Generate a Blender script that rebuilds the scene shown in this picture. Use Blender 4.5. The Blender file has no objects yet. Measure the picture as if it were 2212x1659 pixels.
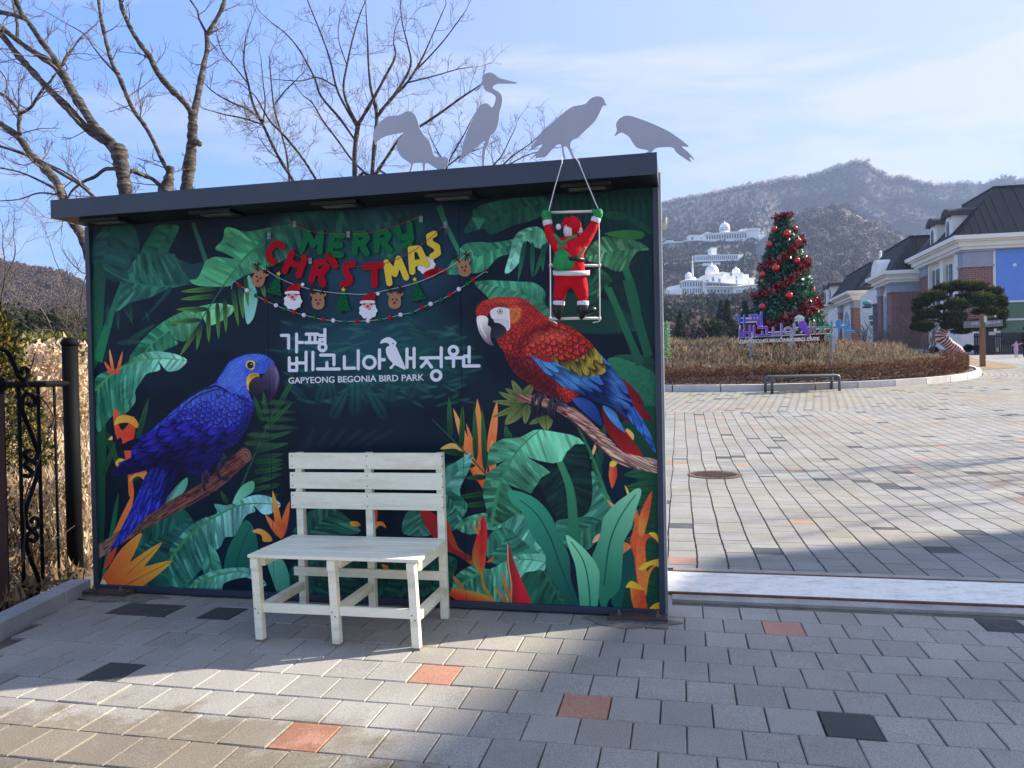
import bpy, bmesh, math, random
import numpy as np
from mathutils import Vector, Matrix, noise as mnoise
random.seed(7)
RNG = np.random.RandomState(11)
R = math.radians
C = bpy.context.scene.collection
scn = bpy.context.scene

# ------------------------------------------------------------------ camera
F, CX, CY, EYE = 1662.0, 1106.0, 829.5, 1.5          # photograph measured on a 2212 x 1659 copy
PITCH, ROLL = R(0.67), R(1.117)
cam_m = Matrix.Rotation(math.pi/2-PITCH, 3, 'X') @ Matrix.Rotation(-ROLL, 3, 'Z')
cd = bpy.data.cameras.new('camera'); cam = bpy.data.objects.new('camera', cd); C.objects.link(cam)
cam.matrix_world = Matrix.Translation((0, 0, EYE)) @ cam_m.to_4x4()
cd.sensor_width = 36; cd.lens = 36*F/2212; cd.clip_start = 0.05; cd.clip_end = 6000
scn.camera = cam
# ------------------------------------------------------------------ light
SUN_AZ = R(75.5)                                      # clockwise from the view direction (+Y)
SUN_EL = R(29)
SUN_STRENGTH, SKY_STRENGTH, EXPOSURE = 3.3, 0.15, 1.88
w = bpy.data.worlds.new('World'); scn.world = w; w.use_nodes = True
nt = w.node_tree; nt.nodes.clear()
def N(tree, t, **k):
    n = tree.nodes.new(t)
    for a, b in k.items(): setattr(n, a, b)
    return n
out = N(nt, 'ShaderNodeOutputWorld'); bg = N(nt, 'ShaderNodeBackground')
sky = N(nt, 'ShaderNodeTexSky', sky_type='NISHITA', sun_disc=False)
sky.sun_elevation = SUN_EL; sky.sun_rotation = SUN_AZ
sky.air_density = 1.0; sky.dust_density = 0.6; sky.ozone_density = 2.0
tc = N(nt, 'ShaderNodeTexCoord')
mp = N(nt, 'ShaderNodeMapping'); mp.inputs['Rotation'].default_value = (0.25, -0.32, 0.3); mp.inputs['Scale'].default_value = (1.2, 1.8, 6.5)
nz = N(nt, 'ShaderNodeTexNoise'); nz.inputs['Scale'].default_value = 1.3; nz.inputs['Detail'].default_value = 9; nz.inputs['Roughness'].default_value = 0.6; nz.inputs['Distortion'].default_value = 0.35
nt.links.new(tc.outputs['Generated'], mp.inputs['Vector']); nt.links.new(mp.outputs['Vector'], nz.inputs['Vector'])
rp = N(nt, 'ShaderNodeValToRGB'); rp.color_ramp.elements[0].position = 0.46; rp.color_ramp.elements[1].position = 0.66
nt.links.new(nz.outputs['Fac'], rp.inputs['Fac'])
# thin cirrus: brighter towards the sun
sep = N(nt, 'ShaderNodeVectorMath', operation='DOT_PRODUCT')
sdir = Vector((math.sin(SUN_AZ)*math.cos(SUN_EL), math.cos(SUN_AZ)*math.cos(SUN_EL), math.sin(SUN_EL)))
sep.inputs[1].default_value = sdir
nt.links.new(tc.outputs['Generated'], sep.inputs[0])
mr = N(nt, 'ShaderNodeMapRange'); mr.inputs['From Min'].default_value = 0.0; mr.inputs['From Max'].default_value = 0.8
mr.inputs['To Min'].default_value = 0.0; mr.inputs['To Max'].default_value = 0.72
nt.links.new(sep.outputs['Value'], mr.inputs['Value'])
ad = N(nt, 'ShaderNodeMath', operation='MULTIPLY_ADD'); ad.inputs[1].default_value = 0.85
nt.links.new(rp.outputs['Color'], ad.inputs[0]); nt.links.new(mr.outputs['Result'], ad.inputs[2])
ad.use_clamp = True
tint = N(nt, 'ShaderNodeMix', data_type='RGBA', blend_type='MULTIPLY'); tint.inputs['Factor'].default_value = 1.0
tint.inputs['B'].default_value = (.42, .51, .71, 1)
# soft shoulder so that the sky near the sun keeps its colour
lum = N(nt, 'ShaderNodeVectorMath', operation='DOT_PRODUCT'); lum.inputs[1].default_value = (.22, .22, .22); nt.links.new(sky.outputs['Color'], lum.inputs[0])
one = N(nt, 'ShaderNodeMath', operation='ADD'); one.inputs[1].default_value = 1.0; nt.links.new(lum.outputs['Value'], one.inputs[0])
inv = N(nt, 'ShaderNodeMath', operation='DIVIDE'); inv.inputs[0].default_value = 2.1; nt.links.new(one.outputs[0], inv.inputs[1])
scl = N(nt, 'ShaderNodeVectorMath', operation='SCALE'); nt.links.new(sky.outputs['Color'], scl.inputs[0]); nt.links.new(inv.outputs[0], scl.inputs['Scale'])
nt.links.new(scl.outputs[0], tint.inputs['A'])
mx = N(nt, 'ShaderNodeMix', data_type='RGBA'); mx.inputs['B'].default_value = (1.36, 1.46, 1.72, 1)
nt.links.new(tint.outputs['Result'], mx.inputs['A']); nt.links.new(ad.outputs['Value'], mx.inputs['Factor'])
nt.links.new(mx.outputs['Result'], bg.inputs['Color']); bg.inputs['Strength'].default_value = SKY_STRENGTH
nt.links.new(bg.outputs['Background'], out.inputs['Surface'])
sl = bpy.data.lights.new('sun', 'SUN'); sl.energy = SUN_STRENGTH; sl.angle = R(0.53); sl.color = (1.0, 0.92, 0.80)
so = bpy.data.objects.new('sun', sl); C.objects.link(so)
so.rotation_euler = Vector(-sdir).to_track_quat('-Z', 'Y').to_euler()
scn.view_settings.view_transform = 'Standard'; scn.view_settings.look = 'None'
scn.view_settings.exposure = EXPOSURE; scn.view_settings.gamma = 1.0; scn.view_settings.use_curve_mapping = False
scn.render.engine = 'CYCLES'
scn.cycles.volume_bounces = 0; scn.cycles.max_bounces = 6; scn.cycles.transparent_max_bounces = 8
scn.cycles.use_denoising = True; scn.cycles.volume_step_rate = 4

# ------------------------------------------------------------------ measuring helpers
CM = np.array(cam_m)
def ray(px, py):
    return CM @ np.array([(px-CX)/F, -(py-CY)/F, -1.0])
def at_y(px, py, Y):
    d = ray(px, py); t = Y/d[1]
    return np.array([d[0]*t, Y, EYE+d[2]*t])
def G(y, x=0.0):
    if y < 7: return 0.0
    if y < 24.5: return 0.0028*(y-7)**2
    return 0.8575+0.056*(y-24.5)
def ground(px, py):
    d = ray(px, py); lo, hi = 0.5, 400.0
    for _ in range(60):
        m = (lo+hi)/2
        p = d*m
        if EYE+p[2] > G(p[1]): lo = m
        else: hi = m
    p = d*lo
    return np.array([p[0], p[1], G(p[1])])
TH = R(12.3)
U = np.array([math.cos(TH), -math.sin(TH), 0.0]); V = np.array([math.sin(TH), math.cos(TH), 0.0])   # along the sign wall, and away behind it
P0 = np.array([-3.025, 5.525, 0.0]); WW = 4.025
def W(a, b, z=0.0): return P0+U*a+V*b+np.array([0, 0, z])
def ab(p):
    q = np.asarray(p, float)-P0; return float(q@U), float(q@V)
def on_wall(px, py, b=0.0):
    """photograph point -> (a, z) on the plane parallel to the sign wall at depth b"""
    d = ray(px, py); o = np.array([0, 0, EYE])
    t = float(((P0+V*b-o)@V)/(d@V)); p = o+d*t
    return float((p-P0)@U), float(p[2])
ZM = dict(A=(300, 1250, 1.4422), B=(1800, 1100, 1.8435), Cc=(1700, 1600, 1.8432), Dd=(340, 760, 2.572), E=(1600, 620, 2.1067),
          Fz=(900, 1700, 1.8432), Gz=(900, 800, 2.011), H=(2080, 600, 2.3703), K=(1300, 200, 1.4747), T1=(0, 0, 1.58), T5=(600, 0, 1.4747),
          Z8=(2600, 820, 4.6087), Z6=(3200, 750, 2.370), Z5=(2600, 820, 2.765), Zb=(3550, 1050, 3.687), Z7=(2850, 1200, 3.6867), Z4=(2600, 1400, 1.5447))
def D(z, x, y):
    ox, oy, s = ZM[z]; return (ox+x/s)/1.8228, (oy+y/s)/1.8228
def wz(z, pts, b=0.0): return [on_wall(*D(z, x, y), b) for x, y in pts]

# ------------------------------------------------------------------ object helpers
def L(r, g, b):
    def f(c):
        c /= 255.0
        return c/12.92 if c <= 0.04045 else ((c+0.055)/1.055)**2.4
    return (f(r), f(g), f(b), 1.0)
_mats = {}
def pmat(name, c1, c2=None, scale=6.0, rough=0.75, metal=0.0, bump=0.0, bscale=None, attr=False, objrand=0.0, spec=0.4, detail=5, c3=None, stretch=None, coat=0.0, fine=0.0, fscale=120, subsurf=0.0, transl=0.0):
    if name in _mats: return _mats[name]
    m = bpy.data.materials.new(name); m.use_nodes = True; t = m.node_tree; t.nodes.clear()
    o = N(t, 'ShaderNodeOutputMaterial'); p = N(t, 'ShaderNodeBsdfPrincipled'); t.links.new(p.outputs[0], o.inputs['Surface'])
    geo = N(t, 'ShaderNodeNewGeometry'); vec = geo.outputs['Position']
    if stretch:
        mm = N(t, 'ShaderNodeMapping'); mm.inputs['Scale'].default_value = stretch; t.links.new(vec, mm.inputs['Vector']); vec = mm.outputs['Vector']
    n = N(t, 'ShaderNodeTexNoise'); n.inputs['Scale'].default_value = scale; n.inputs['Detail'].default_value = detail; n.inputs['Roughness'].default_value = 0.62
    t.links.new(vec, n.inputs['Vector'])
    cr = N(t, 'ShaderNodeValToRGB'); cr.color_ramp.elements[0].position = 0.32; cr.color_ramp.elements[1].position = 0.66
    c2 = c2 or tuple(x*0.8 for x in c1[:3])+(1,)
    cr.color_ramp.elements[0].color = c1; cr.color_ramp.elements[1].color = c2
    if c3:
        e = cr.color_ramp.elements.new(0.5); e.color = c3
    t.links.new(n.outputs['Fac'], cr.inputs['Fac']); col = cr.outputs['Color']
    if attr:
        at = N(t, 'ShaderNodeVertexColor', layer_name='Col')
        mu = N(t, 'ShaderNodeMix', data_type='RGBA', blend_type='MULTIPLY'); mu.inputs['Factor'].default_value = 1
        t.links.new(at.outputs['Color'], mu.inputs['A']); t.links.new(col, mu.inputs['B']); col = mu.outputs['Result']
    if fine:
        n2 = N(t, 'ShaderNodeTexNoise'); n2.inputs['Scale'].default_value = fscale; n2.inputs['Detail'].default_value = 2
        t.links.new(geo.outputs['Position'], n2.inputs['Vector'])
        r2 = N(t, 'ShaderNodeMapRange'); r2.inputs['From Min'].default_value = 0.25; r2.inputs['From Max'].default_value = 0.75
        r2.inputs['To Min'].default_value = 1-fine; r2.inputs['To Max'].default_value = 1+fine
        t.links.new(n2.outputs['Fac'], r2.inputs['Value'])
        hv = N(t, 'ShaderNodeVectorMath', operation='SCALE'); t.links.new(col, hv.inputs[0]); t.links.new(r2.outputs['Result'], hv.inputs['Scale']); col = hv.outputs[0]
    if objrand:
        oi = N(t, 'ShaderNodeObjectInfo'); r3 = N(t, 'ShaderNodeMapRange'); r3.inputs['To Min'].default_value = 1-objrand; r3.inputs['To Max'].default_value = 1+objrand
        t.links.new(oi.outputs['Random'], r3.inputs['Value'])
        hv = N(t, 'ShaderNodeVectorMath', operation='SCALE'); t.links.new(col, hv.inputs[0]); t.links.new(r3.outputs['Result'], hv.inputs['Scale']); col = hv.outputs[0]
    t.links.new(col, p.inputs['Base Color'])
    p.inputs['Roughness'].default_value = rough; p.inputs['Metallic'].default_value = metal
    p.inputs['Specular IOR Level'].default_value = spec; p.inputs['Coat Weight'].default_value = coat
    if bump:
        nb = N(t, 'ShaderNodeTexNoise'); nb.inputs['Scale'].default_value = bscale or scale*4; nb.inputs['Detail'].default_value = 4; t.links.new(vec, nb.inputs['Vector'])
        b = N(t, 'ShaderNodeBump'); b.inputs['Strength'].default_value = bump; b.inputs['Distance'].default_value = 0.01
        t.links.new(nb.outputs['Fac'], b.inputs['Height']); t.links.new(b.outputs['Normal'], p.inputs['Normal'])
    if transl:
        tr = N(t, 'ShaderNodeBsdfTranslucent'); t.links.new(col, tr.inputs['Color'])
        ms = N(t, 'ShaderNodeMixShader'); ms.inputs[0].default_value = transl
        t.links.new(p.outputs[0], ms.inputs[1]); t.links.new(tr.outputs[0], ms.inputs[2]); t.links.new(ms.outputs[0], o.inputs['Surface'])
    _mats[name] = m
    return m

def tag(o, label=None, cat=None, group=None, kind=None):
    if label: o['label'] = label
    if cat: o['category'] = cat
    if group: o['group'] = group
    if kind: o['kind'] = kind
    return o
def put(o, parent):
    if parent is not None:
        o.parent = parent
        mw = Matrix.Translation(parent.location) @ parent.rotation_euler.to_matrix().to_4x4() if parent.parent is None else Matrix.Identity(4)
        o.matrix_parent_inverse = mw.inverted() if parent.type == 'EMPTY' or parent.parent is None else Matrix.Identity(4)
    return o
def thing(name, label, cat, loc=(0, 0, 0), group=None, rz=0.0):
    o = bpy.data.objects.new(name, None); o.location = tuple(float(v) for v in loc); o.rotation_euler = (0, 0, rz)
    o.empty_display_size = 0.1
    C.objects.link(o); return tag(o, label, cat, group)
class MB:
    def __init__(s): s.v = []; s.f = []; s.c = []; s.m = []; s.cur = None; s.mi = 0
    def add(s, vs, fs, col=None):
        k = len(s.v); s.v.extend(tuple(map(float, v)) for v in vs); s.f.extend(tuple(i+k for i in f) for f in fs)
        col = col if col is not None else s.cur
        s.c.extend([col]*len(fs)); s.m.extend([s.mi]*len(fs)); return s
    def box8(s, p, col=None):       # p: 4 bottom, 4 top, counter-clockwise
        return s.add(p, [(3, 2, 1, 0), (4, 5, 6, 7), (0, 1, 5, 4), (1, 2, 6, 5), (2, 3, 7, 6), (3, 0, 4, 7)], col)
    def box(s, x0, x1, y0, y1, z0, z1, col=None):
        return s.box8([(x0, y0, z0), (x1, y0, z0), (x1, y1, z0), (x0, y1, z0), (x0, y0, z1), (x1, y0, z1), (x1, y1, z1), (x0, y1, z1)], col)
    def wbox(s, a0, a1, b0, b1, z0, z1, col=None):       # in the frame of the sign wall
        return s.box8([W(a0, b0, z0), W(a1, b0, z0), W(a1, b1, z0), W(a0, b1, z0), W(a0, b0, z1), W(a1, b0, z1), W(a1, b1, z1), W(a0, b1, z1)], col)
    def beam(s, p, q, w, h, up=(0, 0, 1), col=None):      # rectangular bar from p to q
        p = np.array(p, float); q = np.array(q, float); d = q-p; d /= np.linalg.norm(d); up = np.array(up, float)
        x = np.cross(d, up); x /= np.linalg.norm(x); y = np.cross(x, d)
        vs = [e+x*i*w/2+y*j*h/2 for e in (p, q) for i, j in ((-1, -1), (1, -1), (1, 1), (-1, 1))]
        return s.add(vs, [(0, 1, 2, 3), (7, 6, 5, 4), (0, 4, 5, 1), (1, 5, 6, 2), (2, 6, 7, 3), (3, 7, 4, 0)], col)
    def tube(s, pts, rad, n=8, cap=True, col=None, flat=1.0):
        P = np.array(pts, float); k = len(P); rad = np.full(k, rad) if np.isscalar(rad) else np.array(rad, float)
        T = np.gradient(P, axis=0); T /= np.linalg.norm(T, axis=1)[:, None]+1e-12
        od = P[-1]-P[0]; ref = np.array([0.0, 0, 1]) if abs(od[2]) < 0.9*np.linalg.norm(od) else np.array([1.0, 0, 0]); ref = ref if abs(T[0]@ref) < .98 else np.array([0.0, 1, 0])
        x = np.cross(T[0], ref); x /= np.linalg.norm(x); vs = []
        for i in range(k):
            x = x-T[i]*(x@T[i]); x /= np.linalg.norm(x)+1e-12; y = np.cross(T[i], x)
            for j in range(n):
                a = 2*math.pi*j/n; vs.append(P[i]+(x*math.cos(a)+y*math.sin(a)*flat)*rad[i])
        fs = [(i*n+j, i*n+(j+1) % n, (i+1)*n+(j+1) % n, (i+1)*n+j) for i in range(k-1) for j in range(n)]
        if cap: fs += [tuple(range(n-1, -1, -1)), tuple((k-1)*n+j for j in range(n))]
        return s.add(vs, fs, col)
    def lathe(s, c, prof, n=16, col=None, sx=1.0, sy=1.0):   # prof: (radius, z)
        c = np.array(c, float); vs = []
        for r, z in prof:
            for j in range(n):
                a = 2*math.pi*j/n; vs.append(c+np.array([math.cos(a)*r*sx, math.sin(a)*r*sy, z]))
        k = len(prof); fs = [(i*n+j, i*n+(j+1) % n, (i+1)*n+(j+1) % n, (i+1)*n+j) for i in range(k-1) for j in range(n)]
        if prof[0][0] > 1e-4: fs.append(tuple(range(n-1, -1, -1)))
        if prof[-1][0] > 1e-4: fs.append(tuple((k-1)*n+j for j in range(n)))
        return s.add(vs, fs, col)
    def ball(s, c, r, n=12, m=8, sc=(1, 1, 1), col=None):
        c = np.array(c, float)
        return s.lathe(c, [(r*math.sin(math.pi*i/m)+1e-5, -r*math.cos(math.pi*i/m)*sc[2]) for i in range(m+1)], n, col, sc[0], sc[1])
    def plate(s, pts, n, t, col=None):                  # flat outline (3D points) given thickness t along n
        n = np.array(n, float); k = len(pts); A = [np.array(p, float) for p in pts]; B = [p+n*t for p in A]
        return s.add(A+B, [tuple(range(k-1, -1, -1)), tuple(range(k, 2*k))]+[(i, (i+1) % k, k+(i+1) % k, k+i) for i in range(k)], col)
    def build(s, name, mat, parent=None, smooth=False, bevel=0.0, link=True):
        me = bpy.data.meshes.new(name); me.from_pydata(s.v, [], s.f)
        for mm in (mat if isinstance(mat, (list, tuple)) else [mat]): me.materials.append(mm)
        if any(s.m): me.polygons.foreach_set('material_index', s.m)
        if any(c is not None for c in s.c):
            lay = me.color_attributes.new('Col', 'FLOAT_COLOR', 'CORNER')
            arr = np.ones((len(me.loops), 4), np.float32); k = 0
            tot = np.array([len(f) for f in s.f]); cc = np.array([(c if c is not None else (1, 1, 1))[:3] for c in s.c], np.float32)
            arr[:, :3] = np.repeat(cc, tot, axis=0); lay.data.foreach_set('color', arr.ravel())
        if smooth: me.polygons.foreach_set('use_smooth', [True]*len(me.polygons))
        me.update()
        o = bpy.data.objects.new(name, me)
        if link: C.objects.link(o)
        put(o, parent)
        if bevel:
            b = o.modifiers.new('bevel', 'BEVEL'); b.width = bevel; b.segments = 2; b.limit_method = 'ANGLE'; b.angle_limit = R(40)
        return o
def struct(name, mb, mat, parent=None, **k):
    o = mb.build(name, mat, parent, **k)
    if parent is None: o['kind'] = 'structure'
    return o
def skin(name, joints, edges, mat, parent, sub=2):
    """continuous body from joints: list of (xyz, rx, ry)"""
    me = bpy.data.meshes.new(name); me.from_pydata([tuple(map(float, j[0])) for j in joints], edges, [])
    o = bpy.data.objects.new(name, me); C.objects.link(o)
    m = o.modifiers.new('s', 'SKIN'); m.use_smooth_shade = True
    for i, j in enumerate(joints): me.skin_vertices[0].data[i].radius = (j[1], j[2])
    me.skin_vertices[0].data[0].use_root = True
    s = o.modifiers.new('d', 'SUBSURF'); s.levels = sub; s.render_levels = sub
    bpy.context.view_layer.update()
    ev = o.evaluated_get(bpy.context.evaluated_depsgraph_get()); nm = bpy.data.meshes.new_from_object(ev)
    o.modifiers.clear(); o.data = nm; nm.materials.clear(); nm.materials.append(mat)
    nm.polygons.foreach_set('use_smooth', [True]*len(nm.polygons))
    put(o, parent); return o
def catmull(pts, k=6, closed=True):
    P = np.array(pts, float); n = len(P); outp = []
    rng = range(n) if closed else range(n-1)
    for i in rng:
        a, b, c, d = (P[(i-1) % n], P[i], P[(i+1) % n], P[(i+2) % n]) if closed else (P[max(i-1, 0)], P[i], P[i+1], P[min(i+2, n-1)])
        for j in range(k):
            t = j/k; outp.append(0.5*((2*b)+(-a+c)*t+(2*a-5*b+4*c-d)*t*t+(-a+3*b-3*c+d)*t**3))
    if not closed: outp.append(P[-1])
    return np.array(outp)
# ------------------------------------------------------------------ the printed artwork of the sign wall, drawn as flat print
PZ0, PZ1, PA0, PA1 = 0.055, 2.62, 0.035, 3.99
TW = 2048; TTH = int(TW*(PZ1-PZ0)/(PA1-PA0)); IMG = np.zeros((TTH, TW, 3), np.float32); SC = TW/(PA1-PA0)
def tx(z, pts): return np.array([((a-PA0)*SC, (PZ1-h)*SC) for a, h in wz(z, pts)])
_lat = np.random.RandomState(5).rand(256, 256).astype(np.float32)
def vn(x, y):
    xi = np.floor(x).astype(int); yi = np.floor(y).astype(int); fx = x-xi; fy = y-yi; fx = fx*fx*(3-2*fx); fy = fy*fy*(3-2*fy)
    g = lambda i, j: _lat[i & 255, j & 255]
    return (g(xi, yi)*(1-fx)+g(xi+1, yi)*fx)*(1-fy)+(g(xi, yi+1)*(1-fx)+g(xi+1, yi+1)*fx)*fy
def mask(P, soft=0.0):
    m = 2+soft*1.2; x0, y0 = np.floor(P.min(0)-m).astype(int); x1, y1 = np.ceil(P.max(0)+m).astype(int)
    x0 = max(x0, 0); y0 = max(y0, 0); x1 = min(x1, TW); y1 = min(y1, TTH)
    if x1 <= x0 or y1 <= y0: return None
    X, Y = np.meshgrid(np.arange(x0, x1)+0.5, np.arange(y0, y1)+0.5); X = X.astype(np.float32); Y = Y.astype(np.float32)
    dd = np.full(X.shape, 1e9, np.float32); ins = np.zeros(X.shape, bool)
    for i in range(len(P)):
        ax, ay = P[i]; bx, by = P[(i+1) % len(P)]; ex, ey = bx-ax, by-ay; l = ex*ex+ey*ey+1e-9
        t = np.clip(((X-ax)*ex+(Y-ay)*ey)/l, 0, 1); dd = np.minimum(dd, (X-ax-t*ex)**2+(Y-ay-t*ey)**2)
        if by != ay: ins ^= ((ay > Y) != (by > Y)) & (X < (bx-ax)*(Y-ay)/(by-ay)+ax)
    d = np.sqrt(dd); sd = np.where(ins, -d, d); s = max(soft, 1.0)
    return (slice(y0, y1), slice(x0, x1)), X, Y, np.clip(0.5-sd/s, 0, 1)
def comp(sl, m, col, a=1.0):
    IMG[sl] = IMG[sl]*(1-(m*a)[..., None])+col*(m*a)[..., None]
def c3(c): return np.array(c[:3], np.float32)/255
def fill(z, pts, c, c2=None, g=None, a=1.0, sm=True, soft=0.0, tex=0.0):
    P = tx(z, pts);  P = catmull(P, 4) if sm else P
    r = mask(P, soft)
    if r is None: return
    sl, X, Y, m = r; col = np.broadcast_to(c3(c), X.shape+(3,)).copy()
    if c2 is not None:
        q = tx(z, g) if g is not None else np.array([P[0], P[len(P)//2]]); e = q[1]-q[0]
        t = np.clip(((X-q[0][0])*e[0]+(Y-q[0][1])*e[1])/(e@e+1e-9), 0, 1)[..., None]; col = col*(1-t)+c3(c2)*t
    if tex: col = col*(1+tex*(vn(X/5, Y/5)-0.5)[..., None]*2)
    comp(sl, m, col, a)
def lens(z, base, tip, w, c, c2=None, a=1.0, soft=0.0, bias=0.4, rib=None):
    B, Tp = tx(z, [base, tip]); d = Tp-B; n = np.array([-d[1], d[0]]); n /= np.linalg.norm(n)+1e-9; w = w/ZM[z][2]*1.05
    k = np.linspace(0, 1, 12); pr = (k**bias)*(1-k)**0.8*1.6
    P = np.vstack([[B+d*t+n*w/2*p for t, p in zip(k, pr)], [B+d*t-n*w/2*p for t, p in zip(k[::-1], pr[::-1])]])
    r = mask(P, soft)
    if r is None: return
    sl, X, Y, m = r; t = np.clip(((X-B[0])*d[0]+(Y-B[1])*d[1])/(d@d), 0, 1)[..., None]
    col = c3(c)*(1-t)+c3(c2 if c2 is not None else c)*t
    q = np.abs((X-B[0])*n[0]+(Y-B[1])*n[1])[..., None]
    if rib: col = col*(1-0.35*np.clip(1-q/rib, 0, 1))
    col = col*(0.92+0.16*vn(q[..., 0]*0.35+7, t[..., 0]*6)[..., None])
    comp(sl, m, col, a)
def stroke(z, pts, w0, w1, c, c2=None, a=1.0, tex=0.0, sm=True, soft=1.0):
    P = tx(z, pts); P = catmull(P, 5, False) if sm and len(P) > 2 else P; s = 1.05/ZM[z][2]; n = len(P)
    T = np.gradient(P, axis=0); T /= np.linalg.norm(T, axis=1)[:, None]+1e-9; Nn = np.stack([-T[:, 1], T[:, 0]], 1)
    ww = np.linspace(w0, w1, n)[:, None]*s/2; Q = np.vstack([P+Nn*ww, (P-Nn*ww)[::-1]]); r = mask(Q, soft)
    if r is None: return
    sl, X, Y, m = r; e = P[-1]-P[0]; t = np.clip(((X-P[0][0])*e[0]+(Y-P[0][1])*e[1])/(e@e+1e-9), 0, 1)[..., None]
    col = c3(c)*(1-t)+c3(c2 if c2 is not None else c)*t
    if tex:
        u = (X*e[0]+Y*e[1])/np.linalg.norm(e); v = (-X*e[1]+Y*e[0])/np.linalg.norm(e)
        col = col*(1+tex*2*(vn(u/26+3*vn(u/40, v/20), v/2.2)-0.5)[..., None])
    comp(sl, m, col, a)
def banana(z, pts, rib, cd, cl, cr=None, k=0.9, fr=0.10, amt=1.0, a=1.0, tipc=None, ribw=9, sm=True, th=0.55, soft=1.2):
    """banana leaf: outline, midrib, stripes that run off the midrib"""
    P = tx(z, pts); P = catmull(P, 4) if sm else P; Rb = catmull(tx(z, rib), 5, False); r = mask(P, soft)
    if r is None: return
    sl, X, Y, m = r; best = np.full(X.shape, 1e9, np.float32); S = np.zeros_like(best); side = np.zeros_like(best); acc = 0.0
    for i in range(len(Rb)-1):
        p, q = Rb[i], Rb[i+1]; e = q-p; l = np.linalg.norm(e)+1e-6
        t = ((X-p[0])*e[0]+(Y-p[1])*e[1])/(l*l); tcl = np.clip(t, 0 if i else -9, 1 if i < len(Rb)-2 else 9)
        d = np.hypot(X-p[0]-tcl*e[0], Y-p[1]-tcl*e[1]); up = d < best
        best = np.where(up, d, best); S = np.where(up, acc+tcl*l, S); side = np.where(up, np.sign((X-p[0])*e[1]-(Y-p[1])*e[0]), side); acc += l
    v = S-k*best*(.8+.4*vn(S*.012+3, side*5+best*.004)); st = vn(v*fr*.85+side*31, best*0.014+side*9); st2 = vn(v*fr*2.1+side*11+50, best*0.03+3)
    s1 = np.clip((st-th-.05)*9, 0, 1)*0.62+np.clip((st2-0.66)*8, 0, 1)*0.32; s0 = np.clip((0.30-st)*8, 0, 1)*.7
    tt = np.clip(S/acc, 0, 1)[..., None]; cd_ = c3(cd)*np.ones_like(tt); cl_ = c3(cl)
    if tipc is not None: cd_ = cd_*(1-tt**1.6)+c3(tipc)*tt**1.6; cl_ = c3(cl)*(1-tt)+np.minimum(c3(tipc)*1.15, 1)*tt
    col = cd_*(1-s1*amt)[..., None]+cl_*(s1*amt)[..., None]; col = col*(1-0.34*s0[..., None])*(.80+.34*vn(X/70+S*0, Y/70+3)[..., None])
    if cr is not None:
        wv = ribw*0.55*(1.2-tt[..., 0]); q = np.clip(1.4-best/np.maximum(wv, 1), 0, 1)[..., None]; col = col*(1-q)+c3(cr)*q
    comp(sl, m, col, a)
def scales(z, pts, ang, ln, wd, c, cl, edge=0.45, a=1.0, streak=0.25, c2=None, g=None, bulge=0.85, sm=True, soft=1.5):
    """plumage: overlapping rows of feathers pointing along ang (degrees, image axes)"""
    P = tx(z, pts); P = catmull(P, 4) if sm else P; r = mask(P, soft)
    if r is None: return
    sl, X, Y, m = r; s = 1.05/ZM[z][2]; ln *= s; wd *= s; ca, sa = math.cos(R(ang)), math.sin(R(ang))
    p = X*ca+Y*sa; q = -X*sa+Y*ca; q = q+(vn(X/34, Y/34)-0.5)*min(wd, 14)*1.2; p = p+(vn(X/24+9, Y/24)-0.5)*min(ln, 22)*0.9+(0 if ln < 40 else ln*.8)*(vn(q/wd*.9+5, q*0+2)-.5)
    row = np.floor(p/ln)
    def cell(rw): 
        o = q/wd+0.5*(rw % 2); ci = np.floor(o); return ci, (o-ci)*2-1
    ci, qf = cell(row-1); pe = row*ln+bulge*ln*(1-qf*qf); up = p < pe; c0, q0 = cell(row)
    rr = np.where(up, row-1, row); cc = np.where(up, ci, c0); qq = np.where(up, qf, q0)
    de = np.where(up, pe-p, (row+1)*ln+bulge*ln*(1-q0*q0)-p); sh = np.where(up, 1.0, np.clip((p-pe)/(ln*0.5), 0, 1))
    rnd = vn(rr*1.7+0.3, cc*2.3+0.7); col = np.broadcast_to(c3(c), X.shape+(3,)).copy()
    if c2 is not None:
        gg = tx(z, g); e = gg[1]-gg[0]; t = np.clip(((X-gg[0][0])*e[0]+(Y-gg[0][1])*e[1])/(e@e), 0, 1)[..., None]; col = col*(1-t)+c3(c2)*t
    hl = np.clip(1-np.abs(de/ln-0.35)*2.2, 0, 1)*(0.35+0.8*rnd); col = col*(1-0.5*hl[..., None])+c3(cl)*(0.5*hl[..., None])
    dark = np.maximum(np.clip(1-de/1.6, 0, 1), np.clip((np.abs(qq)-0.86)/0.14, 0, 1)*0.7)*edge; dark = np.maximum(dark, (1-sh)*edge*0.9)
    col = col*(1-dark)[..., None]*(1+streak*2*(vn(p/14, q/1.6)-0.5))[..., None]
    comp(sl, m, np.clip(col, 0, 1), a)
def ell(z, c, rx, ry, col, a=1.0, soft=0.0, ang=0):
    k = np.linspace(0, 2*math.pi, 22, endpoint=False); ca, sa = math.cos(R(ang)), math.sin(R(ang))
    fill(z, [(c[0]+rx*math.cos(t)*ca-ry*math.sin(t)*sa, c[1]+rx*math.cos(t)*sa+ry*math.sin(t)*ca) for t in k], col, a=a, sm=False, soft=soft)

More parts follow.
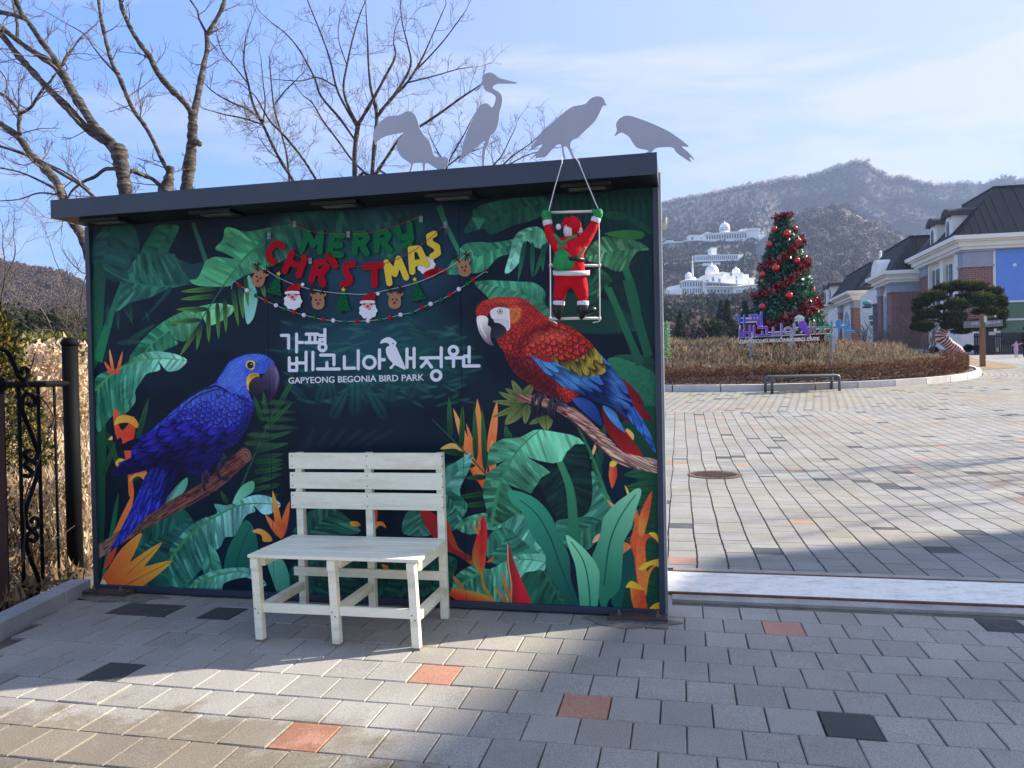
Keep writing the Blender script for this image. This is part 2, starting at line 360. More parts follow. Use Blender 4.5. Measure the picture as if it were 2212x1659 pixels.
# ground colour with dim out-of-focus jungle
yy, xx = np.mgrid[0:TTH, 0:TW].astype(np.float32)
nv = vn(xx/150, yy/110)*0.6+vn(xx/60+5, yy/45)*0.4
IMG[:] = np.array([9, 22, 40], np.float32)/255+(nv[..., None]-0.3)*np.array([4, 20, 24], np.float32)/255
for cx_, cy_, rx_, ry_, col_, a_ in [(1200, 500, 620, 380, (30, 66, 90), .85), (1150, 1150, 620, 300, (26, 66, 88), .9), (1500, 1250, 380, 240, (18, 66, 70), .7), (900, 1450, 340, 130, (16, 52, 58), .5), (700, 1120, 200, 200, (20, 60, 80), .5)]:
    ell('Gz', (cx_, cy_), rx_, ry_, col_, a_, soft=170)
for i in range(130):
    x, y = RNG.uniform(420, 1900), RNG.uniform(950, 1580); an = RNG.uniform(-0.7, 0.7)+math.pi*(i % 2); l = RNG.uniform(80, 190)
    lens('Gz', (x, y), (x+l*math.cos(an), y+l*math.sin(an)*.7), RNG.uniform(14, 34), (26, 78, 90), (50, 122, 104), a=.6, soft=7)
for (x, y, an, l, w_) in ((700, 1590, -70, 260, 90), (840, 1600, -100, 230, 80), (980, 1590, -50, 280, 90), (1120, 1600, -115, 250, 84), (1260, 1580, -80, 240, 80), (1000, 1700, -90, 320, 110), (800, 1720, -60, 300, 100), (1250, 1720, -120, 300, 100), (1650, 1080, 200, 260, 80), (1700, 1180, 170, 240, 76), (1560, 1020, 215, 220, 70), (1840, 1300, 190, 250, 70), (620, 1560, -140, 240, 80), (1400, 1560, -60, 260, 90)):
    lens('Gz', (x, y), (x+l*math.cos(R(an)), y+l*math.sin(R(an))), w_, (14, 48, 60), (30, 96, 92), a=.75, soft=9, rib=5)
# ---- upper left
fill('Dd', [(60, 620), (150, 380), (250, 330), (460, 340), (430, 540), (380, 760), (340, 900), (180, 850), (80, 740)], (18, 58, 62), tex=.12, soft=2)
banana('Dd', [(60, 500), (240, 330), (470, 330), (540, 560), (500, 740), (400, 900), (250, 860), (70, 720)], [(260, 330), (180, 620), (150, 860)], (19, 62, 66), (30, 84, 80), None, amt=.7, fr=.07, k=.3)
banana('Dd', [(550, 610), (640, 440), (720, 330), (930, 330), (900, 450), (830, 600), (900, 640), (700, 900), (520, 900)], [(880, 330), (760, 520), (650, 780), (560, 980)], (23, 78, 68), (34, 104, 78), None, amt=.6, k=.2, fr=.08)
banana('Dd', [(540, 620), (700, 600), (820, 605), (965, 690), (1000, 800), (1050, 895), (930, 950), (830, 970), (640, 1060), (450, 1110), (300, 1200), (320, 1000), (360, 880), (440, 760)], [(90, 710), (350, 860), (600, 935), (830, 940), (1100, 920)], (28, 84, 80), (66, 140, 122), (34, 100, 92), k=-.5, fr=.085, ribw=8)
stroke('Dd', [(90, 700), (350, 860), (600, 935), (830, 945), (1090, 915)], 10, 5, (40, 108, 98))
fill('Dd', [(960, 690), (1080, 720), (1200, 700), (1130, 860), (1050, 880)], (22, 56, 68))
stroke('Dd', [(1080, 300), (1130, 450), (1215, 700)], 34, 44, (28, 72, 74), (36, 96, 86))
banana('Dd', [(1045, 885), (1120, 865), (1170, 780), (1210, 690), (1310, 645), (1500, 665), (1400, 610), (1305, 565), (1380, 470), (1420, 345), (1600, 390), (1750, 370), (1950, 330), (2100, 330), (2120, 480), (2050, 640), (1820, 770), (1620, 830), (1500, 900), (1430, 945), (1140, 940)], [(2140, 300), (1870, 440), (1620, 640), (1380, 960)], (34, 96, 82), (84, 170, 132), (48, 128, 92), k=.25, fr=.10, tipc=(74, 160, 122))
stroke('Dd', [(2150, 290), (1870, 440), (1620, 640), (1370, 960)], 34, 14, (52, 120, 78), (44, 112, 92))
fill('Dd', [(70, 780), (190, 780), (180, 1100), (160, 1400), (120, 1700), (70, 1700)], (16, 62, 54), (20, 84, 62), tex=.1)
stroke('Dd', [(360, 900), (270, 1170), (200, 1400), (110, 1700)], 26, 110, (26, 92, 80), (26, 116, 76), tex=.06)
stroke('Dd', [(850, 960), (760, 1080), (560, 1290)], 46, 22, (20, 66, 66), (16, 46, 56))
for b, t, ww in [((200, 1350), (222, 1120), 40), ((320, 1180), (320, 1390), 50), ((370, 1150), (480, 1340), 30), ((440, 1120), (460, 1320), 50), ((400, 1520), (705, 1325), 70), ((300, 1520), (600, 1500), 60), ((640, 1300), (600, 1200), 40)]:
    lens('Dd', b, t, ww, (18, 52, 52), (30, 92, 70), a=.8, soft=3)
banana('Dd', [(430, 1700), (600, 1450), (800, 1290), (1000, 1190), (1180, 1140), (1350, 1115), (1500, 1150), (1490, 1200), (1400, 1280), (1240, 1345), (1170, 1270), (1080, 1440), (980, 1505), (860, 1465), (930, 1525), (760, 1610), (700, 1700)], [(520, 1700), (720, 1480), (1000, 1290), (1200, 1190), (1500, 1150)], (28, 104, 84), (58, 148, 116), (60, 140, 96), k=-.4, fr=.09, tipc=(124, 196, 150), ribw=5)
fill('Dd', [(1595, 1020), (1640, 830), (1700, 930), (1735, 1050), (1720, 1160), (1690, 1270), (1628, 1328), (1600, 1180)], (96, 166, 160), (130, 190, 200), [(1640, 850), (1630, 1320)])
for k_ in range(4): stroke('Dd', [(1610+k_*28, 900+k_*30), (1622+k_*26, 1250-k_*40)], 10, 3, (70, 134, 130), a=.6)
stroke('Dd', [(1380, 950), (1160, 1290), (960, 1640)], 14, 8, (30, 92, 74))
for b, t in [((1330, 965), (945, 1000)), ((1310, 1040), (945, 1078)), ((1240, 1175), (900, 1180)), ((1165, 1285), (820, 1312)), ((1235, 1180), (1240, 1522)), ((1325, 1100), (1340, 1490)), ((1400, 1060), (1415, 1422)), ((1480, 960), (1542, 1358)), ((1550, 930), (1590, 1282)), ((1610, 840), (1640, 1155)), ((1770, 900), (1812, 1062)), ((1165, 1300), (1115, 1597)), ((1150, 1340), (940, 1660))]:
    lens('Dd', b, t, 62, (20, 52, 46), (96, 156, 64), rib=2.5, soft=1.5)
# ---- centre top behind the felt letters
banana('Gz', [(380, 120), (700, 60), (1100, 70), (1500, 90), (1560, 230), (1380, 330), (1380, 420), (1000, 450), (600, 440), (250, 420), (300, 250)], [(1500, 60), (1000, 240), (560, 430)], (22, 62, 70), (38, 104, 88), None, amt=.8, k=.1, fr=.07, a=.75, soft=30)
for b, t in [((520, 120), (580, 420)), ((900, 60), (840, 400)), ((1300, 360), (1260, 460)), ((1380, 330), (1240, 430))]: lens('Gz', b, t, 60, (28, 84, 72), (50, 130, 96), a=.6, soft=5)
# ---- upper right
fill('E', [(1250, 300), (2110, 260), (2110, 1433), (1850, 1433), (1500, 900), (1250, 700)], (14, 46, 52), a=.9, soft=40, tex=.15)
for k_ in range(16):
    x = 1180+k_*60; lens('E', (x+30, 640+RNG.uniform(-60, 60)), (x, 330), 44, (16, 52, 52), (28, 88, 66), a=.55, soft=8)
banana('E', [(560, 430), (700, 370), (1000, 330), (1200, 340), (1190, 440), (1050, 520), (900, 560), (700, 640), (640, 590), (480, 625), (545, 490)], [(1200, 360), (900, 440), (500, 600)], (22, 70, 66), (34, 98, 82), None, amt=.7, k=.3)
fill('E', [(540, 495), (655, 510), (600, 605)], (44, 112, 90), sm=False)
stroke('E', [(270, 400), (330, 560), (440, 790)], 44, 26, (28, 76, 70), (52, 124, 100))
fill('E', [(140, 640), (250, 560), (330, 640), (250, 760), (120, 800)], (20, 40, 62), a=.7, soft=30)
banana('E', [(330, 960), (420, 800), (480, 720), (600, 700), (720, 705), (960, 670), (965, 740), (900, 790), (760, 830), (650, 940), (500, 965)], [(960, 700), (700, 780), (340, 950)], (46, 124, 104), (86, 172, 134), None, k=.4)
banana('E', [(860, 790), (880, 700), (930, 620), (1040, 575), (1130, 600), (1175, 740), (1080, 750), (1000, 690), (990, 750), (960, 760), (965, 830), (870, 945), (815, 952)], [(1150, 560), (960, 660), (840, 950)], (64, 142, 122), (108, 186, 168), None, tipc=(128, 200, 196), k=.5)
for b, t in [((1045, 700), (1045, 1000)), ((1135, 720), (1130, 950)), ((985, 690), (925, 1030)), ((1170, 700), (1060, 990))]: lens('E', b, t, 44, (18, 60, 56), (44, 112, 76), soft=2)
stroke('E', [(1810, 900), (1865, 1060), (1905, 1250), (1915, 1440)], 40, 62, (34, 104, 78), (22, 82, 66))
stroke('E', [(1640, 1040), (1740, 1250), (1790, 1440)], 26, 60, (36, 100, 78), (24, 80, 66))
banana('E', [(1490, 800), (1560, 700), (1650, 655), (1750, 670), (1900, 690), (2015, 762), (1920, 780), (1860, 860), (1830, 920), (1740, 945), (1600, 880), (1510, 860)], [(1480, 830), (1700, 780), (2010, 755)], (52, 122, 94), (112, 184, 142), None, k=-.5, fr=.12)
banana('E', [(1530, 980), (1600, 920), (1710, 1020), (1640, 1070), (1560, 1210), (1440, 1170), (1390, 1060)], [(1560, 920), (1600, 1060), (1560, 1200)], (32, 92, 78), (56, 132, 98), None)
lens('E', (1985, 645), (1640, 632), 80, (36, 96, 56), (52, 120, 62)); lens('E', (1640, 470), (1880, 500), 70, (26, 78, 60), (20, 62, 56)); lens('E', (1860, 500), (2050, 640), 60, (20, 66, 54))
banana('E', [(565, 1050), (640, 1020), (800, 1022), (950, 1030), (1060, 1040), (1150, 1110), (1160, 1230), (1300, 1433), (800, 1433), (690, 1180)], [(570, 1050), (850, 1090), (1160, 1230)], (52, 126, 106), (92, 172, 140), None, k=-.6, fr=.11)
fill('E', [(1180, 1180), (1350, 1120), (1700, 1200), (1900, 1433), (1300, 1433)], (20, 66, 60), a=.8, soft=8)
for k_ in range(7):
    lens('B', (1480, 640+k_*120), (1130+k_*12, 560+k_*120), 120, (20, 66, 54), (38, 108, 78), a=.75, soft=3, rib=3)
fill('B', [(1090, 580), (1220, 580), (1470, 720), (1470, 980), (1290, 840), (1160, 690)], (42, 112, 88), (30, 88, 72), tex=.1)
stroke('B', [(1240, 0), (1300, 250), (1390, 560)], 60, 46, (30, 90, 70), (26, 80, 64)); stroke('B', [(1100, 60), (1240, 400), (1330, 620)], 30, 50, (36, 110, 84), (24, 78, 66))
# ---- lower right
fill('Cc', [(1380, 120), (1680, 100), (1700, 1500), (1380, 1500), (1500, 900), (1480, 500)], (18, 64, 52), tex=.12, soft=4)
for k_ in range(9): lens('Cc', (1680, 460+k_*110), (1390, 500+k_*92), 90, (18, 58, 46), (44, 112, 68), a=.8, soft=2, rib=3)
for k_ in range(6): lens('Cc', (1230, 700-k_*90), (1130+30*k_, 480-k_*80), 44, (22, 66, 50), (50, 110, 64), a=.7)
fill('Cc', [(1150, 370), (1175, 290), (1185, 262), (1195, 300), (1165, 370)], (226, 170, 120)); fill('Cc', [(1285, 500), (1300, 400), (1335, 415), (1345, 500), (1320, 580), (1305, 590)], (216, 110, 60), (200, 50, 50)); fill('Cc', [(1290, 430), (1305, 395), (1350, 405), (1320, 440)], (236, 196, 70))
fill('Cc', [(1400, 190), (1420, 160), (1465, 200), (1462, 245), (1430, 210)], (226, 170, 100))
for b, t, ww, c_, d_ in [((350, 560), (155, 10), 80, (206, 84, 48), (232, 160, 90)), ((370, 600), (330, -60), 100, (198, 60, 44), (234, 150, 74)), ((420, 360), (474, -40), 70, (214, 104, 58), (230, 140, 84)), ((380, 600), (250, 120), 60, (196, 76, 44), (226, 130, 70)), ((440, 500), (440, 240), 60, (206, 90, 50), (236, 170, 110))]:
    lens('Cc', b, t, ww, c_, d_)
fill('Cc', [(65, 312), (100, 280), (150, 266), (200, 285), (250, 330), (310, 390), (395, 490), (340, 500), (250, 380), (180, 310)], (232, 176, 92), (216, 110, 60), [(70, 310), (390, 500)])
for b, t in [((320, 400), (310, -10)), ((390, 480), (365, 5)), ((215, 310), (225, -20)), ((135, 240), (125, -80)), ((550, 240), (535, 135)), ((565, 240), (560, 180)), ((700, 560), (780, 540))]: lens('Cc', b, t, 46, (16, 54, 40), (52, 118, 62), rib=2.5)
stroke('Cc', [(0, 90), (220, 310), (400, 500)], 6, 12, (28, 84, 60))
for b, t in [((400, 512), (235, 520)), ((400, 628), (170, 665)), ((400, 706), (220, 720)), ((240, 345), (60, 325)), ((320, 430), (60, 425))]: lens('Cc', b, t, 44, (14, 44, 38), (40, 100, 58), rib=2.5)
banana('Cc', [(60, 480), (180, 400), (292, 336), (275, 450), (235, 530), (205, 600), (205, 660), (130, 650), (60, 600)], [(60, 640), (170, 500), (290, 340)], (88, 168, 160), (128, 204, 200), None, fr=.05)
banana('Cc', [(60, 600), (200, 650), (260, 720), (230, 800), (160, 900), (90, 860)], [(70, 600), (180, 740), (160, 900)], (42, 108, 98), (96, 170, 150), None)
banana('Cc', [(175, 880), (240, 810), (400, 770), (640, 770), (720, 800), (800, 1000), (810, 1100), (600, 1080), (450, 900), (280, 930)], [(180, 880), (400, 790), (700, 790)], (60, 138, 122), (140, 212, 200), (76, 150, 110), k=-.5, fr=.10)
banana('Cc', [(1160, 470), (1230, 560), (1300, 680), (1320, 760), (1260, 850), (1230, 920), (1130, 1040), (1000, 990), (900, 870), (930, 820), (1090, 800), (1160, 640)], [(1150, 480), (1240, 640), (1310, 780)], (54, 130, 112), (106, 182, 158), None, k=.2, fr=.09)
banana('Cc', [(900, 860), (1130, 800), (1250, 850), (1200, 960), (1080, 1060), (960, 1000)], [(1300, 800), (1100, 900), (950, 1020)], (44, 116, 100), (80, 160, 134), None)
stroke('Cc', [(1060, 150), (1150, 330), (1240, 570), (1320, 800)], 14, 22, (32, 96, 72), (60, 136, 100))
fill('Cc', [(1130, 1060), (1190, 990), (1210, 1010), (1180, 1160), (1130, 1120)], (12, 30, 44)); fill('Cc', [(1165, 990), (1190, 940), (1222, 925), (1215, 970)], (232, 170, 130))
banana('Cc', [(945, 395), (980, 330), (1040, 275), (1110, 268), (1140, 400), (1165, 560), (1155, 720), (1100, 795), (1010, 812), (920, 800), (860, 740), (800, 600), (775, 520), (840, 470)], [(930, 390), (990, 560), (1030, 800)], (13, 44, 46), (22, 66, 62), None, k=.5, fr=.12)
stroke('Cc', [(925, 395), (985, 540), (1015, 680), (1035, 980)], 34, 60, (56, 136, 100), (38, 108, 84))
banana('Cc', [(405, 395), (410, 330), (440, 270), (520, 235), (640, 225), (740, 172), (790, 166), (900, 185), (1010, 205), (1070, 230), (1112, 272), (1040, 275), (980, 330), (945, 398), (880, 414), (780, 395), (690, 368), (800, 430), (862, 478), (790, 520), (775, 555), (740, 600), (722, 632), (560, 568), (640, 690), (650, 760), (540, 830), (440, 880), (420, 888), (400, 760), (372, 650), (378, 560), (405, 480), (540, 390), (400, 440)], [(430, 880), (480, 620), (560, 420), (650, 290), (790, 166)], (32, 92, 74), (76, 158, 124), (58, 134, 96), k=-.35, fr=.10, tipc=(112, 200, 166), ribw=12, sm=False)
banana('Cc', [(400, 1080), (410, 950), (480, 885), (560, 890), (680, 990), (790, 1080), (700, 1110), (480, 1150)], [(400, 1100), (520, 980), (560, 900)], (40, 104, 92), (64, 142, 118), None)
banana('Cc', [(160, 1250), (300, 1150), (420, 1180), (600, 1085), (700, 1068), (830, 1080), (825, 1170), (800, 1205), (700, 1200), (640, 1260), (560, 1450), (480, 1450), (200, 1400)], [(180, 1320), (430, 1160), (640, 1110), (830, 1130)], (40, 114, 98), (116, 192, 170), (64, 150, 106), k=-.6, fr=.11, tipc=(110, 190, 172))
banana('Cc', [(640, 1260), (740, 1195), (830, 1200), (900, 1290), (990, 1470), (700, 1470)], [(820, 1190), (900, 1340), (970, 1470)], (26, 82, 70), (42, 112, 90), (36, 104, 80), k=.6)
fill('Cc', [(395, 1130), (430, 1105), (455, 1078), (440, 1120), (425, 1132)], (206, 84, 50))
fill('Cc', [(1370, 1480), (1300, 1400), (1380, 1200), (1400, 1060), (1490, 1008), (1492, 1150), (1450, 1250), (1400, 1340)], (20, 88, 82), (18, 70, 72))
for pts, c_, d_ in [([(1460, 690), (1505, 800), (1530, 900), (1500, 1010), (1540, 1290), (1490, 1270), (1470, 1100), (1440, 980), (1470, 860)], (216, 110, 60), (196, 60, 44)), ([(1500, 820), (1595, 616), (1582, 760), (1550, 900), (1520, 1000)], (226, 130, 60), (206, 80, 48)), ([(1480, 1100), (1500, 960), (1580, 920), (1630, 935), (1662, 1012), (1640, 985), (1590, 950), (1550, 1000), (1560, 1200), (1545, 1380), (1500, 1290)], (228, 120, 60), (206, 70, 40)), ([(1550, 1230), (1600, 1160), (1650, 1120), (1685, 1185), (1630, 1160), (1580, 1230), (1555, 1380)], (228, 130, 50), (210, 90, 40)), ([(1390, 1075), (1398, 985), (1450, 1020), (1400, 1060)], (220, 120, 70), (220, 120, 70)), ([(1440, 1315), (1500, 1300), (1540, 1340), (1562, 1490), (1478, 1490)], (230, 130, 60), (200, 70, 40)), ([(1270, 678), (1320, 710), (1335, 745), (1300, 725)], (226, 140, 90), (226, 140, 90)), ([(1400, 570), (1432, 620), (1420, 640)], (236, 200, 70), (236, 200, 70))]:
    fill('Cc', pts, c_, d_, [pts[0], pts[len(pts)//2]], tex=.08)
for pts in [[(1500, 1180), (1560, 1130), (1680, 1106), (1688, 1190), (1610, 1150), (1540, 1185)], [(1408, 1312), (1445, 1266), (1500, 1290), (1542, 1332), (1440, 1316)], [(1500, 1492), (1560, 1480), (1620, 1430), (1690, 1424), (1690, 1500)], [(1575, 920), (1630, 922), (1662, 1012), (1620, 960)]]: fill('Cc', pts, (238, 196, 56), (214, 160, 40))
def broad(pts, rib, c_, d_, e_):
    fill('Cc', pts, c_, d_, [rib[0], rib[-1]]); P = [(x, y) for x, y in pts]
    fill('Cc', [((x+rib[len(rib)//2][0])/2+0.2*(x-rib[len(rib)//2][0]), y*.82+.18*rib[len(rib)//2][1]) for x, y in P[:len(P)//2]], c_, d_, [rib[0], rib[-1]], a=.35); stroke('Cc', rib, 5, 11, e_)
broad([(550, 613), (640, 618), (740, 660), (820, 730), (880, 820), (912, 915), (960, 1000), (1000, 1100), (1010, 1250), (1060, 1400), (1110, 1480), (1020, 1480), (900, 1300), (830, 1180), (820, 1070), (740, 960), (690, 850), (650, 760), (580, 700)], [(640, 680), (760, 780), (860, 950), (930, 1150), (1040, 1420)], (52, 148, 124), (20, 78, 74), (18, 76, 70))
broad([(1480, 598), (1515, 598), (1519, 640), (1480, 760), (1450, 880), (1400, 970), (1390, 1060), (1380, 1200), (1360, 1330), (1290, 1400), (1240, 1480), (1160, 1150), (1200, 1000), (1230, 900), (1250, 800), (1340, 700), (1420, 640)], [(1480, 640), (1370, 800), (1290, 1000), (1250, 1300)], (124, 196, 164), (40, 116, 96), (28, 92, 78))
broad([(975, 933), (1060, 990), (1150, 1080), (1210, 1180), (1217, 1280), (1192, 1480), (1090, 1480), (1060, 1300), (1040, 1150), (1000, 1040)], [(1010, 980), (1100, 1120), (1140, 1300), (1150, 1475)], (130, 208, 172), (64, 152, 124), (32, 104, 88))
fill('Cc', [(95, 800), (130, 870), (165, 960), (200, 1030), (290, 1105), (298, 1155), (200, 1085), (95, 1020)], (190, 34, 36), (140, 90, 50))
fill('Cc', [(370, 792), (400, 880), (402, 1000), (390, 1130), (378, 1220), (390, 1300), (455, 1408), (430, 1410), (366, 1310), (352, 1225), (305, 1150), (295, 1060), (320, 960)], (198, 40, 42), (150, 130, 60), [(400, 1050), (290, 1130)]); lens('Cc', (360, 1180), (368, 800), 40, (206, 60, 44), (150, 26, 34))
fill('Cc', [(555, 983), (582, 1080), (640, 1230), (690, 1350), (722, 1460), (570, 1460), (572, 1300), (545, 1150)], (120, 40, 44), (200, 34, 48), [(550, 1200), (640, 1200)]); stroke('Cc', [(552, 1000), (556, 1150), (578, 1290), (572, 1450)], 5, 12, (200, 186, 150), (190, 120, 70))
fill('Cc', [(95, 1305), (220, 1325), (330, 1350), (420, 1385), (490, 1450), (280, 1450), (95, 1350)], (176, 160, 60), (204, 44, 44), [(300, 1335), (280, 1420)])
for b, t in [((572, 1420), (500, 1186)), ((562, 1450), (448, 1302)), ((242, 1338), (118, 1190))]: lens('Cc', b, t, 34, (150, 110, 60), (196, 120, 90))
lens('Cc', (340, 930), (290, 845), 30, (150, 130, 70), (190, 130, 80)); lens('Cc', (350, 900), (338, 800), 22, (190, 110, 70))
# ---- behind the bench
banana('Fz', [(490, 740), (520, 660), (600, 570), (760, 560), (860, 620), (940, 740)], [(560, 760), (680, 640), (800, 560)], (34, 96, 86), (88, 160, 144), None)
banana('Fz', [(1270, 740), (1290, 590), (1400, 560), (1480, 740)], [(1420, 540), (1380, 740)], (60, 132, 122), (110, 180, 168), None)
fill('Fz', [(1385, 560), (1440, 560), (1560, 660), (1600, 790), (1640, 850), (1760, 900), (1740, 940), (1600, 860), (1500, 780), (1430, 680)], (178, 34, 38), (120, 40, 44))
for k_ in range(7): banana('Fz', [(420+k_*170, 1180), (450+k_*170, 1000), (560+k_*165, 900), (700+k_*160, 930), (640+k_*165, 1060), (600+k_*165, 1200)], [(430+k_*170, 1180), (560+k_*165, 1000), (690+k_*160, 920)], (22+4*(k_ % 3), 76, 72), (40, 112, 100), None, a=.95, k=.4)
fill('Fz', [(275, 920), (340, 900), (400, 940), (442, 1060), (436, 1230), (380, 1230), (320, 1080)], (96, 176, 154), (60, 140, 124))
for pts in [[(880, 655), (930, 650), (960, 680), (900, 690)], [(1040, 690), (1070, 655), (1120, 655), (1145, 700), (1100, 680), (1060, 710)], [(1110, 965), (1160, 975), (1145, 1015)]]: fill('Fz', pts, (230, 170, 80), (210, 110, 50))
fill('Fz', [(1020, 570), (1080, 570), (1075, 660), (1040, 690), (1020, 650)], (200, 70, 46))
for k_ in range(7): lens('Fz', (150+20*k_, 60+k_*70), (430-10*k_, 10+k_*74), 46, (16, 50, 40), (40, 96, 62), a=.85, rib=2.5, soft=2)
for k_ in range(6): lens('Fz', (560+k_*80, 120), (620+k_*120, -30), 40, (16, 44, 44), (24, 66, 58), a=.5, soft=5)
# ---- left lower
fill('A', [(116, 600), (170, 620), (165, 900), (160, 1200), (135, 1480), (116, 1500)], (22, 84, 58), (18, 66, 54))
banana('A', [(112, 480), (112, 340), (250, 280), (350, 215), (440, 192), (520, 198), (585, 215), (630, 245), (590, 292), (550, 306), (512, 302), (468, 250), (476, 298), (400, 320), (365, 370), (335, 420), (335, 480), (280, 545), (205, 560), (170, 600), (130, 650), (112, 600)], [(100, 420), (220, 310), (350, 250), (480, 232), (625, 245)], (34, 110, 90), (84, 168, 138), (74, 150, 96), k=-.7, fr=.10, tipc=(136, 204, 196))
for b, t, c_ in [((205, 322), (158, 248), (222, 110, 66)), ((212, 322), (188, 176), (232, 180, 90)), ((232, 322), (264, 190), (222, 120, 70))]: lens('A', b, t, 26, (205, 80, 56), c_)
fill('A', [(180, 302), (250, 302), (240, 320), (186, 320)], (206, 76, 54), sm=False)
for b, t, ww in [((345, 700), (413, 452), 44), ((165, 640), (262, 900), 50), ((150, 900), (225, 700), 40), ((310, 930), (410, 860), 34)]: lens('A', b, t, ww, (18, 60, 46), (34, 96, 60), rib=2)
fill('A', [(212, 520), (245, 545), (240, 600), (262, 640), (300, 600), (330, 560), (335, 640), (322, 700), (300, 690), (275, 715), (250, 680), (232, 690), (214, 610)], (222, 96, 58), (206, 60, 48)); fill('A', [(216, 612), (228, 572), (268, 552), (325, 566), (354, 604), (342, 628), (300, 600), (250, 600)], (236, 184, 72), (226, 140, 60))
fill('A', [(262, 690), (310, 690), (322, 790), (318, 900), (328, 1000), (300, 1012), (292, 880), (276, 780)], (212, 74, 50), (224, 110, 60)); fill('A', [(182, 694), (202, 672), (206, 694)], (232, 190, 130)); fill('A', [(316, 460), (334, 492), (322, 470)], (230, 160, 140))
fill('A', [(222, 825), (245, 800), (280, 810), (262, 832), (238, 852)], (232, 180, 66)); fill('A', [(298, 935), (335, 880), (390, 868), (410, 900), (398, 932), (350, 900)], (232, 176, 76), (214, 120, 60))
stroke('A', [(1235, 320), (1110, 560), (980, 860), (920, 1010)], 6, 14, (26, 74, 56))
for b, t in [((1060, 640), (1232, 478)), ((1040, 700), (1228, 645)), ((1010, 762), (1213, 712)), ((1000, 822), (1182, 810)), ((1000, 880), (1178, 856)), ((990, 932), (1132, 910)), ((990, 985), (1112, 950)), ((1060, 600), (1008, 440)), ((1080, 560), (1062, 415)), ((890, 900), (830, 760)), ((1130, 540), (1245, 330)), ((860, 1060), (820, 985))]: lens('A', b, t, 34, (16, 50, 38), (42, 104, 60), rib=2)
for x, y in [(1130, 470), (1130, 522), (1140, 565), (1150, 612), (1060, 655), (1040, 705)]: lens('A', (x-90, y+10), (x+115, y+14), 34, (50, 96, 60), (34, 78, 56), a=.75, soft=8)
fill('A', [(140, 1500), (185, 1250), (215, 1080), (242, 1000), (228, 1150), (192, 1330), (156, 1510)], (30, 122, 76), (22, 92, 64))
fill('A', [(205, 1240), (322, 998), (305, 1130), (255, 1250), (200, 1390), (158, 1420), (190, 1320)], (220, 120, 60), (196, 70, 46))
banana('A', [(336, 1310), (430, 1150), (560, 1075), (650, 1130), (700, 1300), (640, 1560), (330, 1560), (330, 1420)], [(360, 1300), (520, 1220), (640, 1140)], (28, 84, 82), (46, 122, 108), None)
fill('A', [(500, 1060), (540, 990), (628, 908), (622, 975), (560, 1040)], (124, 200, 184), (80, 160, 140)); fill('A', [(540, 1100), (600, 1070), (625, 1150), (590, 1180)], (24, 92, 80))
banana('A', [(500, 1440), (530, 1320), (570, 1265), (640, 1190), (720, 1140), (800, 1112), (784, 1060), (850, 1066), (900, 1052), (1000, 1010), (1090, 1015), (1162, 1062), (1110, 1112), (1060, 1116), (1010, 1070), (1016, 1102), (960, 1130), (905, 1235), (845, 1250), (820, 1300), (760, 1350), (720, 1420), (640, 1500), (560, 1530)], [(500, 1420), (640, 1240), (800, 1125), (960, 1060), (1155, 1062)], (38, 108, 96), (98, 178, 156), (62, 136, 84), k=-.4, fr=.10, tipc=(150, 214, 224), ribw=10)
fill('A', [(888, 1052), (930, 968), (990, 928), (1014, 945), (1002, 990), (960, 1020), (920, 1050)], (126, 204, 180), (84, 166, 140))
fill('A', [(900, 1240), (960, 1150), (1010, 1200), (1032, 1300), (1020, 1420), (900, 1450), (840, 1430), (860, 1320)], (32, 110, 94), (22, 86, 78)); stroke('A', [(990, 1190), (940, 1300), (900, 1440)], 4, 7, (20, 76, 70))
banana('A', [(716, 1400), (742, 1340), (728, 1278), (790, 1320), (822, 1400), (818, 1470), (740, 1480)], [(740, 1290), (780, 1470)], (62, 140, 122), (100, 180, 156), (30, 96, 84), fr=.05)
banana('A', [(560, 1570), (640, 1530), (700, 1470), (800, 1435), (900, 1420), (1000, 1430), (1078, 1510), (1050, 1524), (985, 1482), (930, 1480), (840, 1510), (800, 1570)], [(600, 1545), (800, 1465), (950, 1445), (1075, 1510)], (64, 146, 124), (126, 204, 180), (70, 150, 100), k=-.6, fr=.11, tipc=(140, 210, 206))
for b, t, c_, d_ in [((1165, 1260), (1115, 980), (204, 70, 46), (234, 180, 70)), ((1160, 1260), (1212, 1040), (204, 76, 46), (220, 120, 70)), ((1170, 1250), (1072, 1118), (210, 90, 50), (226, 130, 80))]: lens('A', b, t, 50, c_, d_)
fill('A', [(1000, 1216), (1040, 1198), (1090, 1225), (1114, 1268), (1062, 1272), (1050, 1235)], (236, 180, 90), (220, 130, 60))
fill('A', [(142, 1500), (185, 1420), (260, 1310), (368, 1222), (352, 1290), (300, 1400), (230, 1510), (180, 1560)], (206, 84, 50), (232, 150, 60), [(160, 1540), (360, 1230)])
for b, t, ww in [((175, 1560), (492, 1273), 90), ((200, 1562), (549, 1380), 110)]: lens('A', b, t, ww, (214, 96, 46), (240, 176, 62), rib=3, bias=.25)
fill('A', [(130, 1545), (150, 1484), (178, 1520), (172, 1556)], (230, 200, 190))
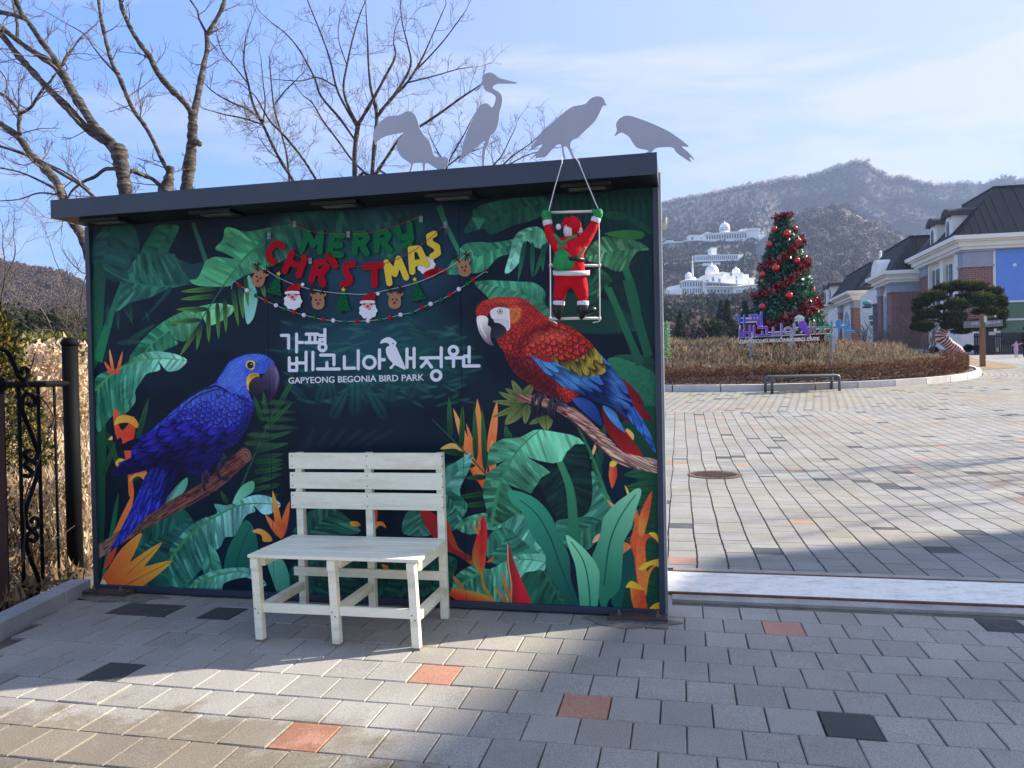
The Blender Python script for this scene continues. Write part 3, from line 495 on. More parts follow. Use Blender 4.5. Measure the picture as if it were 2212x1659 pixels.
# ---- branch of the blue macaw
fill('A', [(116, 1300), (180, 1258), (250, 1205), (400, 1125), (560, 1025), (700, 945), (830, 845), (935, 742), (975, 745), (993, 790), (972, 822), (900, 870), (770, 980), (620, 1070), (450, 1170), (330, 1240), (200, 1322), (116, 1372)], (150, 122, 112), (78, 42, 44), [(120, 1330), (420, 1150)])
stroke('A', [(150, 1312), (420, 1145), (640, 1030), (800, 930), (955, 785)], 62, 70, (120, 86, 80), (92, 52, 50), tex=.75, a=.75)
ell('A', (964, 782), 30, 40, (132, 86, 84), ang=-20); [ell('A', (964, 782), 24-k_*7, 33-k_*9, ((104, 62, 62), (138, 92, 88))[k_ % 2], ang=-20) for k_ in range(3)]
# ---- blue macaw
BM = [(835, 300), (850, 278), (865, 258), (910, 230), (960, 212), (1010, 206), (1060, 211), (1100, 230), (1126, 262), (1105, 290), (1065, 318), (1000, 320), (975, 345), (972, 400), (985, 440), (1008, 482), (1000, 545), (980, 600), (955, 650), (900, 722), (845, 745), (815, 800), (790, 815), (745, 880), (720, 860), (715, 820), (590, 828), (550, 940), (500, 1062), (460, 1092), (400, 1125), (330, 1205), (250, 1290), (188, 1336), (250, 1210), (330, 1050), (392, 900), (430, 845), (330, 882), (200, 898), (245, 832), (310, 795), (318, 740), (228, 745), (290, 705), (345, 690), (420, 645), (500, 590), (560, 520), (640, 460), (740, 400), (790, 368), (820, 325)]
fill('A', BM, (30, 36, 150), sm=False, soft=2)
fill('A', [(228, 748), (300, 700), (360, 690), (330, 750)], (14, 12, 40)); fill('A', [(200, 898), (250, 835), (340, 795), (560, 790), (440, 850), (330, 885)], (26, 24, 110), (14, 14, 60))
scales('A', [(580, 828), (720, 815), (740, 870), (700, 900), (600, 860)], 110, 26, 18, (24, 24, 96), (40, 44, 140))
scales('A', [(392, 905), (440, 845), (585, 826), (550, 940), (500, 1062), (460, 1095), (430, 1050), (400, 1125), (330, 1205), (190, 1336), (250, 1210), (330, 1050)], 118, 150, 26, (40, 52, 190), (74, 96, 226), edge=.6, streak=.4, c2=(24, 26, 120), g=[(330, 1100), (560, 900)], sm=False)
stroke('A', [(570, 830), (480, 950), (330, 1130), (195, 1332)], 3, 2, (12, 14, 60)); stroke('A', [(500, 840), (420, 960), (300, 1130), (200, 1320)], 3, 2, (12, 14, 60)); stroke('A', [(545, 850), (520, 960), (470, 1085)], 4, 2, (12, 14, 60))
scales('A', [(318, 742), (420, 645), (510, 585), (640, 560), (900, 610), (960, 640), (900, 720), (830, 748), (640, 800), (440, 845), (240, 832), (310, 795)], 158, 105, 36, (34, 32, 160), (58, 56, 206), edge=.7, streak=.28, bulge=.55, c2=(24, 20, 112), g=[(600, 600), (620, 830)])
scales('A', [(420, 648), (560, 520), (640, 460), (740, 400), (800, 372), (850, 410), (720, 440), (600, 530), (500, 600)], 140, 60, 22, (44, 66, 186), (86, 120, 226), edge=.6)
scales('A', [(600, 520), (640, 478), (730, 425), (840, 418), (920, 440), (952, 490), (945, 560), (915, 610), (820, 625), (680, 600), (560, 580)], 128, 24, 30, (46, 62, 190), (96, 126, 236), edge=.75, c2=(34, 38, 160), g=[(760, 430), (720, 620)])
scales('A', [(900, 430), (960, 440), (1010, 482), (1002, 545), (982, 600), (955, 655), (900, 722), (845, 745), (880, 680), (945, 590), (955, 500)], 112, 26, 16, (36, 40, 150), (70, 84, 206), edge=.55)
scales('A', [(715, 820), (790, 745), (845, 742), (818, 800), (790, 815), (745, 880), (720, 862)], 100, 22, 16, (30, 34, 130), (50, 60, 180))
scales('A', [(800, 368), (840, 300), (868, 256), (910, 230), (960, 212), (1010, 206), (1060, 211), (1100, 230), (1126, 262), (1105, 290), (1065, 318), (1000, 320), (975, 345), (972, 400), (985, 440), (1000, 480), (960, 450), (900, 430), (850, 412)], 135, 15, 13, (46, 78, 206), (104, 156, 240), edge=.22, c2=(60, 80, 214), g=[(960, 215), (930, 430)])
fill('A', [(420, 840), (560, 700), (760, 690), (900, 640), (960, 560), (1010, 540), (960, 680), (860, 760), (800, 830), (740, 890), (600, 850), (500, 870)], (8, 8, 44), a=.50, soft=34)
fill('A', [(200, 900), (330, 800), (560, 770), (600, 830), (440, 860)], (8, 8, 40), a=.45, soft=20); fill('A', [(540, 840), (620, 840), (560, 980), (500, 1080), (480, 1000)], (8, 8, 40), a=.5, soft=18)
fill('A', [(600, 500), (700, 430), (800, 380), (850, 300), (900, 245), (1000, 212), (1080, 222), (1000, 250), (900, 300), (860, 380), (780, 430), (680, 500)], (112, 160, 250), a=.30, soft=26)
fill('A', [(880, 300), (940, 290), (960, 360), (930, 420), (880, 400)], (110, 150, 246), a=.25, soft=22); fill('A', [(740, 450), (860, 440), (930, 480), (900, 520), (780, 510)], (96, 120, 240), a=.25, soft=24)
stroke('A', [(740, 405), (800, 390), (860, 420)], 10, 8, (12, 16, 60), a=.8); stroke('A', [(600, 520), (700, 440), (830, 400)], 5, 5, (14, 18, 70))
fill('A', [(962, 272), (972, 250), (990, 245), (1012, 250), (1014, 272), (1002, 296), (978, 290)], (226, 190, 96)); ell('A', (989, 271), 19, 20, (24, 20, 24)); ell('A', (990, 272), 13, 14, (64, 46, 40)); ell('A', (990, 272), 9, 10, (8, 8, 12)); ell('A', (994, 266), 3, 3, (230, 230, 240))
fill('A', [(968, 350), (988, 320), (1030, 316), (1040, 336), (1004, 348), (988, 378), (990, 425), (972, 402)], (232, 184, 66), (190, 140, 50)); [stroke('A', [(975+k_*9, 350), (990+k_*7, 330), (1030, 322+k_*4)], 1.5, 1.5, (120, 84, 40), a=.8) for k_ in range(3)]
fill('A', [(1035, 335), (1060, 365), (1086, 398), (1062, 420), (1010, 444), (985, 425), (980, 385), (1000, 350)], (62, 50, 82), (30, 24, 48)); 
fill('A', [(1075, 310), (1100, 272), (1122, 264), (1146, 300), (1154, 348), (1146, 400), (1122, 450), (1082, 492), (1080, 450), (1086, 405), (1058, 372), (1052, 340)], (92, 82, 130), (34, 28, 56), [(1150, 320), (1080, 420)]); stroke('A', [(1128, 285), (1142, 340), (1132, 400)], 8, 4, (140, 132, 180), a=.6, soft=3)
for p_ in [[(838, 800), (806, 850), (814, 905), (850, 918), (862, 905)], [(862, 806), (832, 812)], [(742, 868), (720, 910), (726, 960), (735, 985)], [(752, 880), (740, 940)]]: stroke('A', p_, 22, 14, (56, 52, 82), (34, 30, 54), tex=.6)
# ---- branch, twig leaves and red macaw
for b, t, ww in [((490, 900), (395, 728), 70), ((440, 850), (348, 790), 40), ((490, 912), (298, 816), 54), ((480, 908), (250, 884), 46), ((475, 912), (255, 1002), 50), ((478, 925), (345, 1056), 96), ((512, 905), (492, 1052), 64), ((485, 850), (556, 754), 70), ((610, 1010), (520, 1052), 40), ((640, 985), (650, 1100), 110)]: lens('B', b, t, ww, (66, 84, 46), (126, 138, 82), rib=2.5)
fill('B', [(1050, 940), (1110, 960), (1200, 1070), (1280, 1180), (1352, 1298), (1240, 1275), (1160, 1200), (1080, 1090)], (96, 14, 22), (168, 34, 34)); [stroke('B', [(1070+k_*16, 970), (1160+k_*22, 1120), (1270+k_*22, 1280)], 4, 2, (70, 8, 16), a=.8) for k_ in range(4)]
fill('B', [(1190, 720), (1280, 790), (1340, 868), (1354, 908), (1300, 892), (1240, 860)], (126, 22, 34), (92, 14, 24)); fill('B', [(1265, 870), (1350, 930), (1418, 1026), (1360, 1015), (1280, 965)], (136, 24, 36), (96, 16, 26)); fill('B', [(1120, 940), (1240, 990), (1270, 1046), (1180, 1000)], (90, 16, 30))
fill('B', [(428, 832), (560, 843), (640, 868), (780, 912), (850, 930), (960, 1018), (1060, 1120), (1190, 1258), (1330, 1298), (1490, 1322), (1490, 1404), (1300, 1378), (1180, 1342), (1090, 1272), (980, 1162), (870, 1052), (760, 968), (600, 922), (440, 880)], (104, 66, 66), (128, 96, 92), sm=False)
stroke('B', [(440, 858), (640, 892), (820, 975), (960, 1080), (1090, 1200), (1200, 1300), (1480, 1362)], 44, 78, (134, 92, 88), (168, 134, 126), tex=.9, a=.85)
stroke('B', [(780, 925), (900, 985), (1010, 1090), (1140, 1222), (1300, 1306), (1480, 1335)], 12, 14, (196, 164, 156), a=.6, soft=4); stroke('B', [(800, 1000), (960, 1150), (1100, 1280), (1300, 1368)], 14, 12, (70, 40, 44), a=.7, soft=4)
RB = [(134, 232), (150, 190), (200, 152), (290, 131), (380, 127), (460, 135), (540, 180), (600, 240), (680, 300), (760, 316), (850, 360), (900, 400), (960, 450), (1010, 520), (1060, 620), (1000, 740), (860, 860), (800, 892), (740, 862), (600, 818), (520, 752), (440, 700), (390, 640), (350, 530), (300, 465), (288, 430), (330, 400), (362, 380), (372, 300), (380, 215), (300, 200), (240, 240), (215, 272), (160, 276), (138, 262)]
fill('B', RB, (140, 30, 36), soft=2)
fill('B', [(840, 880), (920, 860), (1010, 925), (1056, 1062), (960, 1000)], (44, 84, 176), (26, 50, 120)); fill('B', [(1056, 915), (1140, 955), (1180, 1030), (1222, 1112), (1150, 1062), (1090, 990)], (84, 164, 224), (50, 110, 196))
fill('B', [(520, 545), (640, 600), (760, 605), (900, 690), (1070, 690), (1060, 580), (975, 472), (1100, 610), (1215, 750), (1285, 930), (1390, 1095), (1432, 1205), (1438, 1262), (1350, 1135), (1240, 1012), (1130, 930), (1000, 880), (880, 825), (760, 775), (640, 680)], (40, 78, 166), sm=False, soft=2)
scales('B', [(520, 545), (640, 600), (760, 605), (900, 690), (1070, 690), (1060, 580), (975, 472), (1100, 610), (1215, 750), (1285, 930), (1240, 1012), (1130, 930), (1000, 880), (880, 825), (760, 775), (640, 680)], 40, 210, 40, (52, 104, 190), (100, 176, 232), edge=.75, streak=.3, bulge=.4, c2=(26, 50, 130), g=[(800, 640), (900, 900)], sm=False)
scales('B', [(1240, 1000), (1280, 925), (1390, 1095), (1432, 1205), (1438, 1262), (1350, 1135)], 58, 150, 26, (40, 90, 186), (80, 160, 230), edge=.5)
scales('B', [(630, 505), (700, 560), (780, 606), (900, 560), (975, 485), (1045, 560), (1078, 640), (1062, 684), (980, 700), (905, 704), (800, 650), (700, 590)], 66, 95, 50, (138, 124, 46), (190, 176, 86), edge=.75, streak=.3, bulge=.5, c2=(84, 92, 48), g=[(900, 560), (700, 600)])
scales('B', [(350, 535), (520, 560), (640, 680), (760, 780), (745, 862), (600, 818), (520, 752), (440, 700), (390, 640)], 62, 34, 22, (112, 24, 38), (160, 50, 60), edge=.5)
scales('B', [(288, 430), (330, 400), (362, 380), (400, 380), (500, 400), (500, 470), (520, 550), (430, 560), (350, 535), (300, 470)], 80, 30, 30, (150, 36, 38), (206, 76, 60), edge=.55)
scales('B', [(500, 400), (600, 330), (700, 308), (760, 316), (850, 360), (900, 400), (965, 455), (985, 480), (960, 500), (800, 420), (600, 400)], 22, 60, 26, (150, 34, 36), (206, 92, 66), edge=.6)
scales('B', [(495, 430), (560, 392), (700, 372), (850, 402), (945, 452), (975, 485), (905, 562), (825, 592), (760, 606), (700, 562), (600, 560), (520, 546), (492, 480)], 52, 34, 36, (166, 42, 42), (222, 100, 74), edge=.7, c2=(146, 28, 34), g=[(600, 400), (800, 590)])
scales('B', [(136, 232), (150, 190), (200, 152), (290, 131), (380, 127), (460, 135), (540, 180), (600, 240), (680, 300), (600, 335), (500, 400), (400, 385), (362, 380), (384, 340), (380, 215), (300, 200), (240, 236), (215, 270), (160, 276)], 35, 20, 16, (158, 36, 38), (206, 76, 58), edge=.35)
scales('B', [(375, 215), (420, 196), (470, 215), (450, 290), (400, 320), (384, 290)], 20, 30, 10, (204, 106, 60), (244, 190, 120), edge=.2, a=.9, soft=12)
scales('B', [(725, 770), (800, 800), (872, 832), (800, 892), (745, 862)], 70, 26, 18, (178, 40, 36), (216, 80, 60))
fill('B', [(350, 540), (420, 560), (560, 660), (700, 760), (800, 880), (700, 860), (560, 790), (430, 700)], (40, 6, 16), a=.45, soft=34); fill('B', [(560, 340), (700, 330), (640, 400), (500, 470), (480, 520), (440, 560), (420, 480), (500, 390)], (60, 8, 16), a=.45, soft=22)
fill('B', [(560, 400), (700, 380), (820, 410), (760, 450), (640, 440), (540, 460)], (236, 130, 96), a=.32, soft=24); fill('B', [(200, 160), (320, 136), (460, 150), (420, 170), (280, 168)], (236, 120, 90), a=.35, soft=18)
fill('B', [(900, 800), (1080, 860), (1240, 960), (1200, 1000), (1000, 890), (860, 840)], (8, 16, 60), a=.5, soft=26); fill('B', [(640, 620), (800, 650), (900, 720), (860, 760), (700, 700)], (110, 190, 240), a=.22, soft=20); fill('B', [(780, 570), (900, 620), (880, 700), (760, 640)], (40, 50, 20), a=.3, soft=20)
fill('B', [(238, 238), (262, 212), (300, 202), (340, 206), (378, 216), (382, 262), (386, 320), (380, 360), (350, 376), (334, 345), (285, 322), (255, 292)], (206, 208, 228)); 
for k_ in range(7): stroke('B', [(262, 292+k_*8), (310, 290+k_*9), (376, 300+k_*9)], 2, 1.5, (90, 84, 110), a=.65)
for i_ in range(7):
    for j_ in range(5): ell('B', (256+j_*22+(i_ % 2)*9, 222+i_*11), 2.2, 2.2, (150, 120, 150), .8)
ell('B', (312, 234), 20, 20, (120, 116, 136)); ell('B', (312, 234), 14, 14, (200, 200, 196)); ell('B', (312, 234), 7, 7, (10, 10, 14))
fill('B', [(222, 292), (256, 284), (268, 318), (250, 372), (228, 340)], (30, 24, 34)); fill('B', [(262, 322), (300, 316), (345, 345), (358, 380), (322, 420), (272, 427), (243, 412), (243, 368)], (26, 24, 38), (52, 50, 66))
fill('B', [(144, 272), (200, 264), (226, 290), (222, 330), (246, 352), (240, 400), (246, 440), (264, 480), (215, 462), (170, 402), (148, 340)], (224, 220, 232), (96, 84, 100), [(170, 300), (250, 470)]); stroke('B', [(166, 285), (176, 350), (210, 420)], 10, 4, (245, 244, 250), a=.7, soft=4)
for p_ in [[(600, 830), (560, 860), (552, 920), (566, 965), (590, 985)], [(640, 835), (600, 880), (600, 960), (620, 980)], [(720, 860), (680, 890), (672, 960), (690, 1000), (720, 1012)], [(770, 880), (720, 900), (706, 970), (730, 1015), (760, 1010)], [(800, 912), (740, 905), (700, 880)]]: stroke('B', p_, 30, 20, (62, 58, 76), (28, 26, 40), tex=.9)
fill('A', [(100, 1545), (1100, 1545), (1100, 1600), (100, 1600)], (14, 44, 48), a=.3, soft=10)
IMG[:] = np.clip(IMG, 0, 1)
def srgb2lin(a): return np.where(a <= 0.04045, a/12.92, ((a+0.055)/1.055)**2.4)
art = bpy.data.images.new('jungle_artwork', TW, TTH, float_buffer=False); art.colorspace_settings.name = 'sRGB'
_px = np.ones((TTH, TW, 4), np.float32); _px[..., :3] = np.clip(IMG[::-1]*np.array([1.17, 1.13, 1.02])+.006, 0, 1); art.pixels.foreach_set(_px.ravel()); art.update(); art.pack()
def print_mat():
    m = bpy.data.materials.new('printed_film'); m.use_nodes = True; t = m.node_tree; p = t.nodes['Principled BSDF']
    im = N(t, 'ShaderNodeTexImage', image=art); uv = N(t, 'ShaderNodeUVMap', uv_map='UV'); t.links.new(uv.outputs[0], im.inputs[0])
    t.links.new(im.outputs['Color'], p.inputs['Base Color']); p.inputs['Roughness'].default_value = 0.5; p.inputs['Specular IOR Level'].default_value = 0.18
    g = N(t, 'ShaderNodeNewGeometry'); n = N(t, 'ShaderNodeTexNoise'); n.inputs['Scale'].default_value = 3; t.links.new(g.outputs['Position'], n.inputs['Vector'])
    b = N(t, 'ShaderNodeBump'); b.inputs['Strength'].default_value = .15; b.inputs['Distance'].default_value = .02; t.links.new(n.outputs['Fac'], b.inputs['Height']); t.links.new(b.outputs['Normal'], p.inputs['Normal'])
    return m
# ------------------------------------------------------------------ ground
def gsheet(name, pts_ab_x, mat, z=0.0, parent=None, kind='structure'): pass
m_soil = pmat('dry_soil', L(120, 104, 82), L(84, 72, 58), 1.2, .95, bump=.5, bscale=30)
mb = MB(); xs = np.concatenate([np.linspace(-220, -30, 12), np.linspace(-24, 60, 29), np.linspace(70, 260, 12)]); ys = np.concatenate([np.linspace(-25, 40, 66), np.linspace(44, 420, 40)])
def Gg(x, y):
    z = G(min(y, 70))-0.06
    if x < -3.25 and y > 3: z = min(z, 0.02)-0.0*(y) if y < 30 else min(z, 0.02)
    if y > 70: z += 0
    return z
vs = [(x, y, Gg(x, y)) for y in ys for x in xs]; nx = len(xs)
mb.add(vs, [(j*nx+i, j*nx+i+1, (j+1)*nx+i+1, (j+1)*nx+i) for j in range(len(ys)-1) for i in range(nx-1)])
struct('ground', mb, m_soil, smooth=True)

# paving: dark joint bed plus real pavers
m_pave = {}
def pave_mat(name, c1, c2, rnd, stain=True, attr=False):
    m = pmat(name, c1, c2, 1.3, .88, attr=attr, objrand=rnd, fine=.34, fscale=150, bump=.30, bscale=260, spec=.25)
    if not stain: return m
    t = m.node_tree; p = [n for n in t.nodes if n.type == 'BSDF_PRINCIPLED'][0]; src = p.inputs['Base Color'].links[0].from_socket
    geo = N(t, 'ShaderNodeNewGeometry')
    # brown grime on the trodden corner, ragged edge
    sb = N(t, 'ShaderNodeVectorMath', operation='SUBTRACT'); sb.inputs[1].default_value = (-1.9, 2.9, 0); t.links.new(geo.outputs['Position'], sb.inputs[0])
    sc_ = N(t, 'ShaderNodeVectorMath', operation='MULTIPLY'); sc_.inputs[1].default_value = (.42, .95, 0); t.links.new(sb.outputs[0], sc_.inputs[0])
    ln = N(t, 'ShaderNodeVectorMath', operation='LENGTH'); t.links.new(sc_.outputs[0], ln.inputs[0])
    nn = N(t, 'ShaderNodeTexNoise'); nn.inputs['Scale'].default_value = 5; nn.inputs['Detail'].default_value = 8; nn.inputs['Roughness'].default_value = .7; t.links.new(geo.outputs['Position'], nn.inputs['Vector'])
    ma = N(t, 'ShaderNodeMath', operation='MULTIPLY_ADD'); ma.inputs[1].default_value = 1.1; t.links.new(nn.outputs['Fac'], ma.inputs[0]); t.links.new(ln.outputs['Value'], ma.inputs[2])
    mr_ = N(t, 'ShaderNodeMapRange'); mr_.inputs['From Min'].default_value = 1.02; mr_.inputs['From Max'].default_value = 1.22; mr_.inputs['To Min'].default_value = .85; mr_.inputs['To Max'].default_value = 0; t.links.new(ma.outputs[0], mr_.inputs['Value'])
    mu = N(t, 'ShaderNodeMix', data_type='RGBA', blend_type='MULTIPLY'); mu.inputs['B'].default_value = (.60, .54, .44, 1); t.links.new(src, mu.inputs['A']); t.links.new(mr_.outputs[0], mu.inputs['Factor'])
    # broad yellowish and dark wear across the square
    n3 = N(t, 'ShaderNodeTexNoise'); n3.inputs['Scale'].default_value = .45; n3.inputs['Detail'].default_value = 6; t.links.new(geo.outputs['Position'], n3.inputs['Vector'])
    r3 = N(t, 'ShaderNodeMapRange'); r3.inputs['From Min'].default_value = .48; r3.inputs['From Max'].default_value = .72; t.links.new(n3.outputs['Fac'], r3.inputs['Value'])
    m3 = N(t, 'ShaderNodeMix', data_type='RGBA', blend_type='MULTIPLY'); m3.inputs['B'].default_value = (1.0, .94, .82, 1); t.links.new(mu.outputs['Result'], m3.inputs['A']); t.links.new(r3.outputs[0], m3.inputs['Factor'])
    n4 = N(t, 'ShaderNodeTexNoise'); n4.inputs['Scale'].default_value = 7; n4.inputs['Detail'].default_value = 10; n4.inputs['Roughness'].default_value = .75; t.links.new(geo.outputs['Position'], n4.inputs['Vector'])
    r4 = N(t, 'ShaderNodeMapRange'); r4.inputs['From Min'].default_value = .58; r4.inputs['From Max'].default_value = .74; r4.inputs['To Max'].default_value = .42; t.links.new(n4.outputs['Fac'], r4.inputs['Value'])
    m4 = N(t, 'ShaderNodeMix', data_type='RGBA'); m4.inputs['B'].default_value = L(196, 188, 176); t.links.new(m3.outputs['Result'], m4.inputs['A']); t.links.new(r4.outputs[0], m4.inputs['Factor'])
    t.links.new(m4.outputs['Result'], p.inputs['Base Color']); return m
GREYP = pave_mat('paver_grey', L(168, 163, 154), L(152, 147, 139), .09)
REDP = pave_mat('paver_salmon', L(190, 144, 124), L(172, 124, 106), .06)
DARKP = pave_mat('paver_charcoal', L(84, 84, 84), L(72, 73, 74), .06)
MIXP = pave_mat('paver_mixed', L(250, 250, 250), L(226, 226, 226), 0, attr=True)
m_joint = pmat('joint_sand', L(112, 106, 96), L(84, 79, 72), 8, .95)
mb = MB(); yy_ = np.concatenate([np.linspace(-4, 6.9, 12), np.linspace(7.2, 25, 36), np.linspace(26, 66, 21)]); vs = []
for y in yy_:
    for x in np.linspace(-3.05 if y < 5.6 else -7, 40, 38): vs.append((x, y, G(y)-0.016))
mb.add(vs, [(j*38+i, j*38+i+1, (j+1)*38+i+1, (j+1)*38+i) for j in range(len(yy_)-1) for i in range(37)])
pav = struct('pavement', mb, m_joint)
PB, PA = 0.246, 0.224
special = {}
def key(a, b):
    k = int(math.floor((-0.45-b)/PB)); a0 = 4.249 if k % 2 else 4.137
    return k, int(math.floor((a-a0)/PA))
for (z, x, y), c in {('A', 0, 0): 0}.items(): pass
def dab(px, py): return ab(ground(px, py))
for px, py, c in [(641, 1614, 'r'), (919, 1467, 'r'), (1245, 1533, 'r'), (1692, 1361, 'r'), (240, 1431, 'd'), (1837, 1586, 'd'), (2185, 1354, 'd'), (340, 1330, 'd'), (300, 1317, 'd'), (470, 1322, 'd')]:
    special[key(*dab(px, py))] = c
cell_meshes = {}
def paver_mesh(seed, w=PA, d=PB):
    g = 0.003; r = 0.004; rr = random.Random(seed); mb_ = MB(); x0, x1, y0, y1 = -w/2+g, w/2-g, -d/2+g, d/2-g
    j = [rr.uniform(-.0015, .0015) for _ in range(8)]
    lo = [(x0, y0, -.04), (x1, y0, -.04), (x1, y1, -.04), (x0, y1, -.04)]; mi = [(x0+j[0], y0+j[1], -r), (x1+j[2], y0+j[3], -r), (x1+j[4], y1+j[5], -r), (x0+j[6], y1+j[7], -r)]
    to = [(x0+r, y0+r, 0), (x1-r, y0+r, 0), (x1-r, y1-r, 0), (x0+r, y1-r, 0)]
    fs = [(8, 9, 10, 11)]+[(i, (i+1) % 4, 4+(i+1) % 4, 4+i) for i in range(4)]+[(4+i, 4+(i+1) % 4, 8+(i+1) % 4, 8+i) for i in range(4)]
    mb_.add(lo+mi+to, fs); return mb_
pm = {}
for c, m in (('g', GREYP), ('r', REDP), ('d', DARKP)):
    for s_ in range(3):
        o = paver_mesh(s_).build('paver', m, None, link=False); pm[c, s_] = o.data
cells = []
for k in range(-7, 16):
    a0 = 4.249 if k % 2 else 4.137
    for n in range(-30, 50):
        a, b = a0+PA*(n+.5), -0.45-PB*(k+.5); w = W(a, b)
        if w[1] < 1.7 or w[0] < -3.0 or abs(w[0])/max(w[1], .1) > 1.9: continue
        if b > 0.29 and a < 4.0: continue
        if b > 0.31: continue
        if a < 4.02 and b > 0.12: continue
        cells.append((w[1], k, n, a, b, w))
vis = [c for c in cells if abs(c[5][0])/c[5][1] < .70 and c[5][1] > 2.25]
vis.sort(key=lambda c: c[0]); near = vis[:296]; nearset = {(c[1], c[2]) for c in near}
for _, k, n, a, b, w in near:
    c = special.get((k, n), 'g'); o = bpy.data.objects.new('paver', pm[c, (k*7+n*3) % 3]); C.objects.link(o)
    o.location = w+np.array([0, 0, random.uniform(-.0022, .0022)]); o.rotation_euler = (random.uniform(-.004, .004), random.uniform(-.004, .004), -TH+random.uniform(-.006, .006)); o.parent = pav
rest = MB()
def paver_box(mb_, a0, a1, b0, b1, col, g=.0038, lift=0.0, gb=None):
    tp = []; g2 = g+.004; gb = gb if gb is not None else g
    for aa, bb in ((a0+g2, b0+gb+.002), (a1-g2, b0+gb+.002), (a1-g2, b1-gb-.002), (a0+g2, b1-gb-.002)):
        w = W(aa, bb); tp.append((w[0], w[1], G(w[1])+lift))
    lo = []
    for aa, bb in ((a0+g, b0+gb), (a1-g, b0+gb), (a1-g, b1-gb), (a0+g, b1-gb)):
        w = W(aa, bb); lo.append((w[0], w[1], G(w[1])+lift-.02))
    mb_.add(lo+tp, [(4, 5, 6, 7), (0, 1, 5, 4), (1, 2, 6, 5), (2, 3, 7, 6), (3, 0, 4, 7)], col)
def pcol(rnd, pr=.035, pdk=.035):
    u = rnd.random(); v = rnd.uniform(.9, 1.08)
    if u < pr: return (.42*v, .27*v, .215*v)
    if u < pr+pdk: return (.10*v, .107*v, .115*v)
    return (.34*v, .335*v*rnd.uniform(.97, 1), .32*v*rnd.uniform(.9, 1))
rr = random.Random(4)
for _, k, n, a, b, w in cells:
    if (k, n) in nearset: continue
    c = special.get((k, n)); col = {None: (.35, .33, .30), 'r': (.42, .23, .17), 'd': (.06, .07, .085)}[c]; v = rr.uniform(.9, 1.1)
    paver_box(rest, a-PA/2, a+PA/2, b-PB/2, b+PB/2, tuple(x*v for x in col), lift=rr.uniform(-.002, .002))
# the square beyond the gate track: columns running away from the wall
for n in range(-28, 110):
    b = 1.245+rr.uniform(0, .12); a0 = 4.236+.232*n
    if a0 < -2: continue
    bp = 1.245
    while b < (19.5 if n < 50 else 34):
        mid = W(a0+.116, (bp+b)/2)
        if -6 < mid[0] < .95*mid[1]+2.5 and b-bp > .02 and math.hypot(mid[0]-8.1, mid[1]-36.2) > 16.6 and mid[1] < 40:
            da = .035*math.sin(b*1.7+.4*n)*0+.018*(mnoise.noise(Vector((n*.15, b*.8, 0)))); db = .018*(mnoise.noise(Vector(((n+1)*.15, b*.8, 0))))
            paver_box(rest, a0+da, a0+.232+db, bp, b, pcol(rr, .020, .026), lift=rr.uniform(-.0015, .0015), gb=.0008)
        bp = b; b += rr.choice((.236, .236, .118, .236, .25))
# small blocks in rings round the planted island
IC = np.array([8.1, 36.2])
def ringpt(rad, ang): return IC[0]+rad*1.0*math.sin(ang), IC[1]-rad*math.cos(ang)
rad = 12.0
while rad < 16.6:
    ang = -1.5
    while ang < 2.6:
        x, y = ringpt(rad+.1, ang); st = .22/rad
        if x < .8*y+.5 and y > 18 and y < 66 and x > -7:
            q = [ringpt(rad+i, ang+j*st) for i, j in ((.19, .05), (.19, .95), (.01, .95), (.01, .05))]; u = rr.random()
            col = (.42, .35, .20) if (u < .06) else ((.16, .17, .18) if u < .10 else tuple(v*rr.uniform(.9, 1.1) for v in (.38, .365, .33)))
            rest.add([(px_, py_, G(py_)+.002) for px_, py_ in q], [(0, 1, 2, 3)], col)
        ang += st
    rad += .2
po = rest.build('paver_field', MIXP, pav); po['kind'] = 'stuff'
# long grey paving right of the island up to the entrance
mb = MB(); rr = random.Random(9)
for i in range(60):
    for j in range(70):
        x, y = 6+i*.5, 20+j*.6; mx_ = x+.25
        if (mx_-IC[0])**2+(y-IC[1])**2 < 16.5**2 or mx_ > .74*y or y < 33: continue
        v = rr.uniform(.9, 1.1); mb.add([(x+.01, y+.01, G(y)+.001), (x+.49, y+.01, G(y)+.001), (x+.49, y+.59, G(y+.6)+.001), (x+.01, y+.59, G(y+.6)+.001)], [(0, 1, 2, 3)], (.36*v, .355*v, .345*v))
o = mb.build('paver_field', MIXP, pav); o['kind'] = 'stuff'

# gate track: concrete strip, worn white plate, rusty rails
m_conc = pmat('track_concrete', L(178, 172, 162), L(150, 145, 136), 4, .9, bump=.4, bscale=60, fine=.12)
m_white = pmat('worn_white_plate', L(250, 245, 234), L(220, 213, 202), 5, .75, c3=L(246, 240, 228), stretch=(1, 2.2, 1), fine=.10, fscale=40, bump=.5, bscale=30, detail=9)
m_rust = pmat('rust', L(128, 92, 68), L(92, 68, 54), 30, .9)
mb = MB(); mb.wbox(4.06, 20, .40, 1.242, -.05, .004); trk = struct('track_concrete_strip', mb, m_conc); trk.name = 'path'
mb = MB(); mb.wbox(2.5, 19.8, .55, 1.09, -.02, .012); mb.build('worn_plate', m_white, trk)
for b_ in (.535, 1.105): mb = MB(); mb.wbox(2.5, 19.8, b_-.012, b_+.012, -.02, .016); mb.build('rail', m_rust, trk)
# pale concrete forecourt added behind the camera, unseen, to bounce sunlight onto the wall
mb = MB(); mb.box(-60, 40, -70, 1.6, -.06, -.028); struct('forecourt', mb, pmat('forecourt_concrete', L(214, 206, 190), L(196, 188, 172), 1.5, .9, fine=.1)).name = 'road'
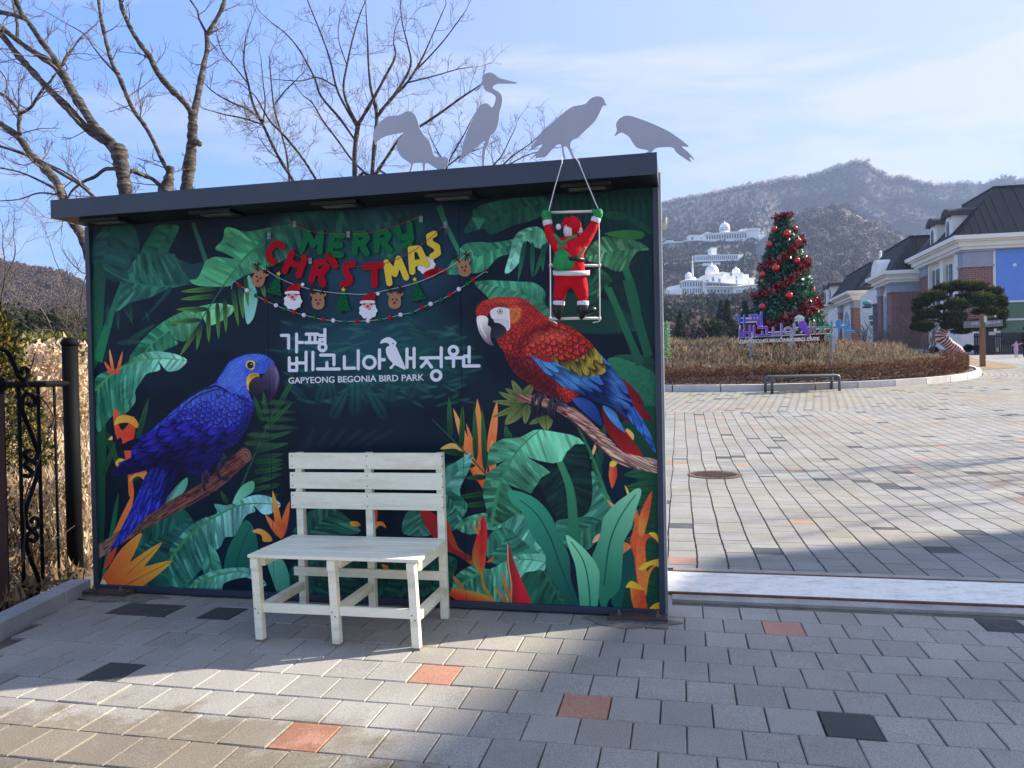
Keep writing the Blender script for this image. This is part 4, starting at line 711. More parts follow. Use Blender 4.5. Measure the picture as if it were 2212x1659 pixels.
# mortar patches at the wall foot
mb = MB(); mb.wbox(-.05, 4.06, -.02, .9, -.03, -.004); struct('wall_footing', mb, m_conc).name = 'floor_slab'
m_dirt = pmat('grit', L(136, 130, 120), L(104, 99, 92), 20, .95, bump=.8, bscale=60)
for a0, a1 in ((-.12, .62), (3.55, 4.1)):
    mb = MB(); pts = [W((a0+a1)/2+(a1-a0)/2*math.cos(t)*(1+.18*math.sin(5*t)), -.10+.12*math.sin(t)*(1+.2*math.sin(7*t+1)), .003) for t in np.linspace(0, 6.28, 26)[:-1]]
    mb.add(pts+[W((a0+a1)/2, -.12, .012)], [(i, (i+1) % 25, 25) for i in range(25)]); struct('dirt_patch', mb, m_dirt, smooth=True)
# manhole
mc = ground(*D('Z4', 333, 727)); m_iron = pmat('cast_iron', L(92, 84, 80), L(60, 54, 52), 30, .5, metal=.6, bump=.9, bscale=90, c3=L(120, 92, 74))
mh = thing('manhole_cover', 'round rusty cast iron manhole cover set in the paving of the square', 'manhole cover', mc)
zc = mc[2]; sl_ = .0056*(mc[1]-7)
mb = MB(); k = 36; pts = [(mc[0]+.37*math.cos(t), mc[1]+.37*math.sin(t), zc+.010+sl_*.37*math.sin(t)) for t in np.linspace(0, 2*math.pi, k, endpoint=False)]
pin = [(mc[0]+.30*math.cos(t), mc[1]+.30*math.sin(t), zc+.010+sl_*.30*math.sin(t)) for t in np.linspace(0, 2*math.pi, k, endpoint=False)]
mb.add(pts+pin, [(i, (i+1) % k, k+(i+1) % k, k+i) for i in range(k)]); mb.build('rim', m_rust, mh)
mb = MB(); mb.add([(x, y, z-.004) for x, y, z in pin], [tuple(range(k))]); mb.build('lid', m_iron, mh)
mb = MB()
for i in range(9):
    for j in range(9):
        x, y = (i-4)*.062, (j-4)*.062
        if x*x+y*y < .26**2: zz = zc+.006+sl_*y; mb.box(mc[0]+x-.02, mc[0]+x+.02, mc[1]+y-.02, mc[1]+y+.02, zz, zz+.008)
o = mb.build('stud', m_iron, mh); o['kind'] = 'stuff'
# granite kerb by the fence
m_gran = pmat('granite', L(176, 176, 176), L(146, 146, 148), 2, .85, fine=.22, fscale=230, bump=.3, bscale=200, objrand=.05)
y = 1.2; kerb = thing('granite_kerb', 'pale grey granite kerb between the paving and the fence', 'kerb', (-3.12, 3.4, 0))
while y < 5.5:
    y1 = min(y+1.0, 5.52); mb = MB(); mb.box(-3.20, -3.055, y+.003, y1-.003, -.05, .095); mb.build('kerb_stone', m_gran, kerb, bevel=.008); y = y1

# ------------------------------------------------------------------ sign wall
m_steel = pmat('navy_steel', L(52, 60, 76), L(44, 52, 68), 3, .5, spec=.5, bump=.05, bscale=40, fine=.05)
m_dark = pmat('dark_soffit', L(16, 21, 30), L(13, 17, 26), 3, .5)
m_galv = pmat('galvanised_post', L(168, 172, 176), L(140, 144, 150), 3, .5, metal=.2, fine=.06)
wall = thing('sign_wall', 'tall printed sign wall with a jungle mural, two macaws and a navy steel roof', 'sign wall', W(WW/2, 0))
wall.location = tuple(W(WW/2, 0))
seams = [PA0, on_wall(1068/1.8228, 1000)[0], on_wall(1822/1.8228, 900)[0], PA1]
m_print = print_mat()
for a0, a1 in zip(seams[:-1], seams[1:]):
    g0, g1 = a0+(.0012 if a0 > PA0 else 0), a1-(.0012 if a1 < PA1 else 0)
    mb = MB(); mb.wbox(g0, g1, 0, .02, PZ0, PZ1); o = mb.build('printed_panel', [m_print, m_dark], wall)
    uv = o.data.uv_layers.new(name='UV')
    for li, l in enumerate(o.data.loops):
        a, b = ab(o.data.vertices[l.vertex_index].co); z = o.data.vertices[l.vertex_index].co.z
        uv.data[li].uv = ((a-PA0)/(PA1-PA0), (z-PZ0)/(PZ1-PZ0))
    for p_ in o.data.polygons: p_.material_index = 0 if p_.normal.dot(Vector(-V)) > .9 else 1
for nm, q in (('side_frame', (0, PA0, -.022, .03, .015, 2.615)), ('side_frame', (PA1, WW, -.022, .03, .015, 2.615)), ('bottom_frame', (PA0, PA1, -.022, .03, .015, PZ0)), ('back_panel', (.0, WW, .14, .16, .02, 2.6))):
    mb = MB(); mb.wbox(*q); mb.build(nm, m_steel, wall, bevel=.002)
for nm, a0, a1, c_ in (('back_post', -.055, .04, 0), ('back_post', 3.965, 4.026, 0), ('back_post', 1.95, 2.05, 0)):
    mb = MB(); mb.wbox(a0, a1, .04, .135, -.02, (1.75 if a0 < 0 else 2.62)); mb.build(nm, m_galv, wall)
mb = MB(); mb.wbox(WW+.001, WW+.014, .05, .16, .02, 2.72); mb.build('side_cover', m_galv, wall)
# hook on the right edge
hk = W(4.03, .08, on_wall(*D('Z8', 60, 350), .08)[1]); mb = MB(); mb.tube([hk, hk+U*.02+np.array([0, 0, .004]), hk+U*.036+np.array([0, 0, .02]), hk+U*.038+np.array([0, 0, .06])], .005, 8); mb.build('hook', pmat('pale_hook', L(226, 214, 170)), wall, smooth=True)
# roof box: fascia, top, soffit
mb = MB(); mb.wbox(-.003, WW+.003, -.318, -.312, 2.619, 2.742); mb.build('fascia', m_steel, wall)
mb = MB(); mb.wbox(0, WW, -.311, .25, 2.735, 2.74); mb.build('roof_sheet', m_steel, wall)
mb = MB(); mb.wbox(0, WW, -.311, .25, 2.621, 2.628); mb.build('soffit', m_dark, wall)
for a0, a1 in ((-.002, .004), (WW-.004, WW+.002)): mb = MB(); mb.wbox(a0, a1, -.311, .25, 2.629, 2.734); mb.build('end_cap', m_steel, wall)
m_glass = pmat('lamp_glass', L(120, 118, 110), L(100, 100, 96), 6, .25)
for px, py in ((250, 480), (482, 463), (740, 443), (985, 428), (1270, 405)):
    d = ray(px, py); t = (2.62-EYE)/d[2]; a, b = ab(np.array([0, 0, EYE])+d*t); b = -.16
    mb = MB()
    for q in ((a-.15, a+.15, b-.085, b-.05), (a-.15, a+.15, b+.05, b+.085), (a-.15, a-.11, b-.05, b+.05), (a+.11, a+.15, b-.05, b+.05)): mb.wbox(*q, 2.598, 2.6195)
    f_ = mb.build('downlight', m_dark, wall); mb = MB(); mb.wbox(a-.108, a+.108, b-.035, b+.035, 2.600, 2.612); mb.build('lamp_lens', m_glass, f_)
# bolted base plates
m_plate = pmat('base_plate_steel', L(70, 72, 76), L(92, 74, 62), 9, .5, metal=.3, bump=.2)
m_bolt = pmat('bolt', L(150, 146, 136), L(110, 92, 76), 30, .4, metal=.7)
for a0, a1 in ((.0, .34), (3.69, 4.04)):
    mb = MB(); mb.wbox(a0, a1, -.13, -.023, .020, .036); bpz = mb.build('base_plate', m_plate, wall, bevel=.002)
    mb = MB(); mb.wbox(a0+.01, a1-.01, -.12, -.024, -.02, .0195); mb.build('mortar', m_dirt, wall)
    for aa in (a0+.06, a1-.06):
        c_ = W(aa, -.09, .036); mb = MB(); mb.lathe(c_, [(.017, 0), (.017, .014), (.009, .0145), (.009, .034), (.001, .036)], 6); mb.build('bolt', m_bolt, bpz)
# ------------------------------------------------------------------ stroke shapes -> solid letters (outline found on a fine grid)
def strokes_solid(mb_, plane, strokes, w, b0, t, h=None, polys=(), col=None, back=False, holes=()):
    """plane(a, z, depth) -> point; strokes = lists of (a, z); union of round-ended strokes as one solid of thickness t"""
    h = h or w/7.0
    segs = [(np.array(p, float), np.array(q, float), (s[1] if isinstance(s, tuple) else w)/2) for s in strokes for p, q in zip((s[0] if isinstance(s, tuple) else s)[:-1], (s[0] if isinstance(s, tuple) else s)[1:])]
    allp = np.array([p for s in segs for p in s[:2]]+[q for pl in polys for q in pl]); wm = max([s[2] for s in segs]+[h])
    x0, y0 = allp.min(0)-wm-2*h; x1, y1 = allp.max(0)+wm+2*h
    nx_, ny_ = int((x1-x0)/h)+2, int((y1-y0)/h)+2; X, Y = np.meshgrid(x0+np.arange(nx_)*h, y0+np.arange(ny_)*h); S = np.full(X.shape, 9.0)
    for p, q, r in segs:
        e = q-p; tt = np.clip(((X-p[0])*e[0]+(Y-p[1])*e[1])/(e@e+1e-12), 0, 1); S = np.minimum(S, np.hypot(X-p[0]-tt*e[0], Y-p[1]-tt*e[1])-r)
    for pl in polys:
        ins = np.zeros(X.shape, bool); dd = np.full(X.shape, 9.0)
        for i in range(len(pl)):
            (ax, ay), (bx, by) = pl[i], pl[(i+1) % len(pl)]; ex, ey = bx-ax, by-ay; tt = np.clip(((X-ax)*ex+(Y-ay)*ey)/(ex*ex+ey*ey+1e-12), 0, 1)
            dd = np.minimum(dd, np.hypot(X-ax-tt*ex, Y-ay-tt*ey))
            if by != ay: ins ^= ((ay > Y) != (by > Y)) & (X < (bx-ax)*(Y-ay)/(by-ay)+ax)
        S = np.minimum(S, np.where(ins, -dd, dd))
    for (cx_, cy_, r) in holes: S = np.maximum(S, r-np.hypot(X-cx_, Y-cy_))
    S = np.where(np.abs(S) < h*.02, h*.02, S); ins = S < 0; vs = {}; V_ = []; F_ = []; side = []
    def vid(kx, p):
        if kx not in vs: vs[kx] = len(V_); V_.append(p)
        return vs[kx]
    full = ins[:-1, :-1] & ins[1:, :-1] & ins[:-1, 1:] & ins[1:, 1:]
    for j in range(ny_-1):
        i = 0
        while i < nx_-1:
            if full[j, i]:
                k = i
                while k < nx_-1 and full[j, k]: k += 1
                F_.append([vid((i, j), (X[j, i], Y[j, i])), vid((k, j), (X[j, k], Y[j, k])), vid((k, j+1), (X[j+1, k], Y[j+1, k])), vid((i, j+1), (X[j+1, i], Y[j+1, i]))]); i = k; continue
            cs = [(i, j), (i+1, j), (i+1, j+1), (i, j+1)]; st = [ins[c[1], c[0]] for c in cs]
            if any(st):
                poly = []; cr = []
                for m in range(4):
                    c0, c1 = cs[m], cs[(m+1) % 4]
                    if st[m]: poly.append(vid(c0, (X[c0[1], c0[0]], Y[c0[1], c0[0]])))
                    if st[m] != st[(m+1) % 4]:
                        s0, s1 = S[c0[1], c0[0]], S[c1[1], c1[0]]; tt = s0/(s0-s1); p = (X[c0[1], c0[0]]*(1-tt)+X[c1[1], c1[0]]*tt, Y[c0[1], c0[0]]*(1-tt)+Y[c1[1], c1[0]]*tt)
                        v = vid(('e',)+tuple(sorted((c0, c1))), p); poly.append(v); cr.append((v, st[m]))
                if len(poly) > 2: F_.append(poly)
                if len(cr) == 2:
                    a_, b_ = cr; side.append((a_[0], b_[0]) if a_[1] else (b_[0], a_[0]))
            i += 1
    n = len(V_); front = [plane(x, y, b0-t) for x, y in V_]; bk = [plane(x, y, b0) for x, y in V_]
    fs = [tuple(f) for f in F_]+[(a_+n, b_+n, b_, a_) for a_, b_ in side]
    if back: fs += [tuple(i+n for i in reversed(f)) for f in F_]
    mb_.add(front+bk, fs, col)
WP = lambda a, z, b: W(a, b, z)
m_letter = pmat('white_letter', L(232, 234, 240), L(222, 226, 234), 3, .5)
def zw(z, w): # width in zoom pixels -> metres on the sign wall around its middle
    return abs(wz(z, [(800, 1000), (800+w, 1000)])[1][0]-wz(z, [(800, 1000), (800+w, 1000)])[0][0])
def circ(c, r, n=20): return [(c[0]+r*math.cos(t), c[1]+r*math.sin(t)) for t in np.linspace(0, 2*math.pi, n+1)]
HANGUL = [  # park name in hand-drawn strokes, measured on the photograph
 [[(420, 1047), (477, 1047), (477, 1148)], [(540, 1037), (540, 1178)], [(540, 1103), (588, 1103)]],
 [[(616, 1037), (708, 1037)], [(643, 1037), (643, 1103)], [(686, 1037), (686, 1103)], [(612, 1104), (725, 1104)], [(764, 1000), (764, 1118)], [(722, 1048), (764, 1048)], [(722, 1080), (764, 1080)], circ((745, 1141), 28)],
 [[(482, 1225), (482, 1325)], [(541, 1225), (541, 1325)], [(482, 1272), (541, 1272)], [(482, 1325), (541, 1325)], [(541, 1265), (612, 1265)], [(615, 1180), (615, 1322)], [(669, 1180), (669, 1318)]],
 [[(730, 1203), (836, 1203), (836, 1280)], [(780, 1262), (780, 1312)], [(705, 1313), (878, 1313)]],
 [[(918, 1215), (918, 1308), (1000, 1306)], [(1028, 1168), (1028, 1312)]],
 [circ((1116, 1260), 46), [(1196, 1162), (1196, 1308)], [(1196, 1240), (1234, 1240)]],
 [[(1414, 1155), (1414, 1300)], [(1470, 1150), (1470, 1300)], [(1414, 1228), (1470, 1228)]],
 [[(1524, 1226), (1628, 1224)], [(1577, 1228), (1560, 1262), (1528, 1296)], [(1572, 1250), (1608, 1298)], [(1685, 1146), (1685, 1295)], [(1640, 1224), (1685, 1224)], circ((1645, 1364), 37)],
 [circ((1781, 1168), 33), [(1723, 1226), (1840, 1224)], [(1782, 1226), (1782, 1292)], [(1840, 1224), (1862, 1224), (1862, 1290), (1984, 1288)], [(1906, 1140), (1906, 1258)], [(1868, 1212), (1906, 1212)]],
]
BIRD = [(1200, 1110), (1213, 1085), (1240, 1068), (1268, 1061), (1300, 1074), (1328, 1098), (1330, 1112), (1322, 1128), (1336, 1152), (1352, 1190), (1375, 1240), (1392, 1280), (1401, 1319), (1350, 1297), (1318, 1283), (1292, 1312), (1274, 1304), (1302, 1270), (1275, 1240), (1252, 1195), (1247, 1158), (1256, 1138), (1275, 1128), (1268, 1112), (1240, 1104), (1215, 1110)]
for g_ in HANGUL:
    mb = MB(); strokes_solid(mb, WP, [wz('Gz', s) for s in g_], zw('Gz', 23), -.0005, .003, h=.0042); mb.build('letter', m_letter, wall)
bp_ = wz('Gz', BIRD); mb = MB(); eye_ = wz('Gz', [(1303, 1111)])[0]; strokes_solid(mb, WP, [], .01, -.0005, .003, h=.0035, polys=[[tuple(p) for p in catmull(bp_, 3)]], holes=[(eye_[0], eye_[1], .006)]); mb.build('bird_emblem', m_letter, wall)
def text_mesh(body, size, mat, name='lettering', extrude=.0015, offset=0.0, spacing=1.0):
    cu = bpy.data.curves.new(name, 'FONT'); cu.body = body; cu.size = size; cu.extrude = extrude; cu.resolution_u = 3; cu.offset = offset; cu.space_character = spacing
    o = bpy.data.objects.new(name, cu); C.objects.link(o); bpy.context.view_layer.update()
    me = bpy.data.meshes.new_from_object(o.evaluated_get(bpy.context.evaluated_depsgraph_get())); bpy.data.objects.remove(o); me.materials.clear(); me.materials.append(mat)
    return me
def place_text(me, p, q, nrm, parent, name='lettering', height=None, lift=0.0):
    """stretch text so that it runs from p to q (3D), facing nrm"""
    co = np.array([v.co[:] for v in me.vertices]); x0, x1 = co[:, 0].min(), co[:, 0].max(); y0, y1 = co[:, 1].min(), co[:, 1].max()
    p = np.array(p); q = np.array(q); ex = q-p; Ln = np.linalg.norm(ex); ex /= Ln; nrm = np.array(nrm); ey = np.cross(nrm, ex)
    s = Ln/(x1-x0); sy = (height/(y1-y0)) if height else s
    for v in me.vertices: v.co = Vector(p+ex*(v.co.x-x0)*s+ey*(v.co.y-y0)*sy+nrm*(v.co.z+lift))
    o = bpy.data.objects.new(name, me); C.objects.link(o); put(o, parent); return o
a_, b_, h_ = wz('Gz', [(476, 1430), (1549, 1405), (1549, 1353)])
place_text(text_mesh('GAPYEONG BEGONIA BIRD PARK', .1, m_letter, offset=.0012), W(a_[0], 0, a_[1]), W(b_[0], 0, b_[1]), -V, wall, height=h_[1]-b_[1], lift=.002)

# ------------------------------------------------------------------ felt garlands
m_felt = {k: pmat('felt_'+k, L(*c), L(*[int(v*.93) for v in c]), 60, .95, bump=.25, bscale=500, spec=.1) for k, c in
          dict(green=(28, 112, 70), red=(176, 26, 42), yellow=(238, 206, 76), white=(236, 236, 242), tan=(172, 130, 98), brown=(62, 42, 36), pink=(240, 170, 176), black=(22, 20, 24), nose=(186, 40, 40), tree=(24, 96, 62)).items()}
m_thread = pmat('red_thread', L(170, 60, 50)); m_cord = pmat('silver_cord', L(196, 200, 206), rough=.5); m_tape = pmat('clear_tape', L(120, 146, 158), rough=.25)
FB = -.012
def wline(pts, b=FB): return [W(a, b, z) for a, z in catmull(wz('Gz', pts), 5, False)]
def letter_set(root, items, w, mat):
    for s in items:
        mb = MB(); st = [(wz('Gz', t[0]), zw('Gz', t[1])) if isinstance(t, tuple) else wz('Gz', t) for t in s]
        strokes_solid(mb, WP, st, zw('Gz', w), FB-.002, .006, h=.006); mb.build('letter', mat, root)
merry = thing('letter_banner', 'green felt MERRY letters strung on red thread below the roof', 'letter banner', W(2.0, 0, 2.3)); merry.location = tuple(W(on_wall(*D('Gz', 1000, 300))[0], 0, 2.3))
letter_set(merry, [
 [[(592, 368), (640, 240)], [(640, 245), (680, 335)], [(680, 335), (742, 245)], [(745, 242), (732, 388)]],
 [[(832, 255), (812, 405)], [(832, 253), (912, 262)], [(822, 330), (893, 336)], [(812, 406), (900, 412)]],
 [[(1018, 252), (1008, 395)], [(1018, 250), (1082, 246), (1106, 278), (1080, 318), (1015, 325)], [(1058, 325), (1105, 400)]],
 [[(1185, 240), (1180, 378)], [(1185, 236), (1252, 228), (1277, 262), (1250, 300), (1185, 308)], [(1228, 308), (1288, 376)]],
 [[(1345, 205), (1360, 262), (1400, 278), (1440, 262)], [(1440, 172), (1455, 280), (1438, 322), (1400, 340)]]], 46, m_felt['green'])
mb = MB(); mb.tube(wline([(490, 142), (560, 185), (690, 232), (940, 250), (1150, 236), (1370, 172), (1540, 103)], FB-.012), .0018, 5); mb.build('string', m_thread, merry)
chris = thing('letter_banner', 'felt CHRISTMAS letters, red with a yellow MAS, strung on red thread', 'letter banner', W(on_wall(*D('Gz', 1000, 500))[0], 0, 2.1))
letter_set(chris, [
 [[(440, 348), (400, 322), (356, 342), (328, 395), (338, 448), (372, 466)]],
 [[(512, 398), (457, 535)], [(615, 438), (565, 572)], [(488, 470), (590, 505)]],
 [[(705, 482), (667, 612)], [(705, 478), (762, 474), (786, 508), (758, 548), (690, 552)], [(738, 555), (758, 642)]],
 [([(806, 420), (852, 495)], 56)],
 [[(992, 488), (945, 490), (932, 538), (962, 580), (968, 626), (915, 642)]],
 [[(1092, 506), (1222, 492)], [(1165, 500), (1165, 648)]]], 50, m_felt['red'])
letter_set(chris, [
 [[(1256, 474), (1282, 634)], [(1256, 474), (1325, 562)], [(1325, 562), (1355, 444)], [(1355, 444), (1414, 590)]],
 [[(1452, 372), (1462, 545)], [(1515, 366), (1574, 488)], [(1470, 482), (1560, 466)], [(1450, 368), (1515, 364)]],
 [[(1636, 248), (1596, 266), (1602, 318), (1656, 350), (1664, 398), (1622, 424)]]], 46, m_felt['yellow'])
mb = MB(); mb.tube(wline([(325, 262), (470, 368), (640, 448), (860, 500), (1080, 502), (1250, 480), (1460, 390), (1640, 250), (1722, 183), (1726, 262)], FB-.012), .0018, 5); mb.build('string', m_thread, chris)
for px, py in ((530, 170), (330, 262), (1530, 130), (1722, 175), (655, 460), (955, 250)):
    a, z = wz('Gz', [(px, py)])[0]; mb = MB(); mb.wbox(a-.012, a+.012, -.016, -.0145, z-.02, z+.02); mb.build('tape', m_tape, chris if py > 180 else merry)

gar = thing('figure_garland', 'silver cord garland of felt reindeer, fir trees and santa faces', 'garland', W(on_wall(*D('Gz', 1000, 700))[0], 0, 1.95))
mb = MB(); mb.tube(wline([(180, 525), (190, 466), (262, 502), (420, 600), (600, 668), (800, 706), (940, 718), (1100, 722), (1260, 690), (1450, 645), (1600, 590), (1700, 540), (1800, 480), (1895, 398), (1930, 382), (1945, 450)], FB-.004), .0022, 5); mb.build('cord', m_cord, gar)
def local(c, rot, s=1.0):
    ca, sa = math.cos(R(rot)), math.sin(R(rot))
    return lambda pts: [(c[0]+(x*ca-y*sa)*s, c[1]+(x*sa+y*ca)*s) for x, y in pts]
def felt(name, pts, mat, parent, t=.003, b=FB, k=3, sm=True):
    P = wz('Gz', pts); P = catmull(P, k) if sm else P; mb_ = MB(); mb_.plate([W(a, b, z) for a, z in P][::-1], -V, t); return mb_.build(name, mat, parent)
def disc(name, f, c, r, mat, parent, b, t=.002): return felt(name, f(circ(c, r, 10)[:-1]), mat, parent, t, b, 2)
def reindeer(c, rot):
    f = local(c, rot); h = felt('reindeer_face', f([(-45, -25), (-35, -62), (0, -70), (35, -62), (46, -25), (50, 15), (40, 48), (5, 64), (-35, 52), (-50, 15)]), m_felt['tan'], gar, .004)
    felt('ear', f([(-42, -50), (-58, -66), (-62, -50), (-44, -36)]), m_felt['tan'], h, .003); felt('ear', f([(42, -50), (58, -66), (62, -50), (44, -36)]), m_felt['tan'], h, .003)
    for s in (-1, 1):
        mb_ = MB(); strokes_solid(mb_, WP, [wz('Gz', f([(s*22, -58), (s*42, -92), (s*44, -124)])), wz('Gz', f([(s*36, -84), (s*62, -106)])), wz('Gz', f([(s*42, -98), (s*26, -118)])), wz('Gz', f([(s*52, -98), (s*66, -92)]))], zw('Gz', 9), FB-.004, .003, h=.0022); mb_.build('antler', m_felt['brown'], h)
        disc('eye', f, (s*16, -12), 7, m_felt['black'], h, FB-.0045)
    disc('nose', f, (0, 16), 11, m_felt['nose'], h, FB-.0045)
for c, rt in (((247, 602), 20), ((717, 780), 0), ((1322, 775), 3), ((1872, 520), -14)): reindeer(c, rt)
def fir(c, rot):
    f = local(c, rot); h = felt('felt_fir', f([(0, -95), (20, -70), (14, -66), (34, -38), (24, -34), (44, -2), (34, 2), (60, 48), (60, 62), (-60, 62), (-60, 48), (-34, 2), (-44, -2), (-24, -34), (-34, -38), (-14, -66), (-20, -70)]), m_felt['tree'], gar, .004, sm=False)
    felt('trunk', f([(-9, 62), (9, 62), (8, 84), (-8, 84)]), m_felt['brown'], h, .003, sm=False)
    st = [(math.sin(i*math.pi/5)*(20 if i % 2 == 0 else 9), -103-math.cos(i*math.pi/5)*(20 if i % 2 == 0 else 9)) for i in range(10)]
    felt('star', f(st), m_felt['yellow'], h, .004, FB-.0045, sm=False)
    for p in ((-4, -52), (14, -32), (-18, -8), (12, 0), (-30, 34), (4, 26), (34, 40)): disc('bead', f, p, 4.5, m_felt['black'], h, FB-.0045)
for c, rt in (((382, 662), 14), ((915, 790), 2), ((1500, 708), -10)): fir(c, rt)
def santa_face(c, rot):
    f = local(c, rot); bd = [(70*math.cos(t)*(1+.06*math.cos(9*t)), 20+66*math.sin(t)*(1+.06*math.cos(9*t))) for t in np.linspace(0, 2*math.pi, 54, endpoint=False)]
    h = felt('santa_face', f(bd), m_felt['white'], gar, .004, sm=False)
    felt('face', f([(-44, -30), (44, -34), (24, -6), (0, 12), (-26, -6)]), m_felt['pink'], h, .003, FB-.0045)
    felt('hat', f([(-48, -48), (-42, -80), (-10, -108), (30, -120), (64, -116), (58, -94), (48, -50)]), m_felt['red'], h, .004, FB-.0045)
    felt('hat_brim', f([(-54, -54), (0, -60), (52, -56), (54, -36), (0, -42), (-54, -34)]), m_felt['white'], h, .004, FB-.009)
    disc('pompom', f, (80, -112), 13, m_felt['white'], h, FB-.0045, .006)
    for s in (-1, 1): disc('eye', f, (s*28, -30), 6.5, m_felt['black'], h, FB-.008)
    disc('nose', f, (0, -12), 10, m_felt['nose'], h, FB-.008)
    mb_ = MB(); strokes_solid(mb_, WP, [wz('Gz', f([(2, 8), (12, 12), (20, 2)]))], zw('Gz', 5), FB-.005, .002, h=.0015); mb_.build('mouth', m_felt['black'], h)
santa_face((518, 758), 0); santa_face((1112, 832), 0)
f = local((1572, 500), 155, 1.0)     # the one hanging upside down, seen from its back
h = felt('santa_face', f([(70*math.cos(t)*(1+.06*math.cos(9*t)), 6+66*math.sin(t)*(1+.06*math.cos(9*t))) for t in np.linspace(0, 2*math.pi, 54, endpoint=False)]), m_felt['white'], gar, .004, FB+.004, sm=False); h['label'] = 'santa face hanging upside down behind the yellow letters'
felt('hat', f([(-52, -42), (-60, -86), (-120, -110), (-128, -96), (-80, -60), (-30, -100), (48, -90), (40, -40)]), m_felt['red'], h, .003, FB-.0005)

pom = thing('pompom_garland', 'string of red, white and green felt pompoms sagging under the figure garland', 'garland', W(on_wall(*D('Gz', 1000, 930))[0], 0, 1.83))
pl = [(102, 652, 'r'), (157, 692, 'w'), (230, 733, 'g'), (307, 775, 'r'), (387, 811, 'w'), (457, 840, 'g'), (532, 866, 'r'), (607, 888, 'w'), (690, 908, 'g'), (762, 923, 'r'), (838, 930, 'w'), (930, 938, 'g'), (1027, 935, 'r'), (1113, 932, 'w'), (1208, 922, 'g'), (1288, 906, 'r'), (1370, 885, 'w'), (1460, 866, 'g'), (1540, 828, 'r'), (1607, 800, 'w'), (1690, 765, 'g'), (1760, 728, 'r'), (1830, 683, 'w'), (1900, 640, 'g'), (1945, 608, 'r')]
mb = MB(); mb.tube(wline([(35, 682), (48, 620)]+[(x, y) for x, y, _ in pl]+[(2030, 550), (2058, 552)], FB-.006), .0018, 5); mb.build('string', m_cord, pom)
rad_ = zw('Gz', 16.5); pms = {}
for x, y, c in pl:
    a, z = wz('Gz', [(x, y)])[0]; m = m_felt[{'r': 'nose', 'w': 'white', 'g': 'green'}[c]]
    if c not in pms: mb = MB(); mb.ball((0, 0, 0), rad_, 12, 8); o = mb.build('pompom', m, None, smooth=True, link=False); pms[c] = o.data
    o = bpy.data.objects.new('pompom', pms[c]); C.objects.link(o); o.location = W(a, FB-.006, z); put(o, pom)

# ------------------------------------------------------------------ bird cut-outs on the roof
m_cut = pmat('grey_cutout_steel', L(168, 170, 182), L(156, 160, 174), 2, .55, spec=.4)
def cutout(z, pts, label, b=-.24, feet=()):
    P = catmull([on_wall(*D(z, x, y), b) for x, y in pts], 3); a0 = sum(p[0] for p in P)/len(P)
    t_ = thing('bird_cutout', label, 'bird cutout', W(a0, b, 2.741), 'bird cutouts on the roof')
    mb_ = MB(); mb_.plate([W(a, b+.003, zz) for a, zz in P][::-1], -V, .006); mb_.build('silhouette', m_cut, t_)
    for x in feet:
        a = on_wall(*D(z, x, 690), b)[0]; mb_ = MB(); mb_.wbox(a-.045, a+.045, b-.02, b+.035, 2.741, 2.749); mb_.build('foot_plate', m_cut, t_)
cutout('K', [(262, 545), (250, 500), (262, 450), (300, 405), (350, 380), (415, 374), (435, 356), (465, 354), (492, 372), (510, 410), (520, 450), (545, 490), (572, 520), (590, 560), (605, 610), (640, 618), (672, 618), (687, 635), (680, 665), (650, 690), (625, 688), (565, 652), (553, 660), (550, 705), (540, 708), (538, 660), (528, 650), (490, 652), (482, 662), (470, 705), (458, 705), (470, 660), (445, 640), (408, 610), (390, 570), (390, 530), (412, 495), (428, 474), (400, 478), (340, 490), (300, 505), (270, 530)], 'grey steel toucan cutout with a long curved bill', feet=(452, 556))
cutout('K', [(838, 234), (868, 205), (886, 165), (880, 160), (900, 135), (932, 127), (962, 142), (980, 158), (1030, 172), (1088, 187), (1040, 190), (1000, 190), (965, 192), (945, 212), (958, 228), (985, 245), (1000, 275), (997, 315), (985, 355), (980, 400), (970, 445), (950, 478), (932, 492), (920, 540), (902, 580), (896, 665), (905, 672), (884, 672), (884, 580), (900, 520), (850, 560), (800, 600), (745, 648), (762, 600), (768, 555), (785, 500), (800, 460), (830, 395), (855, 340), (885, 310), (915, 308), (942, 330), (960, 290), (958, 262), (925, 240), (895, 222), (888, 198), (866, 222)], 'grey steel heron cutout with crest and long pointed bill', feet=(905,))
cutout('K', [(1166, 572), (1195, 520), (1205, 500), (1290, 420), (1350, 365), (1410, 325), (1480, 310), (1510, 280), (1550, 265), (1585, 275), (1596, 300), (1605, 318), (1585, 318), (1565, 360), (1540, 405), (1500, 445), (1440, 500), (1405, 520), (1395, 555), (1412, 600), (1420, 628), (1408, 628), (1392, 590), (1372, 555), (1356, 560), (1362, 600), (1368, 628), (1358, 630), (1348, 590), (1340, 545), (1310, 550), (1260, 605), (1225, 618), (1200, 622), (1190, 636), (1196, 606), (1158, 636), (1200, 590), (1235, 540)], 'grey steel hawk cutout leaning forward with swept tail', feet=(1388,))
cutout('K', [(1650, 495), (1665, 465), (1660, 430), (1675, 400), (1705, 380), (1740, 378), (1775, 388), (1850, 415), (1950, 460), (2010, 498), (2060, 535), (2080, 558), (2040, 555), (2085, 595), (2116, 635), (2085, 615), (2094, 645), (2050, 618), (2010, 590), (1985, 560), (1900, 562), (1880, 575), (1862, 592), (1845, 598), (1820, 600), (1850, 582), (1835, 575), (1790, 565), (1765, 545), (1740, 505), (1715, 485), (1690, 474), (1672, 482)], 'grey steel finch cutout with head down and forked tail', feet=(1850,))

